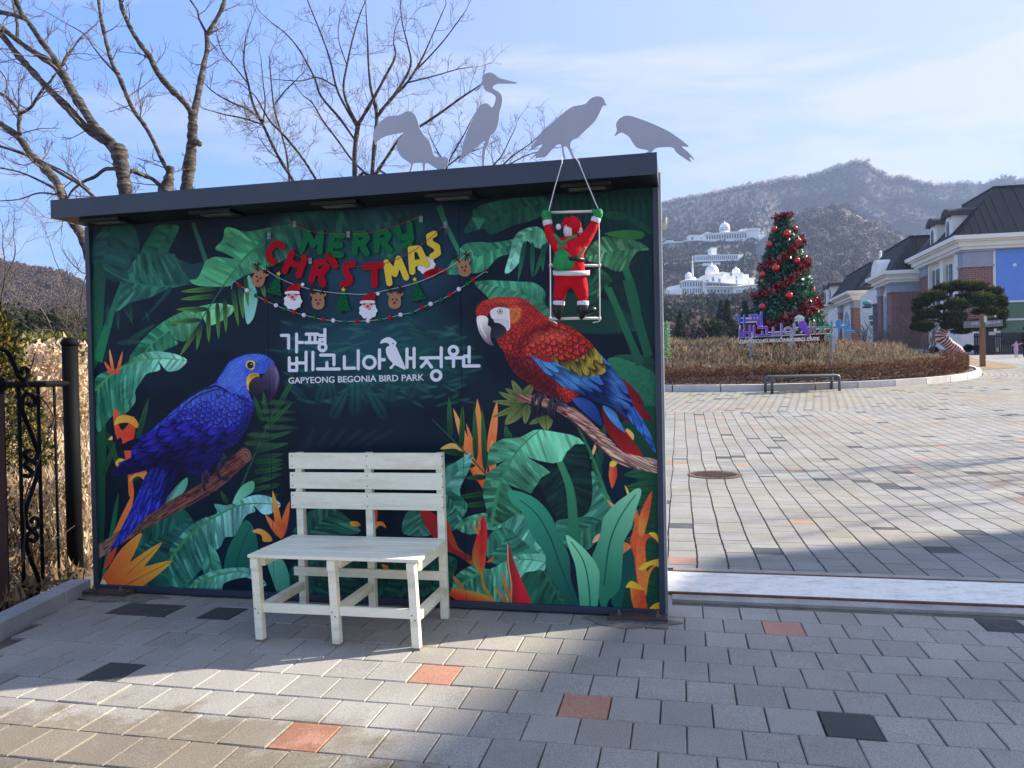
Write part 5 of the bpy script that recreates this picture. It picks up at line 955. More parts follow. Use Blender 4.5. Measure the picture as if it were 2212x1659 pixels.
# ------------------------------------------------------------------ rope ladder and the climbing santa doll
SB = -.355
def SP(x, y, d=0.0):
    a, z = on_wall(*D('H', x, y), SB); return W(a, SB-d, z)
hs = np.linalg.norm(SP(500, 800)-SP(400, 800))/100.0       # metres per zoom pixel
m_rope = pmat('white_rope', L(228, 226, 230), rough=.8, bump=.5, bscale=300); m_rung = pmat('white_rung', L(226, 222, 214), rough=.5)
lad = thing('rope_ladder', 'white rope ladder with three rungs hanging from the roof edge', 'rope ladder', SP(430, 1050))
mb = MB(); a, z = on_wall(*D('H', 330, 62), -.24)
lp = [W(a, -.25, 2.752), W(a, -.325, 2.748)]+[SP(*p) for p in ((318, 90), (250, 320), (190, 552), (200, 760), (205, 1050), (207, 1540), (215, 1572), (240, 1580), (268, 1600))]
a2 = on_wall(*D('H', 455, 60), -.24)[0]
rp_ = [W(a2, -.25, 2.752), W(a2, -.325, 2.748)]+[SP(*p) for p in ((470, 90), (560, 310), (655, 535), (661, 760), (664, 1050), (668, 1540), (664, 1576), (640, 1582), (602, 1588))]
for q in (lp, rp_): mb = MB(); mb.tube(q, 5.5*hs, 7); mb.build('rope', m_rope, lad, smooth=True)
for y0, y1 in ((562, 548), (1056, 1056), (1552, 1548)):
    mb = MB(); mb.tube([SP(196, y0), SP(668, y1)], 13*hs, 10); mb.build('rung', m_rung, lad, smooth=True)
    if y0 > 600:
        for x in (206, 666): mb = MB(); mb.tube([SP(x-10, y0), SP(x+12, y0)], 17*hs, 10); mb.build('rung_cap', m_rung, lad, smooth=True)
doll = thing('santa_doll', 'stuffed santa doll with a green sack climbing the white rope ladder', 'santa doll', SP(400, 1500, .05))
m_sred = pmat('red_plush', L(214, 30, 44), L(196, 22, 38), 20, .85, bump=1.0, bscale=22, spec=.15, transl=.12); m_sgrn = pmat('green_cloth', L(30, 146, 76), L(20, 124, 62), 30, .7, bump=.5, bscale=60)
m_swht = pmat('white_fleece', L(232, 228, 236), rough=.95, bump=.6, bscale=260); m_sblk = pmat('black_vinyl', L(26, 26, 28), rough=.35); m_bow = pmat('red_bow', L(178, 60, 56), rough=.4)
q = lambda x, y, r, d=0.035, r2=None: (SP(x, y, d), r*hs, (r2 or r)*hs)
J = [q(412, 1120, 150, .04, 100), q(400, 1000, 142, .045, 105), q(398, 880, 128, .045, 95), q(400, 815, 70, .04, 60),
     q(290, 868, 72, .035), q(215, 800, 55, .03), q(190, 670, 40, .025), q(505, 850, 76, .035), q(580, 760, 56, .03), q(636, 645, 40, .025),
     q(318, 1220, 78, .035), q(300, 1330, 62, .03), q(292, 1400, 50, .03), q(495, 1215, 80, .035), q(512, 1330, 62, .03), q(516, 1400, 50, .03)]
E_ = [(0, 1), (1, 2), (2, 3), (2, 4), (4, 5), (5, 6), (2, 7), (7, 8), (8, 9), (0, 10), (10, 11), (11, 12), (0, 13), (13, 14), (14, 15)]
skin('body', J, E_, m_sred, doll)
def blob(name, pts, mat, parent, n=12, flat=1.0, bump=False):
    P = catmull([(*p[0], p[1]) for p in pts], 4, False); mb_ = MB(); mb_.tube(P[:, :3], np.maximum(P[:, 3], 1e-4)*flat, n, flat=1/flat); return mb_.build(name, mat, parent, smooth=True)
S_ = lambda x, y, r, d=.03: (SP(x, y, d), r*hs)
blob('mitten', [S_(188, 648, 38), S_(180, 610, 44), S_(172, 575, 42), S_(176, 555, 20)], m_sgrn, doll); blob('mitten', [S_(640, 632, 38), S_(655, 590, 44), S_(660, 558, 38), S_(655, 535, 16)], m_sgrn, doll)
blob('thumb', [S_(200, 590, 16, .05), S_(215, 570, 15, .05), S_(214, 556, 8, .05)], m_sgrn, doll); blob('thumb', [S_(632, 580, 16, .05), S_(618, 560, 15, .05), S_(618, 546, 8, .05)], m_sgrn, doll)
blob('cuff', [S_(192, 688, 43), S_(188, 668, 45), S_(186, 645, 43)], m_swht, doll); blob('cuff', [S_(626, 660, 43), S_(634, 642, 45), S_(642, 620, 43)], m_swht, doll)
blob('leg_cuff', [S_(292, 1432, 54), S_(293, 1412, 56), S_(294, 1392, 54)], m_swht, doll); blob('leg_cuff', [S_(516, 1432, 54), S_(517, 1412, 56), S_(517, 1392, 54)], m_swht, doll)
blob('boot', [S_(286, 1425, 50), S_(282, 1470, 50), S_(284, 1510, 42, .025), S_(290, 1545, 24, .01), S_(296, 1562, 6, .005)], m_sblk, doll)
blob('boot', [S_(518, 1425, 50), S_(516, 1475, 52), S_(506, 1515, 40, .02), S_(498, 1545, 22, .01), S_(494, 1562, 6, .005)], m_sblk, doll)
blob('boot_toe', [S_(530, 1490, 36), S_(575, 1475, 38, .02), S_(605, 1470, 36, .01), S_(622, 1470, 24, .0)], m_sblk, doll)
def band(name, y, x0, x1, hgt, mat, d=.045, dep=108, sag=8):
    mb_ = MB(); k = 26; xc, rx = (x0+x1)/2, (x1-x0)/2; vs = []
    for i in range(k):
        t = 2*math.pi*i/k
        for j in (-1, 1): vs.append(SP(xc+rx*math.cos(t), y+j*hgt/2+sag*max(math.sin(t), 0), d+dep*hs*math.sin(t)))
    mb_.add(vs, [(2*i, 2*((i+1) % k), 2*((i+1) % k)+1, 2*i+1) for i in range(k)]); o = mb_.build(name, mat, doll, smooth=True); s = o.modifiers.new('s', 'SOLIDIFY'); s.thickness = .006; return o
band('belt', 1015, 252, 544, 34, m_sblk, .045, 132, 4); band('coat_hem', 1130, 240, 582, 44, m_swht, .04, 128, 22)
blob('head', [S_(405, 800, 40), S_(400, 765, 62), S_(405, 720, 70), S_(420, 670, 60), S_(425, 640, 20)], m_swht, doll, 14)
blob('hat', [S_(400, 756, 40, .045), S_(415, 745, 68, .04), S_(428, 700, 74, .036), S_(425, 660, 62, .034), S_(400, 635, 36, .034), S_(385, 628, 10, .034)], m_sred, doll, 14)
blob('hat_tail', [S_(395, 640, 26, .05), S_(370, 660, 34, .055), S_(345, 685, 20, .06), S_(318, 700, 8, .06)], m_sred, doll); mb = MB(); mb.ball(SP(297, 713, .06), 25*hs, 12, 8, (1, 1, 1.15)); mb.build('hat_pompom', m_swht, doll, smooth=True)
mb = MB()
for i in range(46):
    t = random.uniform(0, 6.28); mb.ball(SP(492+26*math.cos(t)*random.random(), 752+40*math.sin(t)*random.random(), .02+random.random()*.03), random.uniform(7, 13)*hs, 6, 4)
mb.build('beard', m_swht, doll, smooth=True)
sack = blob('sack', [S_(345, 918, 26, .085), S_(340, 935, 40, .09), S_(345, 990, 82, .10), S_(358, 1050, 108, .10), S_(362, 1095, 100, .095), S_(362, 1112, 50, .09)], m_sgrn, doll, 18, .55)
blob('sack_ruffle', [S_(345, 915, 18, .09), S_(338, 890, 30, .09), S_(335, 868, 40, .088), S_(335, 858, 36, .085)], m_sgrn, sack, 9, .6)
mb = MB()
for s in (-1, 1): mb.plate([SP(343, 905, .115), SP(343+s*52, 885, .115), SP(343+s*48, 912, .115), SP(343+s*56, 925, .115), SP(343, 912, .115)][::s], -V, .004)
mb.build('bow', m_bow, sack)
for pts in ([(330, 880, .09), (295, 830, .085), (258, 785, .07)], [(345, 880, .09), (400, 830, .09), (470, 795, .07)], [(455, 1035, .10), (500, 990, .11), (552, 905, .08)]):
    mb = MB(); P = [SP(*p) for p in pts]; mb.tube(catmull(P, 4, False), 5*hs, 8, flat=2.6); mb.build('strap', m_sgrn, doll, smooth=True)
# ------------------------------------------------------------------ white slatted bench
m_wood = pmat('white_painted_pine', L(252, 247, 222), L(226, 218, 190), 3.5, .6, c3=L(248, 243, 216), detail=8, stretch=(.35, 1.5, 4), bump=.25, bscale=50, fine=.03, fscale=30)
m_end = pmat('raw_wood_end', L(170, 140, 108), L(120, 100, 80), 12, .85); m_screw = pmat('screw', L(84, 84, 84), rough=.4, metal=.6)
B0 = np.array([-1.515, 4.385, 0]); BA = R(11.6); bu = np.array([math.cos(BA), -math.sin(BA), 0]); bv = np.array([math.sin(BA), math.cos(BA), 0])
def BP(a, b, z): return B0+bu*a+bv*b+np.array([0, 0, z])
bench = thing('slatted_bench', 'white painted wooden bench with slatted back standing before the mural', 'bench', BP(.49, .28, 0))
def bbox(name, a0, a1, b0, b1, z0, z1, parent=None, mat=None, lean=0.0, leanb=0.0, bev=.003, bow=0.0):
    mb_ = MB(); zz = lambda z: (0.5-z)*lean
    P = []
    for z in (z0, z1):
        for a, b in ((a0, b0), (a1, b0), (a1, b1), (a0, b1)): P.append(BP(a+(z0-z)*lean*(-1)*0-(z*lean), b+z*leanb, z))
    mb_.box8(P); return mb_.build(name, mat or m_wood, parent or bench, bevel=bev)
SW, SD, SH, BH = 1.012, .60, .50, 1.03; pw = .046
def screws(parent, pts):
    mb_ = MB()
    for a, b, z in pts: mb_.lathe(BP(a, b, z), [(.004, 0), (.001, .001)], 6)
    return None
for i, a in enumerate((.012, .484, .953)):
    leg = bbox('leg', a, a+pw, .015, .015+pw, .0, .482, lean=.045)
    mb = MB(); c0 = BP(a-.0*.045+pw/2, .0145, 0)
    for da, z in ((.012, .19), (.030, .165)):
        p = BP(a+da-.18*.045, .0135, z); mb.tube([p, p-bv*.0015], .0042, 6)
    mb.build('screw', m_screw, leg)
    mb = MB(); P = [BP(a-.001+u_, .014+v_, z) for z in (0, .012) for u_, v_ in ((0, 0), (pw+.002, 0), (pw+.002, pw+.002), (0, pw+.002))]; mb.box8(P); mb.build('bare_end', m_end, leg)
    bbox('block', a-.021, a+pw-.021, .008, .0145, .42, .478, mat=m_wood)
    post = bbox('post', a, a+pw, SD-pw, SD, .0, BH, lean=.012)
    bbox('seat_bearer', a-.004, a+pw-.004, .062, SD-pw-.001, .425, .481)
    bbox('side_rail', a+.001, a+pw-.001, .063, SD-pw-.022, .155+.01*(i == 1), .205+.01*(i == 1))
bbox('front_rail', .0565, .4825, .03, .058, .165, .217, lean=.04); bbox('front_rail', .531, .9515, .03, .058, .165, .217, lean=.04)
bbox('back_rail', -.012, SW-.01, SD-pw-.021, SD-pw-.001, .245, .30)
for i in range(4):
    b = .004+i*.141; bbox('seat_slat', -.022, SW-.004-.004*(i % 2), b, b+.127, .4825+.001*(i % 2), .502+.001*(i % 2), bev=.004)
for i, (z0, z1) in enumerate(((.928, 1.030), (.802, .906), (.675, .780))):
    s_ = bbox('back_slat', -.03+.004*i, SW-.022+.001*i, SD-pw-.0215, SD-pw-.001, z0, z1, bev=.004)
    mb = MB()
    for a in (-.006, .5, .99):
        for z in (z0+.02, z1-.02): p = BP(a, SD-pw-.0215, z); mb.tube([p, p-bv*.0012], .0042, 6)
    mb.build('screw', m_screw, s_)
# ------------------------------------------------------------------ planted island with the decorated tree
def pt3(z, x, y, Y): return at_y(*D(z, x, y), Y)
ISC, ISR = (8.1, 36.2), 11.95
def isl(r, ang, dz=0.0):
    x, y = ISC[0]+r*math.sin(ang), ISC[1]-r*math.cos(ang); return np.array([x, y, G(y)+dz])
m_kst = pmat('kerb_granite_light', L(206, 202, 196), L(184, 180, 176), 2, .85, fine=.1, fscale=80, objrand=.06)
m_bed = pmat('bed_soil', L(92, 76, 62), L(66, 54, 46), 3, .95, bump=.6, bscale=20)
island = thing('planted_island', 'raised round planting bed edged with pale granite in the middle of the square', 'planting bed', isl(0, 0))
mb = MB(); mb.add([isl(ISR-.1, t, .17) for t in np.linspace(0, 2*math.pi, 72, endpoint=False)]+[isl(0, 0, .3)], [(i, (i+1) % 72, 72) for i in range(72)]); mb.build('bed', m_bed, island, smooth=True)
nst = 50
for i in range(nst):
    t0, t1 = 2*math.pi*i/nst+.0015, 2*math.pi*(i+1)/nst-.0015; mb = MB(); tm = (t0+t1)/2
    P = []
    for dz in (-.1, .21): P += [isl(ISR, t0, dz), isl(ISR, t1, dz), isl(ISR-.16, t1, dz), isl(ISR-.16, t0, dz)]
    mb.box8(P); mb.build('kerb_stone', m_kst, island)
def leafcloud(name, n, sampler, size, cols, mat, parent=None, seed=1, up=0.3, elong=1.0, kind=None):
    """many small leaf-sized faces; sampler(rng) -> point, normal"""
    r = np.random.RandomState(seed); P = np.zeros((n, 3)); Nn = np.zeros((n, 3)); 
    for i in range(n): P[i], Nn[i] = sampler(r)
    return leafarr(name, P, Nn, size, cols, mat, parent, r, up, elong, kind)
def leafarr(name, P, Nn, size, cols, mat, parent, r, up=0.3, elong=1.0, kind=None, csel=None):
    n = len(P); a = r.randn(n, 3); a += np.array([0, 0, up*2]); a /= np.linalg.norm(a, axis=1)[:, None]; b = np.cross(a, r.randn(n, 3)+Nn); b /= np.linalg.norm(b, axis=1)[:, None]+1e-9
    s = (size*r.uniform(.6, 1.4, n))[:, None]; v = np.stack([P-b*s*.4, P+b*s*.4, P+a*s*elong], 1).reshape(-1, 3)
    me = bpy.data.meshes.new(name); me.vertices.add(3*n); me.vertices.foreach_set('co', v.astype(np.float32).ravel()); me.loops.add(3*n); me.polygons.add(n)
    me.polygons.foreach_set('loop_start', np.arange(n)*3); me.loops.foreach_set('vertex_index', np.arange(3*n))
    me.update(calc_edges=True); me.materials.append(mat)
    c = np.array([x[:3] for x in cols]); ci = c[csel if csel is not None else r.randint(0, len(c), n)]*r.uniform(.75, 1.25, (n, 1)); arr = np.ones((3*n, 4), np.float32); arr[:, :3] = np.repeat(ci, 3, axis=0)
    lay = me.color_attributes.new('Col', 'FLOAT_COLOR', 'CORNER'); lay.data.foreach_set('color', arr.ravel())
    o = bpy.data.objects.new(name, me); C.objects.link(o); put(o, parent)
    if kind: o['kind'] = kind
    return o
m_leaf = pmat('leafy', L(252, 252, 252), L(226, 226, 226), 2, .85, attr=True, transl=.25, spec=.15)
m_leafs = pmat('leafy_shiny', L(252, 252, 252), L(226, 226, 226), 2, .3, attr=True, spec=.8, transl=.15)
# low clipped beech-red hedge
rs = np.random.RandomState(3); n = 38000; ang = rs.uniform(-1.45, 1.42, n); rad = ISR-.42-rs.uniform(0, 1, n)**1.6*.6; hz = rs.uniform(0, 1, n)**.75*.60
P = np.stack([ISC[0]+rad*np.sin(ang), ISC[1]-rad*np.cos(ang), np.zeros(n)], 1); P[:, 2] = np.array([G(y) for y in P[:, 1]])+.16+hz*(1+.1*np.sin(ang*60))
hd = leafarr('low_hedge', P, np.zeros((n, 3)), .05, [L(128, 84, 62), L(104, 72, 54), L(146, 100, 72), L(92, 70, 54), L(74, 58, 46)], m_leaf, None, rs, .3)
tag(hd, 'low clipped russet hedge following the granite edge of the round bed', 'hedge'); 
# dry shrubs: a mass of twigs with seed-brown tips
n = 110000; rs = np.random.RandomState(4); th_ = rs.uniform(0, 2*math.pi, n); rr_ = (ISR-1.35)*np.sqrt(rs.uniform(.0, 1, n)); front = (np.cos(th_)*rr_ > -5)
th_, rr_ = th_[front], rr_[front]; n = len(th_); x = ISC[0]+rr_*np.sin(th_); y = ISC[1]-rr_*np.cos(th_)
top = 1.10+.34*np.array([mnoise.noise(Vector((a*1.1, b*1.1, 3))) for a, b in zip(x, y)])+.26*np.array([mnoise.noise(Vector((a*3.2, b*3.2, 7))) for a, b in zip(x, y)])
top *= np.clip((ISR-1.1-rr_)/1.6, .55, 1)*np.where(x > 12, 1-.05*(x-12), 1)
z = np.array([G(b) for b in y])+.2+top*rs.uniform(.25, 1.0, n)**.55; P = np.stack([x, y, z], 1)
sh = leafarr('dry_shrubs', P, np.zeros((n, 3)), .05, [L(156, 138, 114), L(134, 118, 98), L(174, 154, 126), L(108, 94, 80), L(140, 126, 108), L(164, 140, 108)], m_leaf, None, rs, 1.2, 3.0)
tag(sh, None, None, None, 'stuff'); sh['label'] = 'mass of dry brown winter shrubs filling the round bed'
# steel and timber bench
e0, e1 = ground(*D('Z5' if 0 else 'Z4', 680, 232)), ground(*D('Z4', 1090, 214)); ex = (e1-e0); Lb = np.linalg.norm(ex[:2]); ex[2] = 0; ex /= np.linalg.norm(ex); ey = np.array([-ex[1], ex[0], 0]); zb0 = e0[2]
mbn = thing('park_bench', 'backless steel bench with brown timber top by the round bed', 'bench', (e0+e1)/2)
m_bst = pmat('bench_steel', L(96, 104, 112), L(84, 92, 100), 3, .45, metal=.3); m_btop = pmat('bench_timber', L(150, 104, 82), L(128, 88, 70), 6, .7)
hh = .52
for d in (0, .40):
    pts = [e0+ey*d, e0+ey*d+np.array([0, 0, hh-.09])]+[e0+ey*d+ex*(.09-.09*math.cos(t))+np.array([0, 0, hh-.09+.09*math.sin(t)]) for t in (.5, 1.0, 1.57)]
    pts += [e0+ey*d+ex*(Lb-.09+.09*math.sin(t))+np.array([0, 0, hh-.09+.09*math.cos(t)]) for t in (0, .6, 1.1, 1.57)]+[e0+ey*d+ex*Lb+np.array([0, 0, e1[2]-e0[2]])]
    mb = MB(); mb.tube(pts, .048, 8, flat=.8); mb.build('leg_frame', m_bst, mbn, smooth=True)
for i in range(4):
    p = e0+ex*.1+ey*(.03+i*.11)+np.array([0, 0, hh+.0]); q2 = p+ex*(Lb-.2); mb = MB(); mb.beam(p+ey*.03, q2+ey*.03, .085, .03); mb.build('slat', m_btop, mbn)

# ---- the big artificial christmas tree
TY = 31.0; tb = at_y(1697, 740, TY); tx0, tzb = tb[0], G(TY)+.15; ttop = at_y(1688, 462, TY)[2]; TH_ = ttop-tzb
def trad(h):   # radius at relative height
    return 1.62*(1-h)**.86*(1+.05*math.sin(h*9))+.24*(1 if h < .97 else .6)
ctree = thing('christmas_tree', 'tall cone shaped artificial christmas tree wound with red foliage', 'christmas tree', (tx0, TY, tzb))
mb = MB(); mb.lathe((tx0, TY, tzb), [(trad(h)*.86, h*TH_) for h in np.linspace(0, .99, 14)], 20); mb.build('core', pmat('tree_core', L(20, 40, 32), L(14, 28, 24), 8, .9), ctree, smooth=True)
n = 26000; rs = np.random.RandomState(6); h = 1-np.sqrt(rs.uniform(0.0004, 1, n)); a = rs.uniform(0, 2*math.pi, n); tr = np.array([trad(v) for v in h])*rs.uniform(.86, 1.05, n)
tr += .05*np.sin(h*70)*(1-h); P = np.stack([tx0+tr*np.cos(a), TY+tr*np.sin(a), tzb+h*TH_], 1)
leafarr('needle_foliage', P, np.zeros((n, 3)), .085, [L(40, 96, 72), L(30, 76, 60), L(54, 118, 86), L(26, 62, 52), L(90, 150, 110)], m_leafs, ctree, rs, 0.1, 1.3, 'stuff')
m_redf = pmat('red_foil', L(200, 24, 32), L(150, 14, 24), 12, .22, spec=.9, attr=False); m_redl = pmat('red_leaf', L(252, 252, 252), L(230, 230, 230), 12, .22, spec=.9, attr=True)
def hz5(y): return (at_y(*D('Z5', 1360, y), TY)[2]-tzb)/TH_
for k, (yl, yr, hw, lab) in enumerate([(95, 60, .014, 'red leaf garland crowning the very top of the christmas tree'), (640, 360, .021, 'red leaf garland crossing the upper third of the christmas tree'), (960, 600, .022, 'red leaf garland crossing the middle of the christmas tree'), (1330, 1040, .034, 'thick red leaf garland crossing the lower half of the christmas tree'), (1520, 1400, .03, 'red leaf garland around the foot of the christmas tree behind the sign')]):
    rs = np.random.RandomState(20+k); n = 300 if k == 0 else 900+k*300; a = rs.uniform(0, 2*math.pi, n); hl, hr = hz5(yl), hz5(yr)
    h = (hl+hr)/2+(hr-hl)/2*np.sin(np.clip(np.cos(a)*1.35, -1.57, 1.57))+rs.uniform(-1, 1, n)*hw*(1.0+.25*np.cos(a)); h = np.clip(h, .0, .985); tr = np.array([trad(v) for v in h])+rs.uniform(.0, .13, n)
    P = np.stack([tx0+tr*np.cos(a), TY+tr*np.sin(a), tzb+h*TH_], 1)
    o = leafarr('leaf_garland', P, np.zeros((n, 3)), .135, [L(150, 14, 26), L(120, 10, 22), L(186, 28, 36), L(96, 8, 18)], m_redl, None, rs, .2, 1.2); tag(o, lab, 'garland', 'red leaf garlands on the christmas tree')
m_bau = pmat('bauble_red', L(214, 36, 34), L(190, 22, 26), 2, .12, metal=.55, spec=1, coat=.6); bau_mesh = None
BL = [(1238, 228, 33, 'topmost red bauble on the left edge of the christmas tree'), (1465, 220, 31, 'topmost red bauble on the right edge of the christmas tree'), (1380, 275, 43, 'large red bauble near the tree top facing the square'),
      (1190, 393, 34, 'red bauble on the left edge just above the upper garland'), (1480, 570, 42, 'left one of the two red baubles side by side below the upper garland'), (1568, 545, 41, 'right one of the two red baubles side by side, poking past the edge'),
      (1257, 650, 42, 'red bauble on the tree front between upper and middle garlands'), (1118, 720, 34, 'red bauble sticking out of the left edge above the middle garland'), (1112, 797, 20, 'small half hidden red bauble on the left edge above the middle garland'),
      (1650, 893, 38, 'red bauble sticking out of the right edge below the middle garland'), (1400, 952, 44, 'red bauble in the centre front between middle and lower garlands'), (1112, 1072, 38, 'red bauble at the left edge above the sign lettering'), (978, 1213, 26, 'red bauble low on the left behind the first letters of the sign'), (1824, 1420, 30, 'red bauble low on the right beside the green ring of the sign')]
for x, y, r_, lab in BL:
    hh_ = max(hz5(y), .02); c = at_y(*D('Z5', x, y), TY); dx = c[0]-tx0; rr2 = trad(hh_)+.10; dy = -math.sqrt(max(rr2*rr2-dx*dx, .0)); Yb = TY+dy; c = at_y(*D('Z5', x, y), Yb); rad = r_/2.765/1.8228*Yb/F
    root = thing('bauble', lab, 'bauble', c, 'red baubles on the christmas tree')
    mb = MB(); mb.lathe(c, [(rad*math.sin(t)*(1-.04*(abs(t-1.75) < .06)), -rad*math.cos(t)) for t in np.linspace(.01, 3.13, 15)], 16); mb.build('ball', m_bau, root, smooth=True)
    mb = MB(); mb.tube([c+np.array([0, 0, rad*.96]), c+np.array([0, 0, rad*1.16])], rad*.14, 8); mb.build('cap', pmat('bauble_cap', L(190, 170, 120), metal=.8, rough=.3), root)

# ---- lettering sign on posts in front of the tree
GY = 27.4; SGN = lambda x, y, d=0.0: at_y(*D('Z7', x, y), GY)-np.array([0, d, 0])
sgn = thing('park_sign', 'colourful hangul letters with a purple hornbill on three slim grey posts', 'sign', SGN(990, 750)); s7 = np.linalg.norm(SGN(600, 300)-SGN(500, 300))/100
sgn.location[2] = G(GY)
m_post = pmat('sign_post_grey', L(176, 188, 200), L(160, 172, 186), 4, .5); m_bar = pmat('sign_bar_white', L(226, 228, 232), rough=.5)
for x, yt in ((397, 395), (992, 385), (1592, 405)):
    p = SGN(x, yt, -.06); mb = MB(); mb.box(p[0]-.055, p[0]+.055, p[1]-.04, p[1]+.04, G(GY), p[2]); mb.build('post', m_post, sgn)
for p, q2 in (((220, 478), (1600, 412)), ((235, 195), (560, 190)), ((235, 256), (520, 250)), ((235, 300), (235, 372)), ((610, 402), (1000, 386)), ((1040, 328), (1350, 318)), ((1560, 300), (1790, 294)), ((838, 440), (838, 500)), ((1258, 430), (1258, 485)), ((225, 560), (1392, 512)), ((1804, 350), (1804, 395)), ((1340, 352), (1560, 345)), ((560, 300), (560, 350))):
    mb = MB(); mb.tube([SGN(*p, -.03), SGN(*q2, -.03)], .017, 6); mb.build('bar', m_bar, sgn)
def f7(x, y): X = 1.103*x-298; return (X, 1.07*y-948-.027*(X-225))
cols7 = [(58, 84, 214), (118, 84, 206), (130, 76, 204), (128, 82, 200), (160, 128, 206), (178, 156, 186), (150, 124, 128), (96, 164, 126), (70, 150, 206)]
PL7 = lambda x, y, d: SGN(x, -y, -d)
for g_, c in zip(HANGUL, cols7):
    st = [[(f7(*p)[0], -f7(*p)[1]) for p in s] for s in g_]
    m2 = pmat('letter_paint_%d_%d_%d' % c, L(*c), L(*[int(v*.94) for v in c]), 3, .45)
    mb = MB(); strokes_solid(mb, lambda x, y, d: PL7(x, y, 0)+np.array([0, d, 0]), st, 27, -.012, .03, h=4.5, back=True); l_ = mb.build('letter', m2, sgn)
    mb = MB(); strokes_solid(mb, lambda x, y, d: PL7(x, y, 0)+np.array([0, d, 0]), st, 35, .008, .02, h=6, back=True); mb.build('letter_edge', m_bar, l_)
bz = [(f7(*p)[0], -f7(*p)[1]+18) for p in BIRD]; mb = MB()
strokes_solid(mb, lambda x, y, d: PL7(x, y, 0)+np.array([0, d, 0]), [], 5, .008, .02, h=5, polys=[[tuple(p) for p in catmull(bz, 3)]], back=True); em = mb.build('bird_emblem', m_bar, sgn)
body_ = [(1085, 262), (1110, 242), (1150, 234), (1175, 240), (1180, 275), (1200, 300), (1225, 365), (1246, 435), (1190, 420), (1120, 360), (1080, 320)]
mb = MB(); mb.plate([PL7(x, -y, 0)+np.array([0, -.03, 0]) for x, y in catmull(body_, 3)], (0, 1, 0), .025); mb.build('bird_body', pmat('emblem_purple', L(142, 74, 216), L(120, 60, 200), 2, .4), em)
bk_ = [(1022, 245), (1035, 215), (1065, 195), (1110, 192), (1150, 205), (1165, 232), (1120, 232), (1080, 240), (1050, 240)]
mb = MB(); mb.plate([PL7(x, -y, 0)+np.array([0, -.028, 0]) for x, y in catmull(bk_, 3)], (0, 1, 0), .025); mb.build('bird_bill', pmat('emblem_bill', L(196, 214, 178), L(206, 186, 206), 1.5, .4), em)
h0 = SGN(222, 562); place_text(text_mesh('GAPYEONG BEGONIA BIRD PARK', .1, pmat('sign_cream', L(238, 236, 226)), offset=.004, extrude=.012), SGN(222, 562, .06), SGN(1392, 516, .06), (0, -1, 0), sgn, height=50*s7)

# ---- vine pole at the edge of the wall
vp = at_y(1440, 790, 26.5); vz = G(26.5)+1.0
vine = thing('flowered_pole', 'thin pole wrapped in green vine and pale lilac blossoms beside the sign wall', 'vine pole', (vp[0]+.02, 26.5, vz)); mb = MB(); mb.tube([(vp[0]+.02, 26.5, vz-1.0), (vp[0]+.02, 26.5, vz+1.3)], .02, 6); mb.build('pole', m_galv, vine)
rs = np.random.RandomState(8); n = 900; P = np.stack([vp[0]+.03+rs.randn(n)*.045, 26.5+rs.randn(n)*.05, vz+rs.uniform(.0, 1.25, n)], 1); leafarr('vine', P, np.zeros((n, 3)), .045, [L(120, 190, 90), L(90, 160, 70), L(214, 206, 236), L(150, 210, 120)], m_leaf, vine, rs)
# ---- lamp post with cameras
LY = 38.0; lp0 = at_y(*D('Z6', 583, 1055), LY); m_lp = pmat('lamp_post_grey', L(76, 84, 94), L(64, 72, 82), 3, .5)
lamp = thing('lamp_post', 'dark grey lamp post with cctv cameras and a round coloured ornament', 'lamp post', (lp0[0], LY, G(LY)))
mb = MB(); mb.box(lp0[0]-.085, lp0[0]+.085, LY-.085, LY+.085, G(LY), lp0[2]); mb.build('pole', m_lp, lamp)
def zb6(x, y, Y=LY): return at_y(*D('Z6', x, y), Y)
mb = MB(); mb.beam(zb6(583, 1068), zb6(480, 1085), .12, .10); mb.build('arm', m_lp, lamp); a_, b_ = zb6(476, 1075), zb6(540, 1098); mb = MB(); mb.box(a_[0], b_[0], LY-.16, LY+.16, b_[2], a_[2]); mb.build('lamp_head', m_lp, lamp, bevel=.03)
orn = None
for i, (x, y, w_, h_, c) in enumerate(((490, 1050, 16, 12, (90, 190, 160)), (508, 1044, 18, 11, (120, 200, 110)), (524, 1052, 15, 13, (150, 80, 190)), (505, 1058, 22, 8, (80, 130, 200)))):
    c0 = zb6(x, y); mb = MB(); mb.ball(c0, 1, 12, 8, (w_*.0096, .05, h_*.0096)); 
    mb = MB(); mb.lathe(c0, [(abs(math.sin(t))*w_*.0096+1e-4, -math.cos(t)*h_*.0096) for t in np.linspace(0, math.pi, 9)], 12, None, 1, .4); mb.build('ornament', pmat('ornament_%d' % i, L(*c)), lamp, smooth=True)
for (x0, y0), (x1, y1) in (((526, 1180), (560, 1172)), ((530, 1200), (572, 1190)), ((545, 1220), (556, 1262)), ((592, 1146), (606, 1152))): mb = MB(); mb.beam(zb6(x0, y0, LY-.15), zb6(x1, y1, LY-.15), .10, .09); mb.build('camera', m_lp, lamp); 
mb = MB(); mb.beam(zb6(540, 1176, LY-.1), zb6(583, 1176, LY-.05), .05, .05); mb.build('bracket', m_lp, lamp)
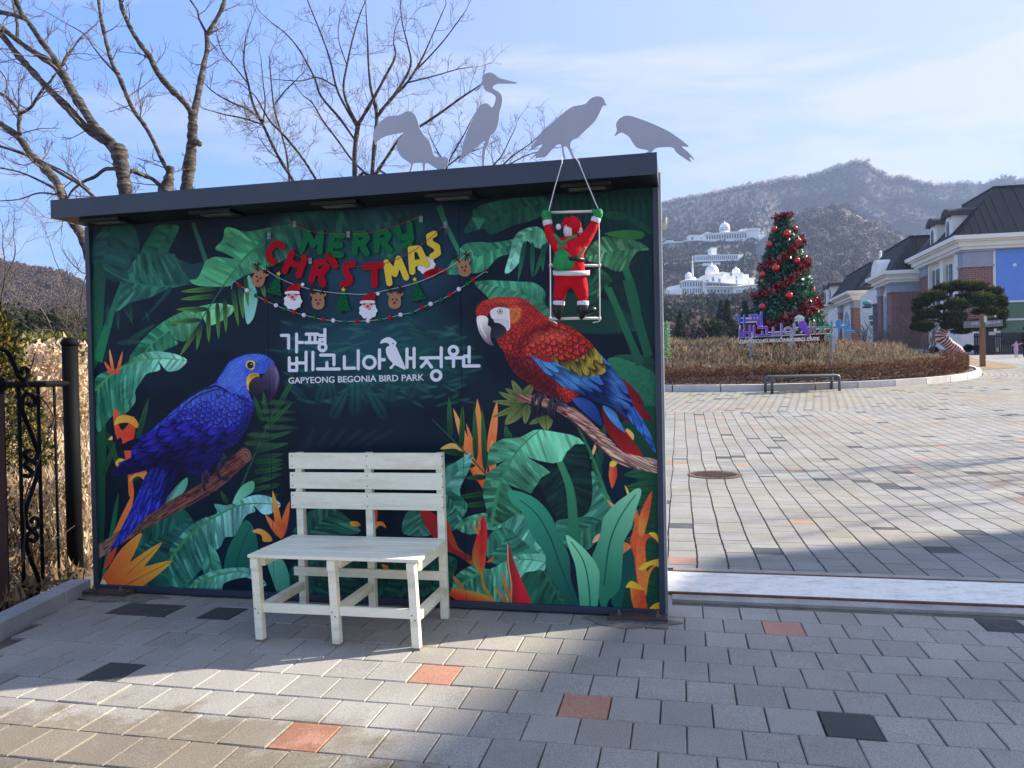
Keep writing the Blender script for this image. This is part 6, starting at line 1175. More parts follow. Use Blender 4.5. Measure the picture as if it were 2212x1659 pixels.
# ---- wayfinding post
wp = ground(*D('Zb', 1176, 1456)); WY = wp[1]; zbp = lambda x, y, d=0.0: at_y(*D('Zb', x, y), WY-d)
way = thing('signpost', 'brown timber signpost with two grey arms in front of the pine', 'signpost', wp); m_tim = pmat('signpost_timber', L(150, 112, 78), L(112, 82, 58), 3, .7, stretch=(6, 6, .4)); m_arm = pmat('sign_arm_grey', L(120, 126, 132), L(106, 112, 118), 3, .5)
tp_ = zbp(1176, 690); mb = MB(); mb.box(wp[0]-.09, wp[0]+.10, WY-.09, WY+.09, wp[2], tp_[2]); mb.build('post', m_tim, way, bevel=.015)
for (x0, y0), (x1, y1), tx_ in (((902, 843), (1148, 832), '\uac00\ud3c9 \uc0c8\uc815\uc6d0'), ((1205, 830), (1464, 815), '\ub9e4\ud45c\uc18c & \uce74\ud398')):
    mb = MB(); mb.beam(zbp(x0, y0, .1), zbp(x1, y1, .1), .06, .30); ar = mb.build('arm', m_arm, way)
    place_text(text_mesh(tx_, .1, m_letter, extrude=.001), zbp(x0+.45*(x1-x0) if x0 < 1000 else x0+20, y0+8, .135), zbp(x1-30, y1+6, .135), (0, -1, 0), ar, height=.12)
mb = MB(); mb.plate([zbp(x, y, .2) for x, y in ((1202, 715), (1232, 712), (1242, 770), (1238, 806), (1202, 808))], (0, 1, 0), .03); mb.build('info_plate', pmat('pale_plate', L(206, 216, 206), L(180, 206, 190), 3), way)

# ---- pruned pine with striped trunk wrap
PY = 47.5; zp = lambda x, y, d=0.0: at_y(*D('Zb', x, y), PY-d); sp = np.linalg.norm(zp(600, 600)-zp(500, 600))/100
pine = thing('pruned_pine', 'broad cloud pruned pine with a red and white striped wrapped trunk', 'pine tree', zp(815, 1290)); m_bark = pmat('pine_bark', L(96, 70, 56), L(66, 50, 42), 3, .95, bump=.6)
tp = [(815, 1295, 74), (812, 1240, 72), (770, 1190, 66), (700, 1140, 62), (640, 1085, 64), (575, 1030, 62), (580, 970, 54), (630, 910, 46), (660, 860, 40)]
TPt = catmull([(*zp(x, y), r*sp) for x, y, r in tp], 8, False); m_str = [pmat('wrap_red', L(140, 8, 30), L(120, 6, 26), 5, .6), pmat('wrap_white', L(226, 210, 214), L(214, 198, 204), 5, .6)]
acc = 0.0; seg = []
k0 = 0; K = len(TPt); nb_ = 17; idx = np.linspace(0, K-1, nb_+1)
def samp(t): i = int(min(t, K-1.001)); f_ = t-i; return TPt[i]*(1-f_)+TPt[min(i+1, K-1)]*f_
for i in range(nb_):
    t0, t1 = idx[i], idx[i+1]; tm = t0+(t1-t0)*.52
    for (u0, u1, m, rr2) in ((t0, tm, m_str[0], 1.03), (tm, t1, m_str[1], 1.0)):
        q2 = np.array([samp(u) for u in np.linspace(u0, u1, 3)]); mb = MB(); mb.tube(q2[:, :3], q2[:, 3]*rr2*1.2, 14, cap=False); mb.build('trunk_wrap', m, pine, smooth=True)
for pts, r0, r1 in (([(650, 870), (600, 760), (500, 600), (420, 580)], 30, 14), ([(655, 870), (760, 760), (900, 620), (1060, 560)], 28, 14), ([(650, 860), (560, 800), (400, 780), (260, 800)], 22, 10), ([(700, 800), (900, 800), (1200, 760), (1350, 800)], 22, 10), ([(600, 740), (640, 560), (700, 420), (760, 350)], 22, 10)):
    P = catmull([zp(x, y, .2) for x, y in pts], 4, False); mb = MB(); mb.tube(P, np.linspace(r0, r1, len(P))*sp, 7); mb.build('limb', m_bark, pine, smooth=True)
CL = [(820, 290, 220, 80, .5), (620, 330, 180, 75, .6), (1080, 300, 190, 80, .4), (1350, 380, 140, 80, .4), (470, 440, 200, 85, 1), (300, 520, 150, 80, .7), (220, 620, 70, 60, .5), (950, 450, 200, 60, .2), (790, 560, 190, 90, 1.4), (1180, 500, 200, 110, 1.2), (1430, 520, 120, 110, .6), (380, 700, 190, 80, .7), (240, 780, 90, 70, .7), (320, 880, 160, 90, .9), (180, 880, 60, 50, .6), (760, 740, 200, 90, 1.2), (680, 860, 130, 60, .8), (900, 860, 180, 60, .8), (860, 950, 150, 35, .5), (1250, 660, 250, 60, .6), (1480, 700, 75, 110, .4), (1100, 900, 100, 40, .3), (1440, 860, 80, 60, .3), (1280, 860, 110, 60, .3), (560, 600, 70, 40, .2), (1330, 800, 170, 40, .2)]
for i, (x, y, rx, ry, d) in enumerate(CL):
    rs = np.random.RandomState(100+i); n = int(46*math.sqrt(rx*ry)/3); c0 = zp(x, y, d); v = rs.randn(n, 3); v /= np.linalg.norm(v, axis=1)[:, None]; q2 = v*rs.uniform(.7, 1.12, (n, 1))*np.array([rx*sp, rx*sp*.7, ry*sp*1.2]); q2[:, 2] = np.where(q2[:, 2] < -.25*ry*sp, q2[:, 2]*.75, q2[:, 2])
    q2 *= (1+.22*np.sin(v[:, :1]*7+i)*np.cos(v[:, 2:]*6+v[:, 1:2]*5)); q2 *= (.82, .82, .80); P = c0+q2; cs = np.where(v[:, 2] > .55, rs.randint(2, 4, n), rs.randint(0, 3, n))  # upper needles take paler colours: shading painted into the pad tops
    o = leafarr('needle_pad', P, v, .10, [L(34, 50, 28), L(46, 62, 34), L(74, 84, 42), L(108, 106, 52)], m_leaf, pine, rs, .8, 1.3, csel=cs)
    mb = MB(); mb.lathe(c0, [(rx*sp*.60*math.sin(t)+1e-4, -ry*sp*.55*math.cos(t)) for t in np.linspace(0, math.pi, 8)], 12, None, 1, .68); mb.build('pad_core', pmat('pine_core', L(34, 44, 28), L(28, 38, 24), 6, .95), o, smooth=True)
# ---- people by the entrance
CHY = 44.0; ch = at_y(2199, 771, CHY); cg = G(CHY)
m_pink = pmat('pink_coat', L(220, 160, 190), L(206, 146, 178), 12, .9); m_skin = pmat('skin', L(226, 178, 152)); m_hair = pmat('dark_hair', L(36, 28, 26)); m_tights = pmat('pale_tights', L(206, 196, 200)); m_blk = pmat('black_coat', L(26, 28, 36)); m_shoe = pmat('pale_shoes', L(180, 170, 170))
def person(x, y, z0, H, coat, leg, label, arms, hair=.55):
    p = thing('person', label, 'person', (x, y, z0)); s = H/7.2; V3 = lambda a, b, c: np.array([x+a*s, y+b*s, z0+c*s])
    J = [(V3(0, 0, 3.6), .85*s, .6*s), (V3(0, 0, 4.7), .75*s, .5*s), (V3(0, 0, 5.6), .72*s, .45*s), (V3(0, 0, 6.05), .3*s, .3*s), (V3(0, 0, 6.35), .30*s, .30*s), (V3(0, -.02, 6.8), .46*s, .5*s), (V3(0, 0, 7.1), .34*s, .36*s),
         (V3(-.8, 0, 5.55), .3*s, .3*s), (V3(*arms[0]), .26*s, .26*s), (V3(*arms[1]), .16*s, .16*s), (V3(.8, 0, 5.55), .3*s, .3*s), (V3(*arms[2]), .26*s, .26*s), (V3(*arms[3]), .16*s, .16*s),
         (V3(-.4, 0, 2.9), .42*s, .42*s), (V3(-.42, 0, 1.6), .3*s, .3*s), (V3(-.42, .05, .3), .2*s, .2*s), (V3(-.45, -.35, .12), .18*s, .14*s), (V3(.4, 0, 2.9), .42*s, .42*s), (V3(.42, 0, 1.6), .3*s, .3*s), (V3(.42, .05, .3), .2*s, .2*s), (V3(.45, -.35, .12), .18*s, .14*s)]
    E = [(0, 1), (1, 2), (2, 3), (3, 4), (4, 5), (5, 6), (2, 7), (7, 8), (8, 9), (2, 10), (10, 11), (11, 12), (0, 13), (13, 14), (14, 15), (15, 16), (0, 17), (17, 18), (18, 19), (19, 20)]
    b = skin('body', J, E, m_skin, p, 2); b.data.materials.append(coat); b.data.materials.append(leg)
    for po_ in b.data.polygons:
        c = po_.center; zz = (c.z-z0)/s
        hnd = min(np.linalg.norm(np.array(c)-V3(*arms[1])), np.linalg.norm(np.array(c)-V3(*arms[3])))
        po_.material_index = 0 if (zz > 6.15 or hnd < .28*s) else (1 if zz > 2.9 else 2)
    mb = MB(); mb.lathe(V3(0, 0, 0), [(.98*s, 2.75*s), (.9*s, 3.3*s), (.8*s, 4.3*s), (.78*s, 5.2*s), (.5*s, 5.8*s), (.3*s, 6.0*s)], 14, None, 1, .72); mb.build('coat', coat, p, smooth=True)
    mb = MB(); mb.ball(V3(0, .1, 6.95), hair*s, 12, 8, (1, 1, 1)); mb.build('hair', m_hair, p, smooth=True)
    for sg in (-.43, .43): mb = MB(); mb.ball(V3(sg, -.2, .16), .3*s, 10, 6, (.8, 1.5, .6)); mb.build('shoe', m_shoe, p, smooth=True)
    return p
person(ch[0]-.1, CHY, cg, .98, m_pink, m_tights, 'small child in a pink coat with both arms held out', ((-1.5, -.2, 4.9), (-2.1, -.3, 5.1), (1.5, -.2, 5.5), (2.1, -.2, 6.0)))
person(ch[0]+.52, CHY+.1, cg, 1.72, m_blk, m_blk, 'adult in dark clothes at the photo edge holding the child by the hand', ((-1.0, -.1, 4.2), (-1.05, -.3, 3.2), (1.0, 0, 4.3), (1.05, -.1, 3.1)))
# stone lantern-like white thing among the shrubs and container behind
mb = MB(); a_, b_ = at_y(*D('Z5', 551, 1478), 70), at_y(*D('Z5', 915, 1532), 70); mb.box(a_[0], b_[0], 70, 76, b_[2]-2, a_[2]); ct = mb.build('storage_container', pmat('container_white', L(206, 214, 226), L(196, 204, 218), 2, .6), None); tag(ct, 'long low white metal shed roof beyond the dry shrubs left of the tree', 'shed')
# ------------------------------------------------------------------ the brick and white park building on the right
m_wht = pmat('white_render', L(250, 243, 228), L(240, 234, 220), 1.5, .7); m_cor = pmat('white_cornice', L(252, 246, 232), L(246, 240, 226), 1.2, .65); m_roof = pmat('dark_metal_roof', L(52, 49, 50), L(42, 41, 44), 1.0, .6); m_grey = pmat('grey_capital', L(168, 172, 180), L(156, 160, 170), 2, .7); m_win = pmat('window_glass', L(84, 104, 128), L(60, 78, 100), .6, .12, spec=.9)
def brick_mat():
    m = bpy.data.materials.new('brick'); m.use_nodes = True; t = m.node_tree; p = t.nodes['Principled BSDF']; tcn = N(t, 'ShaderNodeNewGeometry'); mp_ = N(t, 'ShaderNodeMapping'); mp_.inputs['Rotation'].default_value = (0, 0, TH)
    t.links.new(tcn.outputs['Position'], mp_.inputs['Vector']); sx = N(t, 'ShaderNodeSeparateXYZ'); t.links.new(mp_.outputs['Vector'], sx.inputs[0]); ad_ = N(t, 'ShaderNodeMath', operation='ADD'); t.links.new(sx.outputs['X'], ad_.inputs[0]); t.links.new(sx.outputs['Y'], ad_.inputs[1])
    cx_ = N(t, 'ShaderNodeCombineXYZ'); t.links.new(ad_.outputs[0], cx_.inputs['X']); t.links.new(sx.outputs['Z'], cx_.inputs['Y'])
    br = N(t, 'ShaderNodeTexBrick'); br.inputs['Scale'].default_value = 1; br.inputs['Brick Width'].default_value = .42; br.inputs['Row Height'].default_value = .15; br.inputs['Mortar Size'].default_value = .014
    br.inputs['Color1'].default_value = L(146, 98, 86); br.inputs['Color2'].default_value = L(128, 84, 76); br.inputs['Mortar'].default_value = L(160, 146, 140); t.links.new(cx_.outputs[0], br.inputs['Vector'])
    t.links.new(br.outputs['Color'], p.inputs['Base Color']); p.inputs['Roughness'].default_value = .85; b = N(t, 'ShaderNodeBump'); b.inputs['Strength'].default_value = .4; t.links.new(br.outputs['Fac'], b.inputs['Height']); b.invert = True; t.links.new(b.outputs['Normal'], p.inputs['Normal']); return m
m_brick = brick_mat()
def UV_(u, v, z): return U*u+V*v+np.array([0, 0, z])
def ubox(mb_, u0, u1, v0, v1, z0, z1): return mb_.box8([UV_(u0, v0, z0), UV_(u1, v0, z0), UV_(u1, v1, z0), UV_(u0, v1, z0), UV_(u0, v0, z1), UV_(u1, v0, z1), UV_(u1, v1, z1), UV_(u0, v1, z1)])
def uv_of(px, Y): X = (px-CX)/F*Y; return X*U[0]+Y*U[1], X*V[0]+Y*V[1]
def v_at(px, u):   # where the plane u = const meets a picture column
    k = (px-CX)/F; return u*(U[0]-k*U[1])/(k*V[1]-V[0])
bld = thing('park_building', 'long white and red brick park building with dark mansard roofs and dormers', 'building', UV_(26, 75, 3))
def bpart(name, mat, *boxes, parent=None, **k):
    mb_ = MB()
    for b in boxes: ubox(mb_, *b)
    return mb_.build(name, mat, parent or bld, **k)
def arch(u, v0, v1, z0, z1, d=.10, mat=None, name='arched_niche', parent=None, frame=True):   # on a left-facing wall
    vc, r = (v0+v1)/2, (v1-v0)/2; pts = [(v1, z0), (v1, z1-r)]+[(vc+r*math.cos(t), z1-r+r*math.sin(t)) for t in np.linspace(.2, math.pi-.2, 8)]+[(v0, z1-r), (v0, z0)]
    mb_ = MB(); mb_.plate([UV_(u, v, z) for v, z in pts], -U, d); o = mb_.build(name, mat or m_cor, parent or bld)
    if frame:
        pi_ = [(vc+(v-vc)*.72, z0+(z-z0)*.93) for v, z in pts]; mb_ = MB(); mb_.plate([UV_(u-d-.01, v, z) for v, z in pi_], -U, .02); mb_.build('arch_recess', m_grey, o)
    return o
def cornice(u0, u1, v0, v1, z, parent=None):
    for dz0, dz1, e in ((-.95, -.75, .12), (-.748, -.42, .30), (-.418, -.30, .52), (-.298, 0, .72)): bpart('cornice', m_cor, (u0-e, u1+e, v0-e, v1+e, z+dz0, z+dz1))
def mansard(u0, u1, v0, v1, z, h, ins, nrib=0):
    mb_ = MB(); i = ins; mb_.box8([UV_(u0, v0, z), UV_(u1, v0, z), UV_(u1, v1, z), UV_(u0, v1, z), UV_(u0+i, v0+i, z+h), UV_(u1-i, v0+i, z+h), UV_(u1-i, v1-i, z+h), UV_(u0+i, v1-i, z+h)]); o = mb_.build('roof', m_roof, bld)
    mb_ = MB()
    for k in np.arange(u0+i+.3, u1-i, .9): mb_.beam(UV_(k, v0-.02, z), UV_(k, v0+i-.02, z+h), .05, .06, up=-V)
    for k in np.arange(v0+i+.3, v1-i, .9): mb_.beam(UV_(u0-.02, k, z), UV_(u0+i-.02, k, z+h), .05, .06, up=-U)
    n_ = int(i/.5)
    for k in range(n_):
        f_ = k/n_; mb_.beam(UV_(u0-.02, v0+i*f_, z), UV_(u0+i*f_-.02, v0+i*f_, z+h*f_), .05, .06, up=-U); mb_.beam(UV_(u0+i*f_, v0-.02, z), UV_(u0+i*f_, v0+i*f_-.02, z+h*f_), .05, .06, up=-V)
    sm_ = mb_.build('seam', m_roof, o); sm_['kind'] = 'stuff'; mb_ = MB(); ubox(mb_, u0+i-.1, u1-i+.1, v0+i-.1, v1-i+.1, z+h-.05, z+h+.08); mb_.build('ridge_cap', m_roof, o); return o
def dormer(u, v, z, w_, h_, dep):
    d = bpart('dormer', m_wht, (u, u+dep, v-w_/2, v+w_/2, z, z+h_)); arch(u, v-w_*.36, v+w_*.36, z+.1, z+h_*1.0, .08, m_cor, 'dormer_frame', d, False)
    mb_ = MB(); vc, r = v, w_*.2; pts = [(v+r, z+.35), (v+r, z+h_*.7)]+[(v+r*math.cos(t), z+h_*.7+r*math.sin(t)) for t in (.8, 1.57, 2.3)]+[(v-r, z+h_*.7), (v-r, z+.35)]; mb_.plate([UV_(u-.09, a, b) for a, b in pts], -U, .02); mb_.build('dormer_window', m_win, d)
    mb_ = MB(); R_ = w_*.62
    prof = [(v+R_*1.15, z+h_*.98)]+[(v+R_*math.cos(t), z+h_+R_*.62*math.sin(t)) for t in np.linspace(.15, math.pi-.15, 9)]+[(v-R_*1.15, z+h_*.98)]
    mb_.plate([UV_(u-.3, a, b) for a, b in prof], U, dep+.5); mb_.build('dormer_roof', m_roof, d)
# block 1 (nearest)
u1, v1 = uv_of(2082, 55.0); Z1 = at_y(2080, 511, 55.0)[2]; vend = v_at(1987, u1)
bpart('wall', m_wht, (u1+.5, u1+18, v1+.5, vend+3, 1.5, Z1-.9)); cornice(u1, u1+18, v1, vend+3, Z1); 
mansard(u1-.3, u1+18, v1-.3, vend+3, Z1+.03, 4.0, 3.6)
def pier(u0, u_1, v0, v_1, z1, cap=.85):
    b = bpart('brick_pier', m_brick, (u0, u_1, v0, v_1, 1.5, z1-cap)); bpart('capital', m_grey, (u0-.02, u_1+.02, v0-.02, v_1+.02, z1-cap+.002, z1-.15), (u0-.12, u_1+.12, v0-.12, v_1+.12, z1-.148, z1), (u0-.08, u_1+.08, v0-.08, v_1+.08, z1-cap-.0, z1-cap+.15))
    for k in range(3): bpart('brick_band', m_brick, (u0-.03, u_1+.03, v0-.03, v_1+.03, z1-cap-1.7-k*1.9, z1-cap-1.58-k*1.9))
    return b
zc = Z1-.95; pier(u1+.08, u1+2.0, v1+.08, v1+1.1, zc, 1.25); bpart('plinth', m_wht, (u1-.25, u1+2.3, v1-.25, v1+1.4, 1.5, at_y(2105, 717, 55)[2]))
pier(u1+.08, u1+1.2, vend-1.9, vend-.1, zc)
for px in (2072, 2040, 2010): vv = v_at(px, u1+.3); bpart('pilaster', m_cor, (u1+.18, u1+.6, vv-.35, vv+.35, 1.5, zc-.01))
for a, b in ((2060, 2046), (2034, 2016)):
    va, vb = v_at(a, u1+.45), v_at(b, u1+.45); w_ = bpart('window', m_win, (u1+.44, u1+.5, va+.1, vb-.1, 5.0, zc-.5)); bpart('mullion', m_cor, (u1+.40, u1+.44, (va+vb)/2-.05, (va+vb)/2+.05, 5.0, zc-.5), (u1+.40, u1+.44, va+.1, vb-.1, 7.2, 7.3), parent=w_)
for px in (2022, 2056): dormer(u1+.35, v_at(px, u1+.4), Z1+.02, 1.5, 2.1, 2.5)
# glazed front with the blue and green wrap, entrance below
ug = uv_of(2140, 55.6)[0]; bpart('front_column', m_cor, (ug-.35, ug+.1, v1+.2, v1+.7, 1.5, zc-.01))
zt, zm, zb_ = at_y(2160, 537, 56)[2], at_y(2160, 655, 56)[2], at_y(2160, 735, 56)[2]
def screen_mat(name, c1, c2, dots):
    m = pmat(name, L(*c1), L(*c2), .5, .2, spec=.8); t = m.node_tree; p = [n for n in t.nodes if n.type == 'BSDF_PRINCIPLED'][0]; src = p.inputs['Base Color'].links[0].from_socket
    g = N(t, 'ShaderNodeNewGeometry'); vo = N(t, 'ShaderNodeTexVoronoi'); vo.inputs['Scale'].default_value = dots; t.links.new(g.outputs['Position'], vo.inputs['Vector']); mr_ = N(t, 'ShaderNodeMapRange'); mr_.inputs['From Min'].default_value = .06; mr_.inputs['From Max'].default_value = .13; mr_.inputs['To Min'].default_value = 1; mr_.inputs['To Max'].default_value = 0; t.links.new(vo.outputs['Distance'], mr_.inputs['Value'])
    mx_ = N(t, 'ShaderNodeMix', data_type='RGBA'); mx_.inputs['B'].default_value = (.9, .92, 1, 1); t.links.new(src, mx_.inputs['A']); t.links.new(mr_.outputs[0], mx_.inputs['Factor']); t.links.new(mx_.outputs['Result'], p.inputs['Base Color']); return m
m_sb, m_sg = screen_mat('screen_blue', (96, 150, 236), (82, 136, 226), .75), screen_mat('screen_green', (58, 116, 96), (44, 98, 80), .6)
for i in range(3):
    ua, ub = ug+.12+i*3.2, ug+.12+(i+1)*3.2-.03; bpart('glass_panel', m_sb, (ua, ub, v1+.35, v1+.4, zm+.06, zt)); bpart('glass_panel', m_sg, (ua, ub, v1+.35, v1+.4, (zm+zb_)/2+.14, zm-.06)); bpart('glass_panel', m_sg, (ua, ub, v1+.35, v1+.4, zb_, (zm+zb_)/2+.0))
bpart('transom', m_cor, (ug+.1, ug+10, v1+.3, v1+.42, zm-.058, zm+.058)); bpart('transom', m_cor, (ug+.1, ug+10, v1+.3, v1+.42, (zm+zb_)/2+.01, (zm+zb_)/2+.13)); bpart('lintel', m_roof, (ug-.1, ug+10, v1+.0, v1+.44, zb_-.35, zb_-.01)); bpart('soffit_band', m_cor, (ug+.1, ug+10, v1+.28, v1+.45, zt+.01, Z1-.96))
m_ent = pmat('entrance_timber', L(92, 62, 46), L(70, 48, 38), 2, .7); bpart('entrance_wall', m_ent, (ug-.2, ug+10, v1+.455, v1+.49, 3.9, zb_-.36)); m_df = pmat('dark_fence', L(40, 44, 54), L(34, 38, 46), 3, .6)
fg = G(50)
fence2 = thing('picket_fence', 'dark slatted fence under the timber entrance wall', 'fence', at_y(2160, 760, 49)); zt2 = at_y(2160, 719.5, 49)[2]
for i in range(44):
    p = at_y(2105, 770, 49)+np.array([i*.14, 0, 0]); mb = MB(); mb.box(p[0], p[0]+.105, 49, 49.03, G(49)-.1, zt2+.02); mb.build('picket', m_df, fence2)
mb = MB(); mb.box(at_y(2105, 770, 49)[0], at_y(2105, 770, 49)[0]+6.2, 49.03, 49.07, zt2-.25, zt2-.15); mb.build('rail', m_df, fence2)
kz = at_y(*D('Zb', 1216, 1100), 48.5); kiosk = thing('booth', 'narrow dark grey booth behind the timber signpost', 'booth', (kz[0], 48.5, G(48))); mb = MB(); tpz = at_y(*D('Zb', 1216, 880), 48.2)[2]; x0, x1 = at_y(*D('Zb', 1205, 1), 48.2)[0], at_y(*D('Zb', 1330, 1), 48.2)[0]; mb.box(x0, x1, 48.2, 48.8, G(48)-.1, tpz); mb.build('body', m_df, kiosk); a_, b_ = at_y(*D('Zb', 1270, 945), 48.1), at_y(*D('Zb', 1366, 992), 48.1); mb = MB(); mb.box(a_[0], b_[0], 48.12, 48.15, b_[2], a_[2]); mb.build('notice', pmat('notice_white', L(206, 212, 226)), kiosk)
mb = MB(); a_, b_ = at_y(*D('Zb', 1380, 1175), 48.9), at_y(*D('Zb', 1410, 1235), 48.9); mb.box(a_[0], b_[0], 48.9, 48.95, b_[2], a_[2]); mb.build('small_sign', pmat('cream_card', L(206, 196, 140)), fence2)
# further pavilions
for k, (pxc, yc, pxs, vdep) in enumerate(((1926, 586, 1894, 0), (1845, 629, 1810, 0), (1798, 657, 1772, 0))):
    Yk = (66.0, 82.2, 98.0)[k]; uk, vk = uv_of(pxc, Yk); Zk = at_y(pxc, yc, Yk)[2]; ve = v_at(pxs, uk); wd_ = (6.0, 6.0, 6.0)[k]; zk = Zk-.95
    bpart('wall', m_wht, (uk+.4, uk+14, vk+.4, ve+(8 if k < 2 else 2), 1.5, Zk-.9)); cornice(uk, uk+wd_, vk, ve, Zk)
    bpart('cornice', m_cor, (uk+1.2, uk+14, vk+.3, ve+9, Zk-.94, Zk-.3)); mansard(uk+.3, uk+wd_+8, vk+.3, ve+(8 if k < 2 else 2), Zk+.02, 3.2 if k < 2 else 2.6, 2.0)
    pier(uk+.08, uk+(2.7 if k == 0 else 3.0), vk+.08, vk+1.6, zk); pier(uk+.08, uk+1.0, ve-1.6, ve-.2, zk); arch(uk+.39, vk+1.9, ve-1.8, 2.5, zk-.5, .16)
    bpart('pilaster', m_cor, (uk+3.0, uk+3.5, vk+.15, vk+.5, 1.5, zk-.01))
    if k == 2:
        for vv in (vk+1.2, vk+4.5): dormer(uk+.2, vv, Zk, 1.6, 2.4, 2.5)
    if k == 0: # round gable above
        mb_ = MB(); vc = ve+.6; pts = [(vc+1.6*math.cos(t), Zk+1.75*math.sin(t)) for t in np.linspace(0, math.pi, 12)]; mb_.plate([UV_(uk+.1, a, b) for a, b in pts], U, 2.5); mb_.build('round_gable', m_cor, bld)
flag = thing('mast', 'slim white mast rising behind the far pavilion roofs', 'mast', at_y(1903, 700, 110)); a_ = at_y(*D('Z6', 633, 560), 110); mb = MB(); mb.tube([(a_[0], 110, 3), tuple(a_)], .14, 6); mb.build('pole', m_cor, flag)
# shrubs, clipped balls and bare bushes at the foot of the building
rs = np.random.RandomState(31)
for i, (x, y, r_, Y) in enumerate(((965, 1185, 60, 50), (1085, 1185, 50, 50), (470, 1215, 60, 52))):
    c0 = at_y(*D('Zb', x, y), Y); n = 900; v = rs.randn(n, 3); v /= np.linalg.norm(v, axis=1)[:, None]; P = c0+v*np.array([1, 1, .8])*r_/3.687/1.8228*Y/F*rs.uniform(.8, 1, (n, 1))
    o = leafarr('clipped_bush', P, v, .09, [L(34, 50, 32), L(44, 60, 38)], m_leaf, None, rs); tag(o, ['dark clipped bush beside the white plinth, right of the striped trunk', 'dark clipped bush just left of the timber signpost', 'dark low bush left of the striped trunk'][i], 'bush')
# dry lawn right of the island
mb = MB(); m_lawn = pmat('dry_lawn', L(150, 128, 92), L(122, 102, 74), 1.5, .95, bump=.5, bscale=30, fine=.15, fscale=25)
lp_ = [(1985, 797), (2190, 795), (2150, 782), (2110, 776), (2075, 765), (1990, 757), (1920, 757), (1960, 775)]; P = catmull([ground(*p)[:2] for p in lp_], 6); c0 = P.mean(0)
nr = 14; vs = [(c0[0]+(p[0]-c0[0])*k/nr, c0[1]+(p[1]-c0[1])*k/nr) for k in range(nr+1) for p in P]; L_ = len(P)
mb.add([(x, y, G(y)+.012+.06*(1-(i//L_)/nr)) for i, (x, y) in enumerate(vs)], [(k*L_+j, (k+1)*L_+j, (k+1)*L_+(j+1) % L_, k*L_+(j+1) % L_) for k in range(nr) for j in range(L_)]); struct('lawn', mb, m_lawn)
# ------------------------------------------------------------------ hills and mountains
def interp(pts, x): return float(np.interp(x, [p[0] for p in pts], [p[1] for p in pts]))
def hill_mat(name, c1, c2, c3_, sc):
    return pmat(name, c1, c2, sc, .95, c3=c3_, bump=1.0, bscale=sc*5, detail=8, fine=.25, fscale=sc*9)
m_wood = pmat('far_wood', L(252, 252, 252), L(226, 226, 226), 2, .95, attr=True, spec=.05)
m_mt = hill_mat('mountain_wood', L(48, 46, 44), L(66, 62, 58), L(56, 54, 50), .02); m_mt2 = hill_mat('spur_wood', L(98, 90, 82), L(144, 132, 120), L(118, 108, 98), .03); m_mt3 = hill_mat('brown_wood', L(96, 80, 70), L(124, 104, 90), L(110, 92, 80), .035)
class Surf:
    def __init__(s, ridge, foot, dfun, amp=.05, seed=0, nsc=.006): s.r, s.f, s.d, s.amp, s.seed, s.n = ridge, foot, dfun, amp, seed, nsc
    def pt(s, x, t):
        yr, yf = interp(s.r, x), interp(s.f, x); y = yf+(yr-yf)*t; d = s.d(x, t)
        nv = mnoise.fractal(Vector((x*s.n, t*6+s.seed, d*.004)), .9, 2.1, 6); rid = abs(mnoise.noise(Vector((x*s.n*2.2+t*1.5, t*2.0, s.seed+5))))
        d *= 1+s.amp*(nv-.9*rid)*(1-.6*t)*min(1, t*6); return at_y(x, y, d)
    def mesh(s, name, x0, x1, nx, nt, mat):
        mb_ = MB(); vs = [s.pt(x, t) for t in np.linspace(0, 1, nt) for x in np.linspace(x0, x1, nx)]; vs += [v*np.array([1, 1, .45])+np.array([0, 200, 0]) for v in vs[-nx:]]; nt += 1
        mb_.add(vs, [(j*nx+i, j*nx+i+1, (j+1)*nx+i+1, (j+1)*nx+i) for j in range(nt-1) for i in range(nx-1)]); return struct(name, mb_, mat, smooth=True)
RM = [(300, 640), (600, 640), (900, 560), (1200, 500), (1434, 444), (1480, 433), (1530, 424), (1600, 410), (1650, 400), (1700, 391), (1740, 389), (1780, 376), (1815, 363), (1850, 353), (1868, 354), (1890, 371), (1920, 391), (1950, 386), (1985, 400), (2030, 406), (2080, 402), (2130, 396), (2170, 383), (2212, 389), (2400, 420), (2900, 520)]
def dm(x, t):
    a = 150+1050*t**1.6; b = 830+370*t; k = min(max((x-1610)/90, 0), 1); k = k*k*(3-2*k); return a*(1-k)+b*k
main = Surf(RM, [(0, 792), (1600, 792), (1720, 640), (2900, 640)], dm, .07, 1, .004); main.mesh('mountain', 300, 2900, 240, 110, m_mt)
SP_ = [(1500, 640), (1640, 520), (1711, 468), (1760, 459), (1825, 450), (1870, 474), (1930, 503), (2000, 532), (2060, 556), (2150, 580), (2300, 600)]
spur = Surf(SP_, [(1500, 780), (2300, 780)], lambda x, t: 230+470*t**1.2, .10, 4, .008); spur.mesh('hill', 1560, 2300, 130, 70, m_mt2)
LM = [(-500, 520), (-200, 560), (0, 566), (30, 573), (60, 580), (100, 584), (130, 589), (160, 603), (185, 622), (210, 636), (400, 700), (700, 740)]
left = Surf(LM, [(-500, 770), (700, 780)], lambda x, t: 160+300*t, .08, 8, .01); left.mesh('hill', -500, 650, 120, 60, m_mt3)
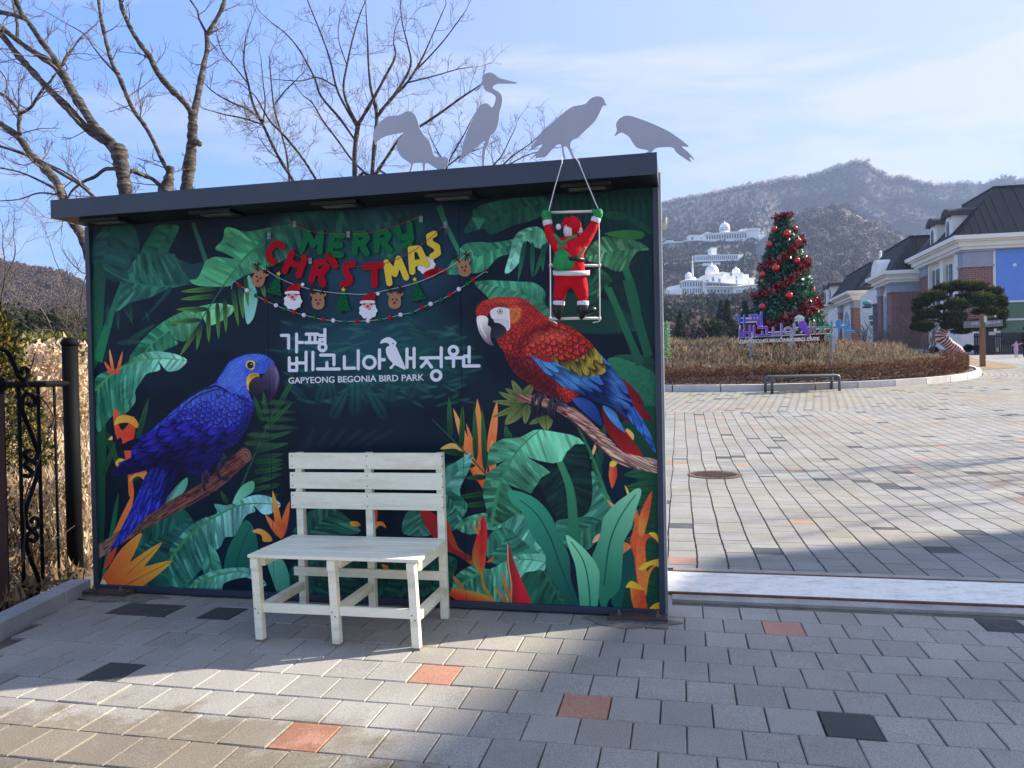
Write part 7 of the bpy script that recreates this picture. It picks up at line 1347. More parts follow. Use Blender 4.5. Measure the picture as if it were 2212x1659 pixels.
# woods on the slopes
TPL = {}
def puff_template(seed, n, conifer):
    r = np.random.RandomState(seed); v = r.randn(n, 3); v /= np.linalg.norm(v, axis=1)[:, None]
    if conifer: h = r.uniform(0, 1, n)**1.2; P = np.stack([v[:, 0]*(1-h)*.42, v[:, 1]*(1-h)*.42, h*1.2], 1)
    else: P = v*r.uniform(.55, 1, (n, 1))*np.array([.5, .5, .55])+np.array([0, 0, .62])
    a = r.randn(n, 3)+np.array([0, 0, .6]); a /= np.linalg.norm(a, axis=1)[:, None]; b = np.cross(a, r.randn(n, 3)); b /= np.linalg.norm(b, axis=1)[:, None]
    s = .13 if not conifer else .16; return np.stack([P-b*s, P+b*s, P+a*s*1.9], 1).reshape(-1, 3)
def forest(name, spots, mat, seed, n=46, label=None):
    """spots: (xyz, height, colour, conifer)"""
    r = np.random.RandomState(seed); T = {c: [puff_template(i+seed, n, c) for i in range(5)] for c in (False, True)}; Vs = []; Cs = []
    for p, h, c, con in spots:
        t = T[con][r.randint(5)]; a = r.uniform(0, 6.28); ca, sa = math.cos(a), math.sin(a); q_ = t.copy(); q_[:, 0], q_[:, 1] = t[:, 0]*ca-t[:, 1]*sa, t[:, 0]*sa+t[:, 1]*ca
        Vs.append(q_*h+np.asarray(p)-np.array([0, 0, .1*h])); Cs.append(np.repeat(np.array([c[:3]])*r.uniform(.88, 1.12, (n, 1)), 3, axis=0))
    v = np.concatenate(Vs).astype(np.float32); c = np.concatenate(Cs); m = len(v)//3; me = bpy.data.meshes.new(name); me.vertices.add(3*m); me.vertices.foreach_set('co', v.ravel()); me.loops.add(3*m); me.polygons.add(m)
    me.polygons.foreach_set('loop_start', np.arange(m)*3); me.loops.foreach_set('vertex_index', np.arange(3*m)); me.update(calc_edges=True); me.materials.append(mat)
    arr = np.ones((3*m, 4), np.float32); arr[:, :3] = c; lay = me.color_attributes.new('Col', 'FLOAT_COLOR', 'CORNER'); lay.data.foreach_set('color', arr.ravel()); o = bpy.data.objects.new(name, me); C.objects.link(o); o['kind'] = 'stuff'
    if label: o['label'] = label
    return o
rs = np.random.RandomState(77); BR = [L(92, 82, 72), L(104, 94, 84), L(82, 74, 66), L(114, 104, 92)]; GR = [L(52, 66, 46), L(44, 58, 44), L(62, 74, 50)]
sp1 = []
def on_dark(x, y): return mnoise.noise(Vector((x*.012, y*.02, 2.2))) > .12
for _ in range(5200):      # main slope around the palaces
    x = rs.uniform(1425, 1680); t = rs.uniform(.0, .72)**1.1
    y = 792+(interp(RM, x)-792)*t
    clr = (500 < y < 550 and x < 1665) or (545 < y < 600 and 1500 < x < 1640) or (590 < y < 676 and x < 1660)
    g = on_dark(x, y) or (y > 690 and rs.rand() < .18) or (525 < y < 556 and x < 1530 and rs.rand() < .7); p = main.pt(x, t); sp1.append((p, (2.2 if clr else 6.5 if t > .3 else 5.5)*rs.uniform(.7, 1.2), (GR if g else BR)[rs.randint(3)], g and rs.rand() < .6))
forest('woodland', sp1, m_wood, 1, label='bare winter woods with dark pines on the palace hillside')
sp2 = []
for _ in range(5000):
    x = rs.uniform(1700, 2250); t = rs.uniform(0, 1); p = spur.pt(x, t); c = (BR+[L(160, 148, 136)])[rs.randint(5)]; sp2.append((p, 5*rs.uniform(.6, 1.2), c, False))
for _ in range(420):
    x = rs.uniform(1765, 1900); t = rs.uniform(.02, .24); g = rs.rand() < .55; p = spur.pt(x, t); sp2.append((p, 9*rs.uniform(.7, 1.2), (GR if g else BR)[rs.randint(3)], g and rs.rand() < .5))
forest('woodland', sp2, m_wood, 2, label='grey brown winter woods on the spur behind the building')
sp3 = []
for k in range(720):       # fringe along the ridge, sunlight painted in as pale tree colour
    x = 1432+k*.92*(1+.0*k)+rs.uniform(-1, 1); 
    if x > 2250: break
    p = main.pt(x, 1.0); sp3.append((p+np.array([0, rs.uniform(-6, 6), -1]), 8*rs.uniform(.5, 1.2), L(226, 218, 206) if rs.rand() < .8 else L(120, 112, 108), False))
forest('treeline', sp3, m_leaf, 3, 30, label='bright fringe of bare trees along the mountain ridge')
for _ in range(8000):
    sp3 = sp3 if _ else []; x = rs.uniform(1440, 2220); t = rs.uniform(.35, 1)
    if x < 1690 and t < .7: continue
    sp3.append((main.pt(x, t), 5*rs.uniform(.6, 1.2), L(*[int(q*rs.uniform(.8, 1.1)) for q in (62, 59, 58)]) if rs.rand() < .9 else GR[0], False))
forest('woodland', sp3, m_wood, 5, 26, label='hazy winter woods on the high mountain')
sp4 = []
for _ in range(7500):
    x = rs.uniform(-60, 330); t = rs.uniform(.02, 1); dk = t < .28+.06*mnoise.noise(Vector((x*.03, 0, 0))) and rs.rand() < .75; sp4.append((left.pt(x, t), (2.8 if t > .3 else 5.0)*rs.uniform(.6, 1.2), (GR if dk else [L(104, 88, 76), L(98, 82, 72), L(110, 94, 80)])[rs.randint(3)], dk and rs.rand() < .5))
for _ in range(2600):
    x = rs.uniform(700, 1440); t = rs.uniform(.0, 1); p = main.pt(x, t); sp4.append((p, 7*rs.uniform(.6, 1.2), BR[rs.randint(4)] if rs.rand() < .8 else GR[0], False))
forest('woodland', sp4, m_wood, 6, label='brown wooded hill with a belt of dark pines left of the sign wall')
# near slope below the palaces: larger single trees
BELT = [('round', 1528, 755, 66, (44, 60, 44)), ('round', 1492, 745, 40, (70, 76, 52)), ('round', 1545, 748, 58, (52, 64, 50)), ('con', 1572, 745, 96, (40, 58, 46)), ('round', 1590, 745, 60, (98, 86, 72)), ('con', 1612, 745, 92, (42, 60, 48)), ('round', 1632, 742, 66, (56, 68, 52)), ('con', 1470, 742, 66, (58, 76, 52)), ('round', 1450, 750, 52, (120, 104, 88)), ('round', 1475, 752, 46, (132, 112, 92)), ('round', 1508, 752, 60, (112, 98, 86)), ('con', 1655, 745, 78, (50, 64, 52)), ('con', 1558, 700, 50, (52, 66, 54)), ('round', 1795, 700, 60, (66, 66, 50)), ('round', 1775, 720, 56, (104, 88, 74)), ('round', 1815, 715, 50, (86, 78, 60)), ('con', 1840, 690, 40, (60, 66, 50)), ('round', 1870, 700, 44, (120, 104, 90))]
m_trunk = pmat('grey_trunk', L(112, 102, 94), L(84, 76, 70), 3, .95)
for i, (kd, px, py, hp, c) in enumerate(BELT):
    Y = 78+6*(i % 5) if py > 735 else 110; h = hp*Y/F; base = at_y(px, py, Y); rs_ = np.random.RandomState(200+i); n = 1500; con = kd == 'con'
    if con: hh_ = rs_.uniform(0, 1, n)**1.25; a = rs_.uniform(0, 6.28, n); rr2 = (1-hh_)*.26*h*rs_.uniform(.5, 1.1, n)*(1+.2*np.sin(a*3+hh_*20)); P = np.stack([base[0]+rr2*np.cos(a), Y+rr2*np.sin(a), base[2]+hh_*h*.95+.04*h], 1)
    else: v = rs_.randn(n, 3); v /= np.linalg.norm(v, axis=1)[:, None]; P = base+v*rs_.uniform(.5, 1.05, (n, 1))*np.array([.42, .42, .46])*h*(1+.2*np.sin(v[:, :1]*7+v[:, 2:]*5))+np.array([0, 0, h*.5])
    labs = {True: 'dark conifer', False: 'rounded tree'}
    LAB = ['large dark green rounded tree directly left of the park sign', 'olive rounded tree left of the white shed roof', 'dark rounded pine right of the large rounded tree', 'tallest spired conifer on the slope left of the christmas tree', 'brown leafless tree in the row left of the christmas tree', 'spired conifer, almost touching the christmas tree', 'dark rounded pine half hidden by the left edge of the christmas tree', 'lighter green small conifer near the sign wall edge', 'brown leafless round tree nearest the sign wall edge', 'brown leafless round tree between wall and olive tree', 'brown leafless round tree behind the large rounded one', 'conifer hidden low behind the christmas tree', 'small conifer higher on the slope above the row', 'olive green tree just right of the christmas tree', 'brown bushy tree low behind the far pavilion', 'brown green tree above the farthest dormers', 'small conifer above the middle pavilion roof', 'brown leafless tree above the middle pavilion roof']
    where = 'on the slope left of the christmas tree' if px < 1690 else 'behind the far pavilion roofs'
    tr_ = thing('conifer' if con else 'bushy_tree', LAB[i], 'tree', base, ('conifers ' if con else ('dark round trees ' if c[1] > c[0] else 'brown round trees '))+where)
    leafarr('crown', P, np.zeros((n, 3)), .34 if con else .3, [L(*[int(v_*1.12) for v_ in c]), L(*[int(v_*.9) for v_ in c]), L(*[int(v_*1.3) for v_ in c])], m_leaf, tr_, rs_, .6)
    mb = MB(); mb.tube([base-np.array([0, 0, 1.5]), base+np.array([0, 0, h*.35])], [.22, .1], 6); mb.build('trunk', m_trunk, tr_)

# ------------------------------------------------------------------ white palaces on the hillside
m_pal = pmat('palace_white', L(250, 248, 240), L(246, 244, 236), .2, .7); m_pwin = pmat('palace_glass', L(116, 152, 196), L(96, 130, 176), .3, .3, spec=.7); m_pdk = pmat('palace_opening', L(104, 118, 140), L(90, 104, 126), .3, .6)
def palace(label, Yp, x, y):
    p = at_y(*D('Z8', x, y), Yp); return thing('hillside_palace', label, 'palace', p)
def dbase(x, y):      # distance of the hillside where it meets this picture point
    px, py = D('Z8', x, y); lo_, hi_ = 0.0, 1.0
    for _ in range(30):
        m = (lo_+hi_)/2; yy = 792+(interp(RM, px)-792)*m
        if yy > py: lo_ = m
        else: hi_ = m
    return min(main.pt(px+dx, lo_)[1] for dx in (-12, 0, 12))-2
class PP:
    def __init__(s, root, Y): s.r, s.Y = root, Y; s.s = Y/F/4.6087/1.8228
    def p(s, x, y, d=0.0): q_ = at_y(*D('Z8', x, y), s.Y); q_[1] += d; return q_
    def box(s, name, x0, y0, x1, y1, dep, off=0.0, mat=None, parent=None):
        a, b = s.p(x0, y0), s.p(x1, y1); mb_ = MB(); mb_.box(a[0], b[0], s.Y+off, s.Y+off+dep, b[2], a[2]); return mb_.build(name, mat or m_pal, parent or s.r)
    def tilt(s, name, x0, ya, x1, yb, yc, yd, dep, off=0.0, mat=None, parent=None):   # left top/bottom, right top/bottom
        a, b, c, d = s.p(x0, yb), s.p(x1, yd), s.p(x1, yc), s.p(x0, ya); mb_ = MB(); n = np.array([0, dep, 0]); o_ = np.array([0, off, 0]); mb_.box8([a+o_, b+o_, b+o_+n, a+o_+n, d+o_, c+o_, c+o_+n, d+o_+n]); return mb_.build(name, mat or m_pal, parent or s.r)
    def wins(s, xs, y0, y1, w_, off=-.35, mat=None, name='window', parent=None, slope=0.0, arch_=False):
        for x in xs:
            dy = slope*(x-xs[0]); o = s.box(name, x-w_/2, y0+dy, x+w_/2, y1+dy, .3, off, mat or m_pdk, parent)
    def dome(s, x, yb, yt, r, sq=1.0, fin=40, off=6, drum=0):
        c = s.p(x, yb, off); R_ = r*s.s; H = (yb-yt)*s.s; mb_ = MB(); mb_.lathe(c, [(R_, -drum*s.s), (R_, 0)]+[(R_*math.cos(t)*1.0, H*math.sin(t)) for t in np.linspace(.12, 1.5, 9)]+[(.02, H*1.01)], 24); o = mb_.build('dome', m_pal, s.r, smooth=True)
        mb_ = MB(); mb_.lathe(c+np.array([0, 0, H*.98]), [(R_*.10, 0), (R_*.14, fin*s.s*.2), (R_*.06, fin*s.s*.35), (R_*.10, fin*s.s*.5), (.02, fin*s.s)], 8); mb_.build('finial', m_pal, o); return o
YT = dbase(1200, 640); pt = PP(palace('topmost white colonnaded palace with a tall central dome high on the hill', YT, 1200, 590), YT)
pt.tilt('colonnade_block', 790, 480, 1700, 580, 385, 575, 16); pt.tilt('roof_slab', 775, 465, 1700, 492, 400, 425, 20, -1.2); pt.tilt('base', 780, 575, 1700, 610, 540, 600, 20, -2)
for x in range(835, 1560, 46): o = pt.box('opening', x, 505-(x-835)*.075, x+30, 570-(x-835)*.055, .4, -.25, m_pdk); pt.box('column', x+32, 500-(x-835)*.075, x+42, 578-(x-835)*.055, 1.0, -1.3, m_pal)
pt.box('portico', 1565, 400, 1760, 560, 12, -5); pt.box('portico_roof', 1555, 385, 1785, 412, 15, -6); pt.box('end_wing', 1700, 490, 1995, 600, 14, -3); pt.box('glazed_box', 1760, 440, 1865, 495, 10, -2); pt.box('window', 1772, 452, 1845, 480, .3, -2.35, m_pwin); pt.tilt('left_pavilion_roof', 790, 455, 945, 470, 450, 470, 10, -2); pt.box('left_pavilion', 820, 440, 900, 462, 8, 0)
pt.box('upper_block', 1480, 372, 1620, 400, 10, 0); pt.dome(1204, 325, 235, 90, fin=40, off=7, drum=100); c = pt.p(1204, 425, 7)
for t in np.linspace(-1.2, 1.2, 7): 
    for z0, z1 in ((400, 362), (352, 335)): a = c+np.array([math.sin(t)*91*pt.s, -math.cos(t)*91*pt.s, 0]); mb = MB(); mb.beam(a+np.array([0, 0, (425-z0)*pt.s]), a+np.array([0, 0, (425-z1)*pt.s]), .9, .3, up=(math.sin(t), -math.cos(t), 0)); mb.build('dome_window', m_pdk, pt.r)
mb = MB(); mb.lathe(c, [(96*pt.s, 62*pt.s), (96*pt.s, 68*pt.s)], 24); mb.build('cornice_ring', m_pal, pt.r)
ph = PP(palace('small white pavilion left of the topmost palace', YT, 640, 590), YT); ph.box('block', 530, 505, 720, 580, 10); ph.box('roof', 520, 490, 725, 512, 12, -1); ph.tilt('ramp', 440, 580, 850, 600, 580, 600, 8, -3); ph.box('opening', 560, 530, 600, 575, .3, -.3, m_pdk); ph.box('stair_wall', 640, 560, 668, 597, 4, -4)
pl_ = PP(palace('little white hut at the far left of the hilltop terrace', YT, 170, 610), YT); pl_.box('block', 112, 584, 240, 612, 5); pl_.tilt('terrace_wall', 65, 612, 500, 640, 590, 604, 2, 1)
YM = dbase(1000, 1020); pm_ = PP(palace('middle white palace, long facade with a square tower', YM, 1000, 970), YM)
pm_.box('tower', 950, 725, 1048, 860, 10, 4); pm_.box('tower_cap', 942, 702, 1052, 728, 12, 3); pm_.tilt('facade', 640, 865, 1420, 975, 840, 950, 12); pm_.tilt('roof_slab', 632, 852, 1428, 868, 835, 850, 14, -1); pm_.tilt('side_wing', 1428, 850, 1530, 920, 805, 850, 8, 3)
for i, x in enumerate(range(655, 1400, 36)): pm_.box('window', x, 885-i*1.0, x+18, 940-i*1.0, .3, -.3, m_pwin)
pm_.tilt('terrace_wall', 60, 1015, 640, 1032, 970, 985, 1.5, -3); pm_.tilt('lower_terrace', 650, 1070, 960, 1118, 1055, 1105, 3, -20)
YL = dbase(1000, 1640); lo = PP(palace('largest white palace with several domes and a round columned pavilion', YL, 1000, 1570), YL)
lo.tilt('west_wing', 60, 1520, 430, 1600, 1440, 1590, 14, 4); lo.tilt('west_terrace', 190, 1400, 430, 1480, 1345, 1480, 12, 8); lo.wins([95, 140, 180, 215, 270, 310], 1540, 1580, 20, 3.8)
for yb, yt in ((1580, 1545), (1545, 1425), (1420, 1300)):
    c = lo.p(630, yb, 8); mb = MB(); r_ = 205*lo.s*.98; mb.lathe(c, [(r_*.92, 0), (r_*.92, (yb-yt)*lo.s)], 28); rot = mb.build('rotunda_storey', m_pal, lo.r); mb = MB(); mb.lathe(c, [(r_*1.0, (yb-yt-12)*lo.s), (r_*1.06, (yb-yt)*lo.s), (r_*1.06, (yb-yt+6)*lo.s)], 28); mb.build('ledge', m_pal, rot)
    if yb-yt > 60:
        for t in np.linspace(-1.35, 1.35, 11):
            big = abs(t+.0) < .2; a = c+np.array([math.sin(t)*r_*.93, -math.cos(t)*r_*.93, (14)*lo.s]); mb = MB(); mb.beam(a, a+np.array([0, 0, 82*lo.s]), (46 if big else 20)*lo.s, .3, up=(math.sin(t), -math.cos(t), 0)); mb.build('window', m_pwin if big else m_pdk, rot)
            a = c+np.array([math.sin(t+.13)*r_*.98, -math.cos(t+.13)*r_*.98, 0]); mb = MB(); mb.tube([a, a+np.array([0, 0, 110*lo.s])], 5*lo.s, 6); mb.build('column', m_pal, rot)
c = lo.p(620, 1290, 8); mb = MB(); mb.lathe(c, [(190*lo.s, 0), (175*lo.s, 14*lo.s), (110*lo.s, 30*lo.s), (80*lo.s, 70*lo.s)], 24); mb.build('rotunda_roof', m_pal, lo.r); lo.dome(612, 1190, 1105, 66, fin=8, off=12, drum=40); mb = MB(); mb.tube([lo.p(617, 1215, 4), lo.p(617, 830, 4)], [22*lo.s, 4*lo.s], 8); mb.build('obelisk', m_pal, lo.r)
lo.box('centre_block', 800, 1215, 1360, 1560, 16, 4); lo.tilt('pediment', 820, 1200, 1180, 1230, 1165, 1230, 14, 3); lo.tilt('roof_right', 1180, 1120, 1360, 1220, 1150, 1220, 14, 6); lo.dome(1050, 1110, 965, 126, fin=70, off=12, drum=60)
lo.box('tower', 1330, 1140, 1570, 1440, 12, 6); lo.dome(1500, 1095, 1020, 74, fin=42, off=12, drum=50); lo.box('tower', 1570, 1160, 1700, 1430, 12, 8); lo.dome(1648, 1190, 1125, 66, fin=36, off=14, drum=40); lo.box('end_block', 1690, 1235, 1800, 1420, 10, 8); lo.box('end_roof', 1680, 1228, 1812, 1250, 12, 7)
lo.tilt('east_wing', 1330, 1440, 1840, 1545, 1375, 1540, 10, 0); lo.tilt('wing_ledge', 1330, 1425, 1850, 1442, 1365, 1380, 12, -1); lo.tilt('base', 420, 1560, 1340, 1600, 1545, 1585, 6, -2)
for x0, y0, x1, y1, m in ((975, 1235, 1015, 1310, m_pwin), (1090, 1262, 1130, 1325, m_pwin), (865, 1285, 905, 1305, m_pwin), (1335, 1250, 1352, 1340, m_pwin), (1434, 1215, 1456, 1245, m_pwin), (1434, 1272, 1456, 1355, m_pwin)): lo.box('window', x0, y0, x1, y1, .3, 3.7 if x0 < 1330 else 5.7, m)
lo.tilt('balcony', 830, 1330, 1460, 1345, 1385, 1398, 6, -1.2); lo.tilt('balcony', 830, 1410, 1400, 1424, 1418, 1432, 6, -1.2)
for i, x in enumerate(range(905, 1330, 62)): lo.box('window', x-22, 1352+i*5, x+22-i*2, 1405+i*2, .3, 3.6, m_pwin if i < 3 else m_pdk); lo.box('window', x-20+i*1, 1462, x+18-i*1, 1516, .3, 3.6, m_pdk if i % 2 else m_pwin); lo.box('column', x+28, 1345+i*6, x+36, 1415, .8, -1.0)
lo.wins([1390, 1440, 1500, 1600, 1640, 1690, 1740], 1490, 1518, 24, -.35, m_pwin, slope=-.06)
# dark long pool wall line under the palace
mb = MB(); a_, b_ = lo.p(60, 1600, -4), lo.p(1830, 1552, -4); mb.beam(a_-np.array([0, 0, 1.2]), b_-np.array([0, 0, 1.2]), 1, 3.0); rw_ = mb.build('retaining_wall', pmat('retaining_wall', L(140, 132, 126), L(122, 116, 112), .5, .9)); tag(rw_, 'long grey brown retaining wall under the largest palace', 'wall')
# ------------------------------------------------------------------ bare trees behind the wall
m_bk = pmat('grey_bark', L(122, 114, 106), L(36, 32, 31), 7, .92, c3=L(70, 64, 60), bump=1.0, bscale=34, stretch=(1, 1, 4.5), fine=.4, fscale=45, detail=9)
m_tw = pmat('twig_bark', L(120, 106, 98), L(92, 80, 76), 6, .9)
ZM['LL'] = (0, 1000, 1.106)
def grow(mb_, p, d, ln, r, depth, rs, up=.25, side=.9, dens=1.0, wig=.22):
    n = max(3, int(ln/.09)); n = min(n, 7); st = ln/n; pts = [np.array(p)]; d = d/np.linalg.norm(d)
    for i in range(n):
        d = d+rs.randn(3)*wig*np.array([1, .6, 1])+np.array([0, 0, up*.22]); d /= np.linalg.norm(d); pts.append(pts[-1]+d*st)
    mb_.tube(pts, np.linspace(r, max(r*.4, .0016), n+1), 5 if r > .012 else 3, cap=False)
    if depth <= 0: return
    k = int(round(dens*rs.uniform(2.2, 4.2)))
    for j in range(k):
        t = rs.uniform(.15, 1); i = min(int(t*n), n-1); b = pts[i]+(pts[i+1]-pts[i])*(t*n-i); dd = pts[i+1]-pts[i]; dd /= np.linalg.norm(dd); s = rs.randn(3)*np.array([1, .7, .8]); s -= dd*(s@dd); s /= np.linalg.norm(s)+1e-9
        grow(mb_, b, dd*.75+s*side*.75+np.array([0, 0, up*.5]), ln*rs.uniform(.38, .68), max(r*.5, .0018), depth-1, rs, up, side, dens, wig)
def bare_tree(name, label, z, Y, limbs, seed, twl, depth, dens, r0=.012, twr=.008, group=None, skip=()):
    rs = np.random.RandomState(seed); sc = Y/F/ZM[z][2]/1.8228; f = lambda x, y, dy=0.0: at_y(*D(z, x, y), Y+dy); b = f(*limbs[0][0][:2]); root = thing(name, label, 'tree', (b[0], Y, 0), group); tw = MB()
    for li, lb in enumerate(limbs):
        dy = 0 if li == 0 else rs.uniform(-.5, .5); K_ = len(lb); P = np.array([(*f(x, y, dy*k/(K_-1)), w*sc) for k, (x, y, w) in enumerate(lb)])
        if li == 0 or (lb[0][1] > 1000 and z == 'T5'):
            if P[0][2] > .4: e1_ = P[0]+(P[0]-P[1])*(.5/max(np.linalg.norm((P[0]-P[1])[:3]), .01)); P = np.vstack([[e1_[0]*.9+P[0][0]*.1, P[0][1], -.1, P[0][3]*1.15], [e1_[0], P[0][1], e1_[2], P[0][3]*1.05], P])
        Q = catmull(P, 4, False); Q[:, 3] = np.maximum(Q[:, 3], .003)*(1+.10*rs.randn(len(Q))*(Q[:, 3] > .02)); mb_ = MB(); mb_.tube(Q[:, :3], Q[:, 3], 10 if Q[:, 3].max() > .03 else 6); mb_.build('trunk' if li == 0 else 'limb', m_bk, root, smooth=True)
        L2 = len(Q); k = 0
        while k < L2-1:
            if Q[k][2] > 1.8 and rs.rand() < dens*(.55 if Q[k][3] > .05 else 1.0):
                dd = Q[k+1][:3]-Q[k][:3]; dd /= np.linalg.norm(dd)+1e-9; s = rs.randn(3)*np.array([1, .8, .6]); s -= dd*(s@dd); s /= np.linalg.norm(s)
                grow(tw, Q[k][:3]+s*Q[k][3]*.8, dd*.5+s*.9, twl*rs.uniform(.4, 1.1)*(.45 if Q[k][3] > .05 else 1), min(twr, Q[k][3]*.5), depth, rs, .35)
            k += 1
        dd = Q[-1][:3]-Q[-3][:3]
        if Q[-1][3] < .012: grow(tw, Q[-1][:3], dd, twl*1.1, Q[-1][3], depth, rs, .3)
    o = tw.build('twigs', m_tw, root); o['kind'] = 'stuff'; return root
bare_tree('bare_tree', 'stout forked grey tree rising behind the left part of the sign wall', 'T1', 9.3, [
 [(785, 1300, 44), (783, 1210, 42), (766, 1090, 42), (748, 1000, 46), (744, 930, 44), (744, 895, 24)],
 [(735, 960, 34), (690, 905, 30), (620, 855, 28), (520, 780, 26), (430, 680, 24), (350, 600, 22), (270, 520, 20), (180, 420, 20), (100, 330, 19), (0, 205, 18), (-120, 90, 16)],
 [(745, 965, 34), (690, 880, 27), (600, 800, 27), (520, 680, 29), (450, 570, 28), (390, 460, 27), (330, 400, 20), (220, 330, 18), (120, 260, 17), (0, 165, 15), (-150, 60, 14)],
 [(388, 445, 20), (330, 350, 17), (260, 260, 16), (200, 170, 15), (140, 90, 14), (100, 0, 13), (80, -120, 12)],
 [(390, 405, 8), (430, 340, 6), (500, 240, 5), (600, 150, 3)], [(105, 255, 10), (108, 150, 9), (90, 60, 8), (70, -60, 7)],
 [(760, 1055, 14), (700, 1050, 13), (650, 1055, 12), (590, 1100, 11), (520, 1130, 9), (450, 1185, 7), (420, 1235, 5)], [(0, 75, 14), (80, 92, 13), (140, 110, 13)]], 1, .45, 2, .20)
bare_tree('bare_tree', 'leaning grey tree at the far left with long arching branches', 'T1', 8.4, [
 [(600, 1700, 28), (545, 1570, 27), (500, 1450, 27), (450, 1380, 27), (390, 1230, 30), (350, 1130, 27), (260, 1030, 25), (190, 960, 22), (130, 870, 20), (60, 810, 18), (-100, 700, 16)],
 [(130, 870, 13), (115, 780, 13), (122, 700, 13), (60, 620, 12), (0, 580, 11), (-80, 540, 10)], [(130, 705, 9), (190, 670, 9), (230, 610, 9), (270, 550, 8), (310, 510, 7), (345, 460, 5)],
 [(600, 1240, 10), (500, 1150, 10), (400, 1090, 11), (280, 1020, 10), (150, 960, 9), (0, 910, 9), (-100, 890, 8)], [(560, 1180, 5), (420, 1080, 6), (300, 1020, 5), (120, 940, 4)], [(370, 1190, 8), (240, 1120, 7), (120, 1070, 6), (0, 1045, 5), (-60, 1040, 4)], [(400, 1220, 5), (250, 1200, 5), (120, 1240, 4), (0, 1250, 3)], [(0, 440, 4), (40, 500, 4), (35, 580, 4)]], 2, .5, 2, .30)
bare_tree('bare_tree', 'short pollarded stump with one thin upright branch behind the sign wall', 'T1', 9.8, [
 [(1020, 1300, 36), (1030, 1200, 42), (1045, 1140, 38), (1056, 1080, 25), (1062, 1035, 22)],
 [(1040, 1055, 12), (1000, 980, 12), (960, 890, 12), (900, 780, 12), (840, 700, 13), (790, 600, 12), (745, 485, 15), (700, 400, 12), (670, 300, 12), (640, 170, 11), (620, 60, 10), (608, -60, 9)],
 [(742, 480, 5), (650, 380, 5), (580, 290, 4), (520, 210, 4), (420, 150, 3), (300, 80, 2)], [(1010, 1170, 15), (950, 1115, 13), (880, 1085, 13), (810, 1062, 13)], [(900, 775, 3), (830, 700, 3), (730, 640, 2)]], 3, .45, 2, .26)
bare_tree('bare_tree', 'tall grey tree with a clean y shaped fork against the sky', 'T1', 10.2, [
 [(1150, 1300, 37), (1158, 1200, 37), (1172, 1080, 36), (1188, 950, 34), (1196, 850, 27), (1200, 730, 27)],
 [(1203, 720, 24), (1150, 640, 18), (1060, 550, 18), (980, 450, 17), (930, 350, 18), (870, 270, 15), (810, 170, 14), (760, 50, 13), (738, -60, 12)],
 [(1200, 735, 24), (1230, 600, 20), (1250, 500, 19), (1268, 400, 17), (1290, 300, 15), (1285, 205, 15)], [(1287, 215, 13), (1340, 130, 12), (1385, 40, 11), (1410, -60, 9)], [(1284, 205, 9), (1240, 120, 7), (1225, 60, 6), (1160, -30, 5)], [(1222, 880, 20), (1240, 895, 16)], [(920, 345, 12), (905, 350, 11)]], 4, .32, 1, .34)
bare_tree('bare_tree', 'slender twiggy tree leaning left behind the wall middle', 'T5', 11.0, [
 [(820, 1150, 10), (820, 1060, 9), (760, 960, 9), (700, 850, 8), (650, 740, 8), (590, 620, 7), (555, 480, 6), (530, 350, 5), (545, 200, 3)],
 [(650, 705, 6), (560, 640, 6), (450, 590, 5), (350, 530, 4), (300, 480, 2)], [(640, 725, 5), (540, 690, 5), (420, 665, 4), (330, 640, 3)], [(560, 490, 5), (480, 390, 4), (400, 290, 3), (370, 180, 2)], [(955, 1050, 8), (880, 930, 8), (810, 840, 8), (740, 760, 7), (680, 700, 6), (600, 560, 4)],
 [(795, 1050, 6), (780, 900, 6), (750, 780, 5), (710, 640, 5), (690, 480, 4), (680, 330, 3)], [(700, 625, 4), (760, 540, 4), (830, 470, 3)], [(640, 720, 5), (655, 600, 4), (640, 450, 3), (630, 330, 2)], [(750, 930, 4), (680, 880, 3), (620, 800, 2)]], 5, .42, 2, .62, twr=.005)
bare_tree('bare_tree', 'wide many stemmed tree with a fan of fine twigs behind the steel toucan', 'T5', 11.6, [
 [(1175, 1130, 14), (1175, 1040, 13), (1175, 880, 13), (1195, 730, 12), (1215, 690, 10), (1280, 580, 9), (1350, 450, 8), (1410, 330, 6), (1400, 250, 4)],
 [(1195, 730, 9), (1130, 600, 8), (1110, 500, 7), (1130, 380, 6), (1160, 240, 5), (1200, 100, 4), (1240, 0, 3)], [(1190, 740, 8), (1080, 540, 7), (1040, 380, 6), (1010, 280, 5), (960, 150, 4), (900, 0, 3)],
 [(1180, 820, 8), (1090, 690, 8), (980, 560, 7), (940, 450, 6), (860, 300, 5), (780, 200, 4), (690, 130, 3)], [(1275, 1030, 12), (1285, 900, 12), (1300, 740, 11), (1300, 640, 10), (1270, 520, 8), (1255, 380, 6), (1250, 240, 5), (1240, 60, 3)],
 [(1310, 670, 10), (1400, 560, 9), (1480, 480, 8), (1560, 350, 6), (1620, 220, 4), (1690, 60, 3)], [(1320, 650, 9), (1420, 530, 8), (1500, 380, 7), (1480, 250, 5), (1450, 130, 4), (1440, 0, 3)], [(1540, 400, 5), (1680, 250, 4), (1800, 90, 3)], [(1480, 480, 5), (1640, 440, 4), (1780, 400, 3), (1860, 390, 2)],
 [(1290, 1020, 10), (1370, 900, 9), (1450, 790, 8), (1560, 730, 8), (1680, 650, 7), (1790, 570, 6), (1880, 510, 4), (1905, 490, 2)], [(1250, 1020, 7), (1160, 930, 6), (1080, 820, 6), (990, 700, 5), (930, 600, 4), (880, 560, 3)], [(1060, 500, 5), (960, 450, 4), (860, 470, 3), (700, 460, 2)], [(1130, 380, 4), (1080, 220, 3), (1090, 80, 2)]], 6, .45, 2, .52, twr=.0045)
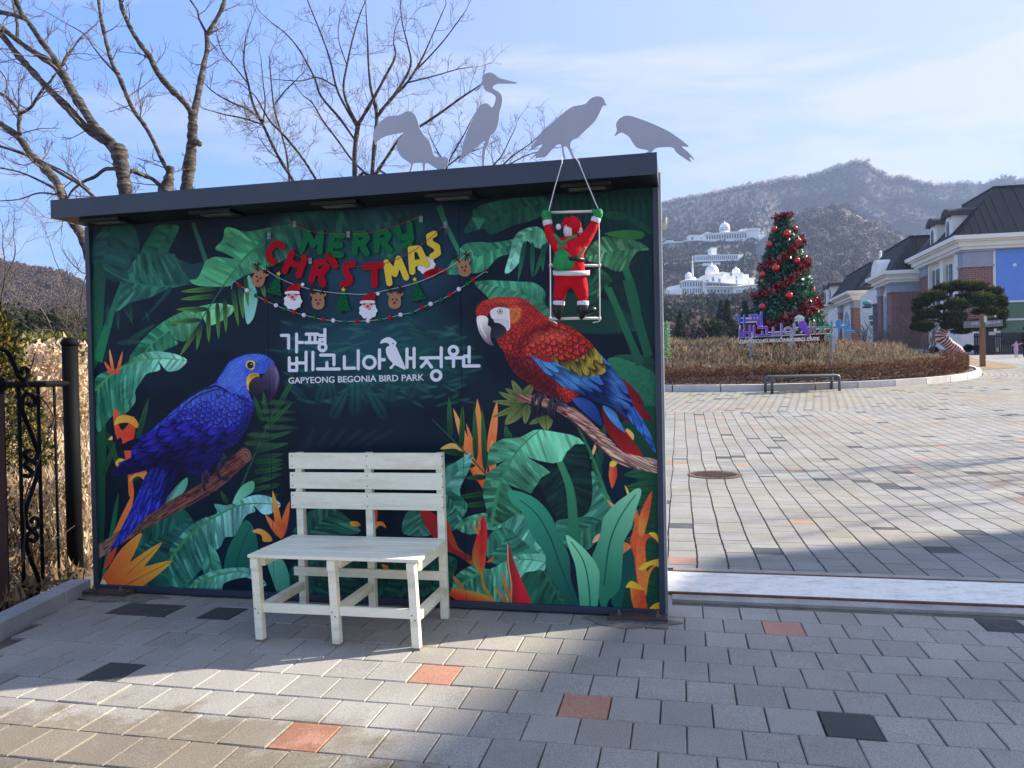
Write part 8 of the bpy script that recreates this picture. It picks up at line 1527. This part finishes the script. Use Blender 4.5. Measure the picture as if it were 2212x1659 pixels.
bare_tree('bare_tree', 'low twiggy bush tree showing between the heron and hawk cutouts', 'T5', 12.4, [
 [(1700, 1080, 7), (1705, 990, 6), (1740, 900, 5), (1800, 800, 4), (1850, 700, 3)], [(1720, 960, 4), (1800, 900, 4), (1880, 870, 3)], [(1980, 960, 5), (2030, 900, 4), (2080, 800, 3), (2110, 740, 2)], [(2000, 990, 5), (2100, 900, 4), (2200, 830, 3), (2290, 740, 2)], [(1700, 950, 4), (1640, 850, 3), (1600, 760, 2)], [(2060, 960, 4), (2180, 900, 3), (2320, 860, 2)]], 7, .4, 2, .9, twr=.005)
bare_tree('sapling', 'pale thin sapling between the black fence post and the wall', 'LL', 13.0, [
 [(278, 620, 6), (276, 540, 6), (282, 400, 4), (292, 250, 3), (298, 170, 2)], [(276, 480, 3), (240, 380, 2.5), (215, 300, 2)], [(280, 420, 3), (330, 300, 2.5), (350, 210, 2)]], 8, .5, 2, .9, twr=.005)
bare_tree('sapling', 'thin bare sapling at the left edge before the hill', 'LL', 16.0, [
 [(0, 260, 4), (10, 170, 3.5), (30, 90, 3), (62, 20, 2.5), (66, -40, 2)], [(14, 150, 3), (24, 60, 2), (10, -40, 2)]], 9, .7, 2, .9, twr=.005)
bare_tree('sapling', 'spindly sapling close to the left edge of the sign wall', 'LL', 11.0, [
 [(352, 560, 4), (350, 420, 4), (345, 300, 3), (360, 160, 2.5), (378, 80, 2)], [(350, 400, 2.5), (320, 260, 2), (255, 60, 2)]], 10, .6, 2, .9, twr=.005)
# ------------------------------------------------------------------ yard, iron fence
def onX(z, x, y, X):
    d = ray(*D(z, x, y)); t = X/d[0]; return np.array([X, d[1]*t, EYE+d[2]*t])
FX = -3.40; m_iron2 = pmat('black_iron', L(9, 10, 14), L(7, 8, 11), 5, .7, spec=.12)
fen = thing('iron_fence', 'black wrought iron fence with scrollwork and a round capped post beside the sign wall', 'fence', (FX, 5.6, .0))
fp = onX('LL', 330, 1400, FX); fpt = onX('LL', 324, 385, FX)[2]; mb = MB(); mb.tube([(FX, fp[1], -.1), (FX, fp[1], fpt)], .056, 24); po2 = mb.build('post', m_iron2, fen, smooth=True)
mb = MB(); mb.lathe((FX, fp[1], fpt), [(.060, -.03), (.060, 0), (.05, .02), (.015, .036), (.001, .038)], 20); mb.build('post_cap', m_iron2, po2, smooth=True)
mb = MB(); mb.tube([(FX, fp[1], 1.50), (FX, 2.2, 1.50)], .022, 8); mb.build('top_rail', m_iron2, fen)
yb_ = [onX('LL', x, 1000, FX)[1] for x in (92, 176, 247)]; g_ = yb_[1]-yb_[0]
for k, y in enumerate([yb_[2], yb_[1], yb_[0]]+[yb_[0]-.17*j for j in range(1, 14)]): mb = MB(); mb.tube([(FX, y, .03), (FX, y, 1.49)], .0125 if k != 0 else .010, 8); mb.build('bar', m_iron2, fen, smooth=True)
for pts in ([(118, 650), (135, 662), (152, 650), (146, 622), (118, 610), (98, 632), (100, 690), (128, 760), (154, 830), (164, 870), (146, 902), (116, 888), (106, 866), (126, 856)], [(106, 965), (128, 968), (140, 950), (120, 932), (108, 918), (130, 900), (160, 918), (162, 960), (140, 1030), (116, 1100), (112, 1160), (130, 1198), (160, 1190), (168, 1160), (148, 1150), (134, 1165)],
            [(128, 1245), (150, 1250), (162, 1228), (140, 1210), (118, 1225), (116, 1270), (138, 1340), (162, 1400), (170, 1450), (156, 1488), (128, 1486), (118, 1462), (138, 1452)], [(-30, 415), (5, 415), (35, 432), (60, 480), (78, 528), (100, 547), (122, 532), (118, 504), (100, 498), (90, 515)]):
    mb = MB(); mb.tube(catmull([onX('LL', x, y, FX) for x, y in pts], 5, False), .0155, 7); mb.build('scroll', m_iron2, fen, smooth=True)
mb = MB(); c0 = onX('LL', 14, 800, FX); mb.box(FX-.06, FX+.03, c0[1]-.16, c0[1]-.03, -.05, 1.44); rp2 = mb.build('gate_post', pmat('oxblood_post', L(70, 46, 48), L(58, 38, 42), 5, .6), fen)
mb = MB(); mb.ball((FX+.02, c0[1]-.1, 1.5), .07, 12, 8); mb.build('gate_hinge', m_iron2, rp2, smooth=True)
vn_ = thing('dry_vine', 'dry brown vine stem twisting up the iron fence', 'vine', onX('LL', 130, 1010, FX)); mb = MB(); mb.tube(catmull([onX('LL', x, y, FX+.03) for x, y in ((95, 1380), (110, 1200), (105, 1080), (150, 950), (185, 860), (215, 790), (235, 720), (200, 650), (150, 600), (118, 560), (140, 480), (152, 432))], 5, False), .005, 6); mb.tube(catmull([onX('LL', x, y, FX+.03) for x, y in ((100, 1340), (180, 1270), (260, 1230), (330, 1180), (372, 1155))], 4, False), .003, 5); mb.build('stem', pmat('vine_brown', L(72, 50, 44), L(54, 38, 34)), vn_, smooth=True)
m_dry = pmat('dry_grass_blades', L(252, 252, 252), L(226, 226, 226), 2, .9, attr=True, transl=.35, spec=.1)
def wedge(n, rs, y0, y1, k0, k1, pw=1.0):
    y = y0+(y1-y0)*rs.uniform(0, 1, n)**pw; x = -y*rs.uniform(k0, k1, n); x = np.minimum(x, -3.36); return x, y
rs = np.random.RandomState(51); n = 42000; x, y = wedge(n, rs, 6.0, 13.5, .50, .74); top = .75+.55*(y-6)/7+.25*np.array([mnoise.noise(Vector((a*.9, b*.9, 5))) for a, b in zip(x, y)]); z = top*rs.uniform(0, 1, n)**.7
o = leafarr('dry_reeds', np.stack([x, y, z], 1), np.zeros((n, 3)), .022, [L(222, 200, 168), L(200, 174, 142), L(236, 220, 192), L(168, 140, 114), L(212, 186, 146)], m_dry, None, rs, 1.3, 4.0, 'stuff'); o['label'] = 'sunlit golden dry reeds and grasses behind the iron fence'
n = 5000; x, y = -3.25-rs.uniform(0, 1.2, n), rs.uniform(1.5, 6.6, n); z = rs.uniform(0, .12, n)*(1+(x < -3.5)); o = leafarr('dry_grass', np.stack([x, y, z], 1), np.zeros((n, 3)), .03, [L(176, 150, 116), L(150, 126, 96), L(120, 98, 78)], m_dry, None, rs, .8, 3.0, 'stuff'); o['label'] = 'withered grass at the foot of the iron fence'
def bush(name, label, c, r, n, cols, size, seed, cat='bush', up=.3, kind=None):
    rs = np.random.RandomState(seed); v = rs.randn(n, 3); v /= np.linalg.norm(v, axis=1)[:, None]; P = np.array(c)+v*np.array(r)*rs.uniform(.5, 1.05, (n, 1))*(1+.18*np.sin(v[:, :1]*6+v[:, 2:]*5)); P[:, 2] = np.maximum(P[:, 2], .02)
    o = leafarr(name, P, v, size, cols, m_leaf, None, rs, up); tag(o, label, cat, None, kind); return o
th = at_y(14, 900, 6.4); n = 16000; hh_ = rs.uniform(0, 1, n); a = rs.uniform(0, 6.28, n); r2 = .62*(1-hh_)**.6*rs.uniform(.6, 1.05, n)+.02; P = np.stack([th[0]-.22+r2*np.cos(a), 6.5+r2*np.sin(a), hh_*2.25], 1)
o = leafarr('thuja', P, np.zeros((n, 3)), .028, [L(76, 74, 38), L(56, 60, 34), L(110, 98, 44), L(150, 128, 54), L(44, 46, 30), L(50, 52, 32)], m_leaf, None, rs, .6, 1.6); tag(o, 'yellowish green thuja bush pressed against the left photo edge', 'shrub')
bush('hydrangea', 'cream dried hydrangea heads catching the sun behind the fence', at_y(98, 815, 8.5), (.5, .45, .42), 2600, [L(226, 200, 166), L(200, 170, 134), L(240, 220, 190)], .05, 60)
bush('hydrangea', 'second clump of dried brown flower heads nearer the post', at_y(140, 845, 9.5), (.45, .4, .5), 2000, [L(206, 170, 120), L(180, 146, 104), L(226, 200, 150)], .05, 61)
for i, (px, py, w_, c) in enumerate(((60, 745, 3.6, (96, 104, 44)), (120, 740, 3.0, (112, 116, 48)), (170, 738, 2.6, (104, 108, 46)), (-30, 735, 3.2, (100, 106, 46)))):
    cc = at_y(px, py, 24); bush('spreading_shrub', ['broad yellow green shrub in the middle of the yard', 'yellow green low shrub right of the widest one', 'yellow green low shrub nearest the fence post', 'yellow green shrub at the left photo edge'][i], (cc[0], 24, cc[2]-.35), (w_/2, 1.2, .6), 2200, [L(*c), L(*[int(v*.75) for v in c]), L(*[min(255, int(v*1.25)) for v in c])], .14, 70+i)
for i, (px, py, w_) in enumerate(((20, 700, 3.4), (75, 690, 3.8), (130, 705, 3.0), (178, 712, 2.8), (100, 722, 3.0))):
    cc = at_y(px, py, 34+2*i); bush('dark_pine', ['dark pine at the far left below the hill', 'tallest dark rounded pine below the hill', 'dark pine behind the pale sapling', 'dark pine right beside the fence post', 'low dark pine in the middle of the group'][i], (cc[0], 34+2*i, cc[2]-.9), (w_/2*1.1, 1.4, 1.5), 2400, [L(50, 58, 40), L(62, 68, 46), L(40, 46, 34)], .2, 80+i, 'pine')
for i, (px, Y) in enumerate(((1868, 57), (1905, 55), (1935, 53), (1960, 51), (2005, 49))):
    rs = np.random.RandomState(400+i); b = at_y(px, 760, Y); b[2] = G(Y); sb = MB()
    for k in range(9): a = rs.uniform(0, 6.28); grow(sb, b+np.array([rs.uniform(-.3, .3), rs.uniform(-.3, .3), 0]), np.array([math.cos(a)*.5, math.sin(a)*.5, 1.2]), rs.uniform(1.4, 2.3), .03, 2, rs, .3, .8, 1.1, .15)
    o = sb.build('bare_shrub', m_tw); tag(o, ['bare shrub before the third brick pier beyond the lamp post', 'bare shrub just right of the lamp post', 'bare shrub against the second pavilion pier', 'bare shrub left of the pruned pine', 'bare shrub behind the striped trunk'][i], 'shrub')
# ------------------------------------------------------------------ unseen hall and bare trees added to cast shadows on the square
shd_ = thing('visitor_hall', 'plain white four storey hall standing to the right beside the square', 'building', (30, 10, 0))
c1 = np.array([27.7, 12.95]); dA = np.array([-.545, -.838]); dB = np.array([.989, .147]); q1 = c1+dA*6.3; q2 = c1+dB*34; q3 = q1+dB*22
mb = MB(); mb.box8([(*c1, -.1), (*q1, -.1), (*q3, -.1), (*q2, -.1), (*c1, 14.6), (*q1, 14.6), (*q3, 14.6), (*q2, 14.6)]); mb.build('wall', m_wht, shd_)
e_ = .12; mb = MB(); mb.box8([(*(c1-dB*0+dA*0), 14.602), (*q1, 14.602), (*q3, 14.602), (*q2, 14.602), (*c1, 15.0), (*q1, 15.0), (*q3, 15.0), (*q2, 15.0)]); mb.build('roof', m_roof, shd_)
nA = np.array([-dA[1], dA[0]]); nA = nA if nA@(np.array([0, 5])-c1) > 0 else -nA
for k in range(2):
    for z0 in (1.0, 4.4, 7.8, 11.2): a = c1+dA*(1.2+k*2.6); mb = MB(); mb.plate([(*(a+nA*.02), z0), (*(a+dA*1.2+nA*.02), z0), (*(a+dA*1.2+nA*.02), z0+1.6), (*(a+nA*.02), z0+1.6)], (*(nA), 0), .04); mb.build('window', m_win, shd_)
for i, (x, y, h_) in enumerate(((19.5, 13.4, 8), (27, 17.5, 9))):
    rs = np.random.RandomState(300+i); r_ = thing('roadside_tree', ['nearest bare tree right of the square', 'farthest bare tree right of the square'][i], 'tree', (x, y, G(y))); g0 = G(y)
    mb = MB(); mb.tube([(x, y, g0-.1), (x+.1, y, g0+h_*.3), (x, y+.1, g0+h_*.55)], [.22, .17, .12], 10); mb.build('trunk', m_bk, r_, smooth=True); tw = MB()
    for k in range(9): a = rs.uniform(0, 6.28); z_ = g0+h_*rs.uniform(.28, .55); grow(tw, (x, y, z_), np.array([math.cos(a), math.sin(a), .9]), h_*rs.uniform(.35, .55), .075, 3, rs, .3, .8, 1.2, .12)
    o = tw.build('crown', m_bk, r_)
# ------------------------------------------------------------------ haze
hz_ = bpy.data.materials.new('haze'); hz_.use_nodes = True; t = hz_.node_tree; t.nodes.clear(); o = N(t, 'ShaderNodeOutputMaterial'); pv = N(t, 'ShaderNodeVolumePrincipled'); pv.inputs['Color'].default_value = (.52, .66, 1.0, 1); pv.inputs['Density'].default_value = .00023; pv.inputs['Anisotropy'].default_value = .25
t.links.new(pv.outputs[0], o.inputs['Volume']); mb = MB(); mb.box(-1500, 2600, -60, 1800, -1.3, 360); h = mb.build('haze', hz_); h['kind'] = 'stuff'
